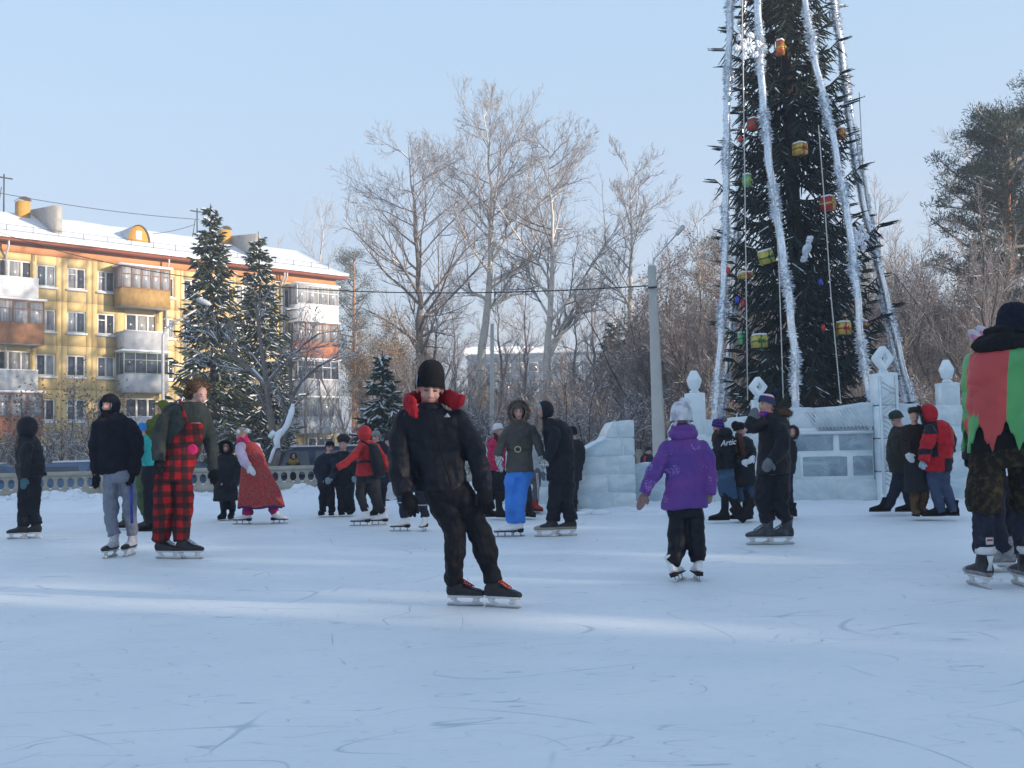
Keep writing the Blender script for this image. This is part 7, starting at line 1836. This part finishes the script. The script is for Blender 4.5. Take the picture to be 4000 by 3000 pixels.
M_PAT = cloth('white_patterned_knit', (0.60, 0.60, 0.58), scale=55, col2=(0.16, 0.22, 0.25), thr=(0.48, 0.56), bscale=90)
p.hand((208, 728, -0.06), (232, 838, -0.10), M_PAT, 'mitten', r=30, thumb=1); p.hand((592, 730, -0.04), (606, 850, -0.1), M_PAT, 'mitten', r=30, thumb=-1)
p.beanie(cloth('grey_brown_knit', (0.10, 0.085, 0.08)), z0=0.03, top=0.13, w=0.088)
M_FURG = mat('grey_brown_fur', (0.22, 0.17, 0.135), rough=1.0, var=0.5, scale=20)
p.hood(M_TAUPE, open_=0.95, rx=0.135, rz=0.15, trim=M_FURG, trimlen=0.085, trimn=1800)
mb = MB(); mb.tube([p.pt(382 + 26 * math.cos(t), 675 + 24 * math.sin(t), -0.235) for t in np.linspace(0, 2 * math.pi, 20)], 0.008, 6); mb.build('belt_buckle', mat('brass_buckle', (0.45, 0.36, 0.2), metal=0.7, rough=0.4), p.root, True)
mb = MB(); mb.loft([(p.pt(396, y, 0), Vector((113 * p.m, 0, 0)), Vector((0, 113 * 0.62 * p.m, 0))) for y in (664, 686)], 24); mb.build('belt', cloth('dark_belt', (0.05, 0.047, 0.043)), p.root, True)
p.body()
# ---- 19 man with the black hood
p = Person('man in a black puffer and raised hood facing the woman in blue trousers', E_, (735, 1428))
M_TAN = mat('tan_skate_trim', (0.30, 0.25, 0.20), rough=0.5)
a1 = p.foot(652, 1430, 182, 'hockey', m2=M_TAN, k=1.05); a2 = p.foot(812, 1424, 176, 'hockey', m2=M_TAN, k=1.05)
p.head(606, 336, 62, yaw=-74, pitch=8, neck=(670, 430))
p.garment('jacket', M_BLACK, [(658, 405, 66), (685, 435, 96), (715, 490, 122), (730, 560, 130), (738, 650, 128), (744, 760, 122), (750, 870, 120), (752, 945, 118)], [[(700, 520, 50, -0.2), (690, 620, 52, -0.24), (665, 710, 48, -0.26), (622, 770, 38, -0.27)], [(740, 520, 48, 0.2), (730, 650, 48, 0.22), (680, 760, 40, 0.15)]], ratio=0.95, quilt=(0.11, 0.055), folds=((0.14, 0.035), (0.05, 0.012)))
p.legs(M_BLACK, [(755, 910, 112), (762, 970, 112)], [[(718, 980, 74), (700, 1120, 66), (692, 1240, 62), (684, 1320, 60)], [(812, 980, 72), (802, 1120, 64), (822, 1240, 62), (832, 1310, 60)]], [a1, a2], ratio=0.9, hem=0.0)
p.hand((622, 772, -0.27), (590, 840, -0.28), M_PAT, 'mitten', r=28)
p.beanie(cloth('pale_aqua_knit', (0.25, 0.42, 0.45)), z0=0.025, top=0.12, w=0.088)
p.hood(M_BLACK, open_=0.95, rx=0.120, ry=0.135, rz=0.140); p.body()
# ---- 20..22 half hidden people around them
p = Person('person in a dark jacket half hidden behind the man in the black hood', E_, (880, 1208), gz=0.05)
a1 = p.foot(872, 1210, 90, 'boot'); a2 = p.foot(838, 1208, 90, 'boot')
p.head(858, 532, 46, yaw=170, neck=(870, 610), face=False)
p.garment('jacket', M_CHAR, [(872, 585, 42), (880, 612, 70), (885, 680, 78), (882, 800, 72), (875, 945, 66)], [[(930, 650, 30), (945, 740, 30), (930, 810, 26), (905, 860, 22)]])
p.legs(M_BLACK, None, [[(872, 920, 46), (872, 1050, 36), (874, 1170, 30)], [(835, 920, 44), (838, 1050, 36), (838, 1170, 30)]], [a1, a2]); p.beanie(M_KNITB, z0=-0.02, top=0.13); p.body()
p = Person('child in grey striped trousers and red boots behind the woman in blue trousers', E_, (500, 1206), gz=0.05)
M_REDB = cloth('red_boot_cloth', (0.35, 0.03, 0.03))
a1 = p.foot(450, 1205, -60, 'boot', M_REDB); a2 = p.foot(545, 1207, -60, 'boot', M_REDB)
p.head(455, 580, 44, yaw=10, neck=(480, 650)); p.garment('jacket', cloth('light_grey_nylon', (0.42, 0.44, 0.48)), [(480, 640, 50), (495, 670, 72), (505, 760, 74), (510, 860, 72)], [[(555, 720, 26, 0.02), (578, 800, 26), (592, 870, 22)]])
p.legs(cloth('mid_grey_jersey', (0.12, 0.12, 0.13)), None, [[(465, 850, 46), (455, 1000, 38), (450, 1150, 32)], [(535, 850, 46), (545, 1000, 40), (548, 1150, 34)]], [a1, a2], hem=-0.03)
p.hand((590, 865), (612, 948), cloth('lilac_grey_knit', (0.16, 0.17, 0.25)), 'mitten', r=20)
mb = MB()
for x in (553, 564): mb.tube([p.pt(x - 12, 880, -0.12), p.pt(x, 1000, -0.13), p.pt(x + 4, 1110, -0.12)], 0.006, 5)
mb.build('side_stripes', M_WHK, p.root); p.beanie(M_CHAR, z0=0.0, top=0.13); p.body()
p = Person('person in navy jeans and black boots, almost fully hidden behind the woman in blue', E_, (480, 1256), gz=0.04)
a1 = p.foot(492, 1256, -70, 'tall', M_BB); a2 = p.foot(425, 1250, -70, 'tall', M_BB)
p.head(400, 590, 44, yaw=0, neck=(405, 660)); p.garment('jacket', M_NAVY, [(405, 650, 46), (405, 690, 70), (405, 800, 70), (410, 880, 66)]); p.legs(M_NAVY, None, [[(430, 880, 40), (465, 1010, 34), (485, 1120, 28)], [(400, 880, 40), (420, 1010, 34), (425, 1120, 28)]], [a1, a2], hem=0.1); p.beanie(M_CHAR, z0=0.0, top=0.13); p.body()
# ---- 23 boy far behind the low ice wall
p = Person('distant child in a navy and red tracksuit top and cap behind the low ice wall', F_, (235, 760), Y=19.5, gz=0.1)
p.head(245, 573, 24, yaw=75, neck=(238, 605)); p.garment('jacket', M_NAVY, [(238, 598, 24), (236, 615, 42), (234, 660, 46), (232, 720, 44)], [[(200, 625, 13), (196, 690, 13)], [(270, 625, 13), (276, 690, 13)]])
p.legs(M_NAVY, None, [[(222, 700, 18), (222, 760, 14)], [(246, 700, 18), (246, 760, 14)]], [None, None]); p.beanie(M_NAVY, z0=0.01, top=0.13, w=0.1)
mb = MB(); mb.tube([p.pt(222, 610, -0.16), p.pt(215, 660, -0.16)], 0.02, 6); mb.build('red_panel', M_CORAL, p.root); p.body()
# ---- 24 girl with the lettered jacket
M_DENIM = cloth('blue_denim', (0.035, 0.075, 0.14), scale=4, col2=(0.14, 0.21, 0.30), thr=(0.55, 0.75))
M_HAIR = cloth('long_brown_hair', (0.055, 0.032, 0.020))
p = Person('girl in a black jacket with white script and a purple striped pompom hat', F_, (800, 1072), gz=0.04)
a1 = p.foot(772, 1073, 178, 'tall', M_BB); a2 = p.foot(893, 1058, 130, 'tall', M_BB, pitch=38, plant=False)
p.head(744, 402, 44, yaw=-135, neck=(770, 480), face=False)
p.garment('jacket', M_BLACK, [(775, 445, 50), (785, 475, 76), (790, 530, 82), (792, 600, 80), (794, 660, 76), (796, 698, 74)], [[(735, 500, 32, -0.1), (732, 590, 32, -0.15), (732, 680, 28, -0.18), (735, 715, 24, -0.18)], [(850, 500, 30, 0.05), (862, 590, 30), (855, 670, 26)]], quilt=(0.10, 0.05), ratio=0.7)
p.garment('hood', M_BLACK, None, (), extra=lambda mb: mb.ball(p.pt(800, 445, -0.06), (52 * p.m, 44 * p.m, 44 * p.m), 16, 10), core=False)
p.legs(M_DENIM, [(800, 680, 60), (802, 730, 62)], [[(790, 740, 48), (786, 840, 42), (795, 920, 36), (788, 990, 30)], [(820, 740, 44), (832, 850, 40), (858, 920, 36), (885, 990, 28)]], [a1, None], hem=0.2)
mb = MB(); limb_tube(mb, [p.pt(845, 900), p.pt(875, 960), p.pt(905, 1020)], [36 * p.m, 34 * p.m, 30 * p.m]); me = remesh(mb, 0.016); me.transform(Matrix.Translation(-p.base)); obj('boot_shaft', me, M_BB, p.root, True)
M_PSTR = cloth('purple_knit', (0.10, 0.03, 0.30)); M_DSTR = cloth('dark_violet_knit', (0.02, 0.015, 0.05))
h_ = p.beanie([M_DSTR, M_PSTR], z0=0.0, top=0.145, w=0.1, pick=lambda t: 1 if int(t * 14) % 3 == 0 else 0)
p.fur(p.pt(790, 345, 0), 26 * p.m, mat('grey_pompom', (0.16, 0.15, 0.2), rough=1), 300, 0.5, h_, 'pompom', w=0.06)
p.strands(M_HAIR, [(735, 430, -0.1), (715, 470, -0.12), (712, 510, -0.1)], 16)
def text(body, loc, size, m, parent, rotz=0.0, shear=0.3, tilt=0.0, name='lettering'):
    cu = bpy.data.curves.new(name, 'FONT'); cu.body = body; cu.size = size; cu.shear = shear; cu.extrude = 0.004; cu.align_x = 'CENTER'; cu.align_y = 'CENTER'; cu.offset = size * 0.012
    o = bpy.data.objects.new(name, cu); scene.collection.objects.link(o); dg = bpy.context.evaluated_depsgraph_get()
    me = bpy.data.meshes.new_from_object(o.evaluated_get(dg)); bpy.data.objects.remove(o)
    me.materials.clear(); me.materials.append(m)
    me.transform(Matrix.Translation(Vector(loc) - origin_of(parent)) @ Matrix.Rotation(rotz, 4, 'Z') @ Matrix.Rotation(R(90), 4, 'X') @ Matrix.Rotation(tilt, 4, 'Z'))
    o2 = bpy.data.objects.new(name, me); return link(o2, parent)
text('Artic', p.pt(818, 516, -0.262), 0.10, M_WHK, p.root, rotz=0.10, shear=0.35, tilt=0.12)
p.body()
# ---- 25 girl with long hair
p = Person('girl with long auburn hair, black knitted hat and clasped white mittens', F_, (950, 1064), gz=0.04)
a1 = p.foot(925, 1064, 175, 'tall', M_BB); a2 = p.foot(974, 1062, -120, 'tall', M_BB)
p.head(908, 428, 42, yaw=55, pitch=5, neck=(925, 500))
p.garment('coat', M_BLACK, [(922, 475, 48), (928, 505, 72), (930, 580, 78), (932, 680, 80), (934, 760, 86), (936, 828, 88)], [[(985, 535, 28, 0.0), (1000, 600, 28, -0.08), (990, 640, 24, -0.2)], [(870, 540, 28), (862, 620, 26, -0.1), (905, 645, 22, -0.24)]], ratio=0.75)
p.legs(M_DENIM, None, [[(905, 800, 34), (902, 880, 28), (905, 950, 24)], [(968, 800, 36), (974, 880, 28), (974, 950, 25)]], [a1, a2], hem=0.22)
p.hand((925, 660, -0.28), (975, 650, -0.32), M_WHK, 'mitten', r=22, flat=0.8); p.hand((1000, 620, -0.24), (960, 665, -0.31), M_WHK, 'mitten', r=20, flat=0.8)
h_ = p.beanie(M_KNITB, z0=0.01, top=0.16, w=0.102, back=0.02); p.blob('hat_bulge', M_KNITB, 872, 392, 30, 34, d=0.05, parent=h_)
p.strands(cloth('auburn_hair', (0.06, 0.026, 0.018)), [(900, 460, -0.12), (918, 530, -0.2), (930, 620, -0.22)], 24, 260); p.strands(MATS['auburn_hair'], [(885, 450, -0.05), (872, 520, -0.12), (885, 600, -0.16)], 16)
p.body()
# ---- 26 tall man with the striped hat
M_MIDG = cloth('mid_grey_knit', (0.16, 0.18, 0.20), bscale=110)
p = Person('tall man in a red, white and blue striped pompom hat, mitten at his face', F_, (1145, 1250))
M_SKG = mat('grey_black_skate_shell', (0.05, 0.055, 0.065), rough=0.4, var=0.8, scale=14)
a1 = p.foot(1075, 1250, 180, 'hockey', M_SKG, k=1.10, lace=M_GREYST); a2 = p.foot(1212, 1250, 176, 'hockey', M_SKG, k=1.10, lace=M_GREYST)
p.head(1092, 246, 60, yaw=-72, pitch=-6, neck=(1125, 330))
p.garment('jacket', M_BLACK, [(1118, 300, 62), (1135, 325, 92), (1150, 370, 112), (1155, 450, 116), (1152, 540, 116), (1148, 640, 120), (1142, 745, 126)],
          [[(1050, 370, 52, -0.1), (990, 410, 54, -0.12), (955, 425, 50, -0.12), (972, 370, 44, -0.12), (1000, 330, 38, -0.13)], [(1200, 420, 54, -0.2), (1215, 520, 54, -0.28), (1180, 600, 50, -0.33), (1125, 650, 42, -0.35)]], ratio=0.85, folds=((0.15, 0.035), (0.05, 0.012)))
p.legs(M_BLACK, [(1138, 710, 112), (1140, 770, 114)], [[(1088, 790, 78), (1070, 920, 70), (1082, 1010, 60), (1098, 1060, 54)], [(1192, 790, 76), (1188, 920, 68), (1206, 1010, 58), (1228, 1070, 50)]], [a1, a2], hem=0.05, folds=((0.10, 0.05), (0.05, 0.015)))
p.hand((988, 348, -0.13), (1022, 262, -0.16), M_MIDG, 'mitten', r=34, thumb=1, flat=0.7); p.hand((1120, 645, -0.36), (1080, 725, -0.38), M_MIDG, 'mitten', r=38, flat=0.7)
M_HR, M_HW, M_HN = cloth('red_knit', (0.45, 0.03, 0.04)), cloth('cream_white_knit', (0.65, 0.64, 0.66)), cloth('navy_blue_knit', (0.03, 0.045, 0.12))
h_ = p.beanie([M_HN, M_HR, M_HW], z0=0.022, top=0.155, w=0.098, pick=lambda t: 0 if t < 0.42 else 1 if t < 0.5 else 2 if t < 0.72 else 1 if t < 0.8 else 0)
p.fur(p.pt(1165, 143, 0), 22 * p.m, M_HN, 200, 0.3, h_, 'pompom', w=0.08)
mb = MB(); mb.loft([(p.H(0, 0.0, z), p.HR @ Vector((w * p.hk, 0, 0)), p.HR @ Vector((0, w * p.hk, 0))) for z, w in ((-0.16, 0.10), (-0.12, 0.088), (-0.085, 0.080))], 18); mb.build('scarf', cloth('blue_violet_patterned_scarf', (0.05, 0.03, 0.30), scale=30, col2=(0.45, 0.05, 0.12), thr=(0.5, 0.6)), p.root, True)
p.fur(p.pt(1215, 300, 0.0), 62 * p.m, MATS['brown_fur'], 700, 0.45, None, 'fur_collar', (1.0, 1.3, 0.7), 0.05); p.body()
# ---- 27 behind him
p = Person('person in a dark fur hood half hidden behind the man in the striped hat', F_, (1260, 1045), gz=0.04)
a1 = p.foot(1258, 1046, 170, 'boot'); a2 = p.foot(1215, 1042, 170, 'boot')
p.head(1285, 440, 42, yaw=-20, neck=(1270, 520)); p.garment('jacket', M_CHAR, [(1268, 500, 42), (1258, 540, 62), (1250, 640, 62), (1245, 740, 60)]); p.legs(M_NAVY, None, [[(1258, 720, 34), (1260, 880, 28), (1258, 1000, 24)], [(1218, 720, 34), (1216, 880, 28), (1216, 1000, 24)]], [a1, a2])
p.hood(M_CHAR, open_=0.8, trim=MATS['dark_brown_fur'], trimlen=0.07, trimn=500); p.body()
bg_ = p; mb = MB(); mb.box(p.pt(1238, 805, -0.2), (44 * p.m, 0.10, 112 * p.m)); e = empty('shopping_bag', p.pt(1238, 860, -0.2), 'small purple carrier bag held behind the man in the striped hat', 'bag'); mb.build('bag_body', cloth('purple_plastic', (0.10, 0.03, 0.16), rough=0.4), e)
mb = MB(); mb.tube([p.pt(1222, 752, -0.2), p.pt(1238, 725, -0.2), p.pt(1254, 752, -0.2)], 0.008, 5); mb.build('handle', M_WHK, e)
mb = MB()
for i, (x, y, w) in enumerate(((1240, 768, 22), (1236, 800, 26), (1240, 832, 20))): mb.box(p.pt(x, y, -0.2) - Vector((0, 0.054, 0)), (w * p.m, 0.006, 8 * p.m))
mb.build('pale_print', MATS['pale_lilac_fleece'], e)
# ---- 28..30 the three by the ice wall
G_ = (2900, 1300, 2.073)
p = Person('man in a dark jacket and dark green cap looking down beside the ice tower', G_, (1250, 1446), gz=0.06)
a1 = p.foot(1135, 1447, 178, 'boot', k=1.05); a2 = p.foot(1345, 1447, 178, 'boot', k=1.05)
p.head(1246, 700, 56, yaw=-76, pitch=22, neck=(1275, 780))
M_DKO = cloth('dark_olive_brown_nylon', (0.030, 0.028, 0.026))
p.garment('jacket', M_DKO, [(1272, 752, 50), (1276, 785, 74), (1272, 850, 88), (1262, 940, 92), (1262, 1040, 84), (1270, 1135, 76)], [[(1262, 840, 48, -0.2), (1262, 940, 46, -0.24), (1300, 1010, 40, -0.26), (1345, 1020, 32, -0.26)]], ratio=1.0)
p.legs(M_NAVY, [(1275, 1100, 66), (1280, 1150, 68)], [[(1265, 1160, 56), (1232, 1280, 50), (1195, 1390, 42)], [(1300, 1160, 52), (1335, 1280, 46), (1362, 1390, 40)]], [a1, a2], hem=-0.08, ratio=0.9)
p.beanie(cloth('dark_teal_knit', (0.02, 0.04, 0.04)), z0=0.018, top=0.140, w=0.097); p.body()
p = Person('woman in a dark fur coat, brown fur hat and tan boots by the ice wall', G_, (1430, 1478), gz=0.06)
M_TANB = cloth('tan_suede_boot', (0.10, 0.055, 0.028))
a1 = p.foot(1400, 1480, -100, 'tall', M_TANB); a2 = p.foot(1468, 1476, -80, 'tall', M_TANB)
p.head(1392, 685, 48, yaw=-12, pitch=6, neck=(1400, 770))
M_FCOAT = mat('dark_brown_fur_coat', (0.022, 0.015, 0.012), rough=1.0, var=0.4, scale=25, bump=1.0, bscale=60)
p.garment('fur_coat', M_FCOAT, [(1396, 740, 66), (1396, 775, 84), (1396, 850, 88), (1398, 950, 88), (1400, 1060, 90)], [[(1325, 820, 38, -0.05), (1318, 920, 38, -0.12), (1340, 990, 34, -0.24)], [(1465, 820, 36, 0.0), (1480, 920, 36, -0.05), (1450, 1000, 32, -0.2)]], folds=((0.06, 0.03), (0.025, 0.02)))
pleats('skirt', M_CHAR, [(1400, 1040, 84), (1404, 1120, 90), (1408, 1200, 96), (1412, 1290, 98)], amp=0.02, ratio=0.7)
p.legs(M_TANB, None, [[(1395, 1250, 38), (1398, 1340, 36), (1402, 1420, 32)], [(1478, 1250, 38), (1476, 1340, 36), (1470, 1420, 32)]], [a1, a2], name='boot_shafts', hem=-0.05)
p.hand((1338, 985, -0.27), (1385, 1050, -0.30), M_WHK, 'mitten', r=28)
p.fur(p.pt(1388, 632, 0.03), 58 * p.m, mat('deep_brown_fur', (0.045, 0.028, 0.022), rough=1), 700, 0.3, None, 'fur_hat', (0.95, 1.0, 0.7), 0.05); p.body()
M_REDJ = cloth('bright_red_nylon', (0.42, 0.008, 0.017), rough=0.6)
p = Person('man in a red jacket with black patches and a fur edged red hood', G_, (1630, 1482), gz=0.06)
a1 = p.foot(1575, 1484, 178, 'boot', k=1.08); a2 = p.foot(1680, 1480, 150, 'boot', k=1.08)
p.head(1495, 655, 56, yaw=-112, pitch=15, neck=(1550, 740), face=False)
def pk(c):
    u = (c[:, 0] - p.pt(1500, 900).x) / p.m + 1500; z = c[:, 2]; z0 = p.pt(1600, 700).z
    y = 700 - (z - z0) / p.m
    blk = ((u < 1555) & (y > 715) & (y < 815)) | ((u > 1500) & (u < 1545) & (y > 880) & (y < 1000)) | ((u < 1500) & (y > 930) & (y < 975)) | ((u > 1585) & (y > 1010)) | ((u > 1690) & (y > 830))
    return blk.astype(int)
p.garment('jacket', [M_REDJ, M_BLACK], [(1548, 705, 58), (1568, 735, 88), (1588, 800, 108), (1598, 900, 110), (1592, 1000, 106), (1588, 1080, 104), (1586, 1122, 102)], [[(1510, 790, 52, -0.2), (1500, 880, 54, -0.25), (1482, 970, 50, -0.28), (1462, 1040, 42, -0.29)], [(1660, 790, 46, 0.15), (1690, 880, 44, 0.15), (1685, 960, 36, 0.1)]], ratio=0.9, quilt=(0.12, 0.06), pick=pk)
p.legs(M_DENIM if False else cloth('dark_denim', (0.045, 0.065, 0.12)), [(1590, 1080, 92), (1592, 1140, 94)], [[(1548, 1150, 54), (1560, 1270, 50), (1600, 1380, 46), (1622, 1440, 42)], [(1632, 1150, 50), (1652, 1280, 44), (1672, 1380, 40), (1680, 1430, 38)]], [a1, a2], hem=-0.08, ratio=0.85)
p.hand((1460, 1045, -0.29), (1448, 1108, -0.3), cloth('blue_white_glove', (0.30, 0.36, 0.45), scale=30, var=0.5), 'glove', r=26)
p.hood(M_REDJ, open_=0.85, rx=0.13, ry=0.14, rz=0.15, trim=MATS['dark_brown_fur'], trimlen=0.07, trimn=900); p.body()
# ---- 31 skater in the jester cape
H_ = (3350, 1100, 1.327)
M_JR, M_JG = mat('red_satin', (0.42, 0.035, 0.035), rough=0.38, var=0.08, scale=3, spec=0.5, sheen=0.3), mat('green_satin', (0.055, 0.30, 0.085), rough=0.38, var=0.08, scale=3, spec=0.5, sheen=0.3)
M_CAMO = cloth('dark_camouflage_cloth', (0.012, 0.011, 0.009), scale=22, col2=(0.050, 0.037, 0.018), thr=(0.50, 0.62), bscale=60)
M_ISK = mat('grey_plastic_skate', (0.22, 0.22, 0.23), rough=0.4, var=0.5, scale=20)
p = Person('tall skater in a red and green pointed jester cape over camouflage trousers', H_, (750, 1588))
a1 = p.foot(642, 1586, 96, 'hockey', M_BLEATH, m2=M_ISK, k=1.15, shaft=0.26); a2 = p.foot(862, 1584, 88, 'hockey', M_BLEATH, m2=M_ISK, k=1.15, shaft=0.26)
for (fx, an) in ((642, a1), (862, a2)):
    mb = MB(); c_ = an + Vector((0, -0.045, -0.04))
    mb.loft([(an + Vector((0, -0.01, h)), Vector((w, 0, 0)), Vector((0, w * 1.25, 0))) for h, w in ((0.015, 0.066), (0.03, 0.071), (0.055, 0.071), (0.07, 0.066))], 18); mb.build('ankle_strap', mat('silver_plastic', (0.55, 0.56, 0.58), rough=0.3, metal=0.3), p.root, True)
    mb = MB(); mb.box(an + Vector((0, -0.092, 0.115)), (0.052, 0.006, 0.05)); mb.build('skate_label', M_WHK, p.root)
    mb = MB(); mb.box(an + Vector((0, -0.0965, 0.122)), (0.040, 0.004, 0.015)); mb.build('skate_label_print', M_CORAL, p.root)
    mb = MB(); mb.loft([(an + Vector((0, -0.088 + 0.02 * (h < -0.05), h)), Vector((w, 0, 0)), Vector((0, 0.012, 0))) for h, w in ((-0.10, 0.020), (-0.05, 0.012), (0.01, 0.026))], 8); mb.build('heel_support', MATS['silver_plastic'], p.root, True)
p.head(806, 215, 86, yaw=176, neck=(790, 350), face=False)
p.garment('jacket', M_BLACKW, [(785, 320, 110), (775, 370, 170), (770, 440, 190), (768, 600, 185), (765, 760, 175), (765, 893, 172)], [[(645, 430, 55), (628, 560, 52), (628, 700, 50, 0.03), (632, 830, 44, 0.05)], [(900, 430, 55), (900, 560, 52), (900, 700, 50, 0.03), (895, 830, 44, 0.05)]], ratio=0.62)
p.garment('hood', M_BLACKW, None, (), extra=lambda mb: (mb.ball(p.pt(750, 322, -0.05), (150 * p.m, 105 * p.m, 66 * p.m), 22, 12, Matrix.Rotation(-0.12, 3, 'Y')), mb.ball(p.pt(765, 262, -0.02), (112 * p.m, 80 * p.m, 38 * p.m), 20, 10), mb.ball(p.pt(640, 335, -0.02), (50 * p.m, 60 * p.m, 30 * p.m), 12, 8)), core=False, folds=((0.10, 0.03), (0.04, 0.01)))
# cape
n = 144; rows = 40; V = []; F = []; mi = []
SC = [(780, 345, 150), (772, 380, 198), (765, 440, 212), (760, 520, 212), (758, 620, 205), (757, 700, 200), (758, 860, 204)]
ys = [q[1] for q in SC]
NP = 9
def cape_hem(i):
    t = (i / n * NP) % 1.0; tri = 1 - abs(2 * t - 1)
    return 700 + (0.15 + 0.85 * tri) * 175 * (0.85 + 0.3 * math.sin(i * 0.7) ** 2)
for j in range(rows + 1):
    for i in range(n):
        a = 2 * math.pi * (i + 0.5) / n - math.pi / 2 - 0.28
        y = 345 + (cape_hem(i) - 345) * j / rows; f = lambda k: float(np.interp(y, ys, [q[k] for q in SC]))
        w = f(2) * p.m * (1 + 0.025 * math.sin(a * 9 + 0.5) * (j / rows) + 0.015 * math.sin(a * 17) * j / rows)
        c = p.pt(f(0), y, 0.0); V.append(tuple(c + Vector((math.cos(a) * w, math.sin(a) * w * 0.68, 0))))
seg = n // NP
for j in range(rows):
    for i in range(n):
        F.append((j * n + i, (j + 1) * n + i, (j + 1) * n + (i + 1) % n, j * n + (i + 1) % n))
        yy = 345 + (cape_hem(i) - 345) * (j + 0.5) / rows; big = 1 if 117 <= i < 144 or 40 <= i < 76 else 0
        if yy < 700: mi.append(big)
        else: mi.append((big + (i // seg)) % 2)
me = np_mesh('cape', np.array(V) - np.array(p.base), [F], mi); cp_ = obj('jester_cape', me, [M_JG, M_JR], p.root, True)
md = cp_.modifiers.new('thick', 'SOLIDIFY'); md.thickness = 0.008
md = cp_.modifiers.new('folds', 'DISPLACE'); md.texture = foldtex(0.16); md.strength = 0.05; md.texture_coords = 'GLOBAL'
p.legs(M_CAMO, [(768, 850, 172), (768, 900, 176), (768, 960, 172)], [[(668, 950, 88), (664, 1060, 90), (658, 1150, 88), (652, 1200, 76)], [(872, 950, 88), (878, 1060, 90), (882, 1150, 88), (880, 1200, 76)]], [None, None], to_ankle=False, name='camouflage_trousers')
p.legs(M_NAVY, None, [[(652, 1150, 60), (650, 1240, 56), (646, 1330, 54)], [(880, 1150, 60), (872, 1240, 58), (862, 1330, 54)]], [a1, a2], name='leg_warmers', hem=0.05)
p.beanie(cloth('navy_black_knit', (0.012, 0.013, 0.030), rough=1.0, bscale=120), z0=-0.075, top=0.135, w=0.108, slant=0.1); p.body()
# ---- 32 person in front of the caped skater, with rabbit ears
p = Person('child with white and pink rabbit ears mostly hidden beyond the caped skater', H_, (760, 1506))
a1 = p.foot(745, 1508, 170, 'hockey', M_ISK, k=1.05); a2 = p.foot(830, 1480, 170, 'hockey', M_BLEATH, k=0.95)
p.head(690, 335, 60, yaw=-100, neck=(690, 420))
p.garment('jacket', M_BLACK, [(690, 395, 60), (690, 430, 90), (688, 560, 98), (685, 700, 95), (682, 850, 92), (668, 1000, 70), (662, 1110, 52)], [[(640, 560, 45, -0.1), (612, 700, 46, -0.1), (588, 840, 44, -0.12), (590, 920, 38, -0.12)]])
p.hand((590, 905, -0.12), (582, 975, -0.12), M_BLACKW, 'glove', r=34)
mb = MB(); mb.tube([p.pt(618, 900, -0.2), p.pt(610, 1000, -0.2), p.pt(604, 1105, -0.2)], 0.016, 6); mb.build('blue_piping', cloth('pale_blue_piping', (0.20, 0.30, 0.62)), p.root, True)
p.legs(M_NAVY, None, [[(700, 1050, 50), (718, 1200, 48), (735, 1330, 42)], [(760, 1050, 46), (788, 1200, 26), (800, 1330, 26)]], [a1, a2]); p.beanie(M_WHK, z0=0.0, top=0.13)
M_EAR, M_EARP = cloth('white_plush', (0.66, 0.62, 0.72), bscale=150), cloth('pink_plush', (0.75, 0.28, 0.42), bscale=150)
for (x0, y0, x1, y1, x2, y2) in ((655, 318, 615, 290, 572, 252), (690, 300, 655, 262, 618, 230)):
    mb = MB(); q = [p.pt(x0, y0, 0.0), p.pt(x1, y1, 0.0), p.pt(x2, y2, 0.0)]; dd = (q[2] - q[0]); ln = dd.length; dd.normalize(); s2 = Vector((0, 1, 0)); nn = dd.cross(s2)
    mb.loft([(q[0] + dd * (ln * t), nn * w, s2 * (w * 0.6)) for t, w in ((0, 0.03), (0.25, 0.045), (0.55, 0.047), (0.8, 0.036), (0.94, 0.018), (1.0, 0.004))], 14); eo = mb.build('rabbit_ear', M_EAR, p.root, True)
    mb = MB(); mb.loft([(q[0] + dd * (ln * t) + Vector((0, -0.012, -0.018)), nn * w, s2 * (w * 0.6)) for t, w in ((0.05, 0.012), (0.25, 0.030), (0.55, 0.032), (0.8, 0.020), (0.9, 0.004))], 12); mb.build('ear_lining', M_EARP, eo, True)
p.body()
# ================================================================ thin frosty haze over the whole place
hz = bpy.data.materials.new('frost_haze'); hz.use_nodes = True
hn = hz.node_tree.nodes; hl = hz.node_tree.links; hn.clear()
pv = hn.new('ShaderNodeVolumePrincipled'); pv.inputs['Color'].default_value = (0.86, 0.90, 0.97, 1); pv.inputs['Density'].default_value = HAZE_D; pv.inputs['Anisotropy'].default_value = 0.2
ho = hn.new('ShaderNodeOutputMaterial'); hl.new(pv.outputs[0], ho.inputs['Volume'])
mb = MB(); mb.box((0, 550, 11.2), (2400, 2300, 26.4)); o = mb.build('haze', hz, None, False, (0, 0, 0)); tag(o, kind='stuff')
print('objects', len(scene.objects), 'tris', sum(len(m.polygons) * 2 for m in bpy.data.meshes))
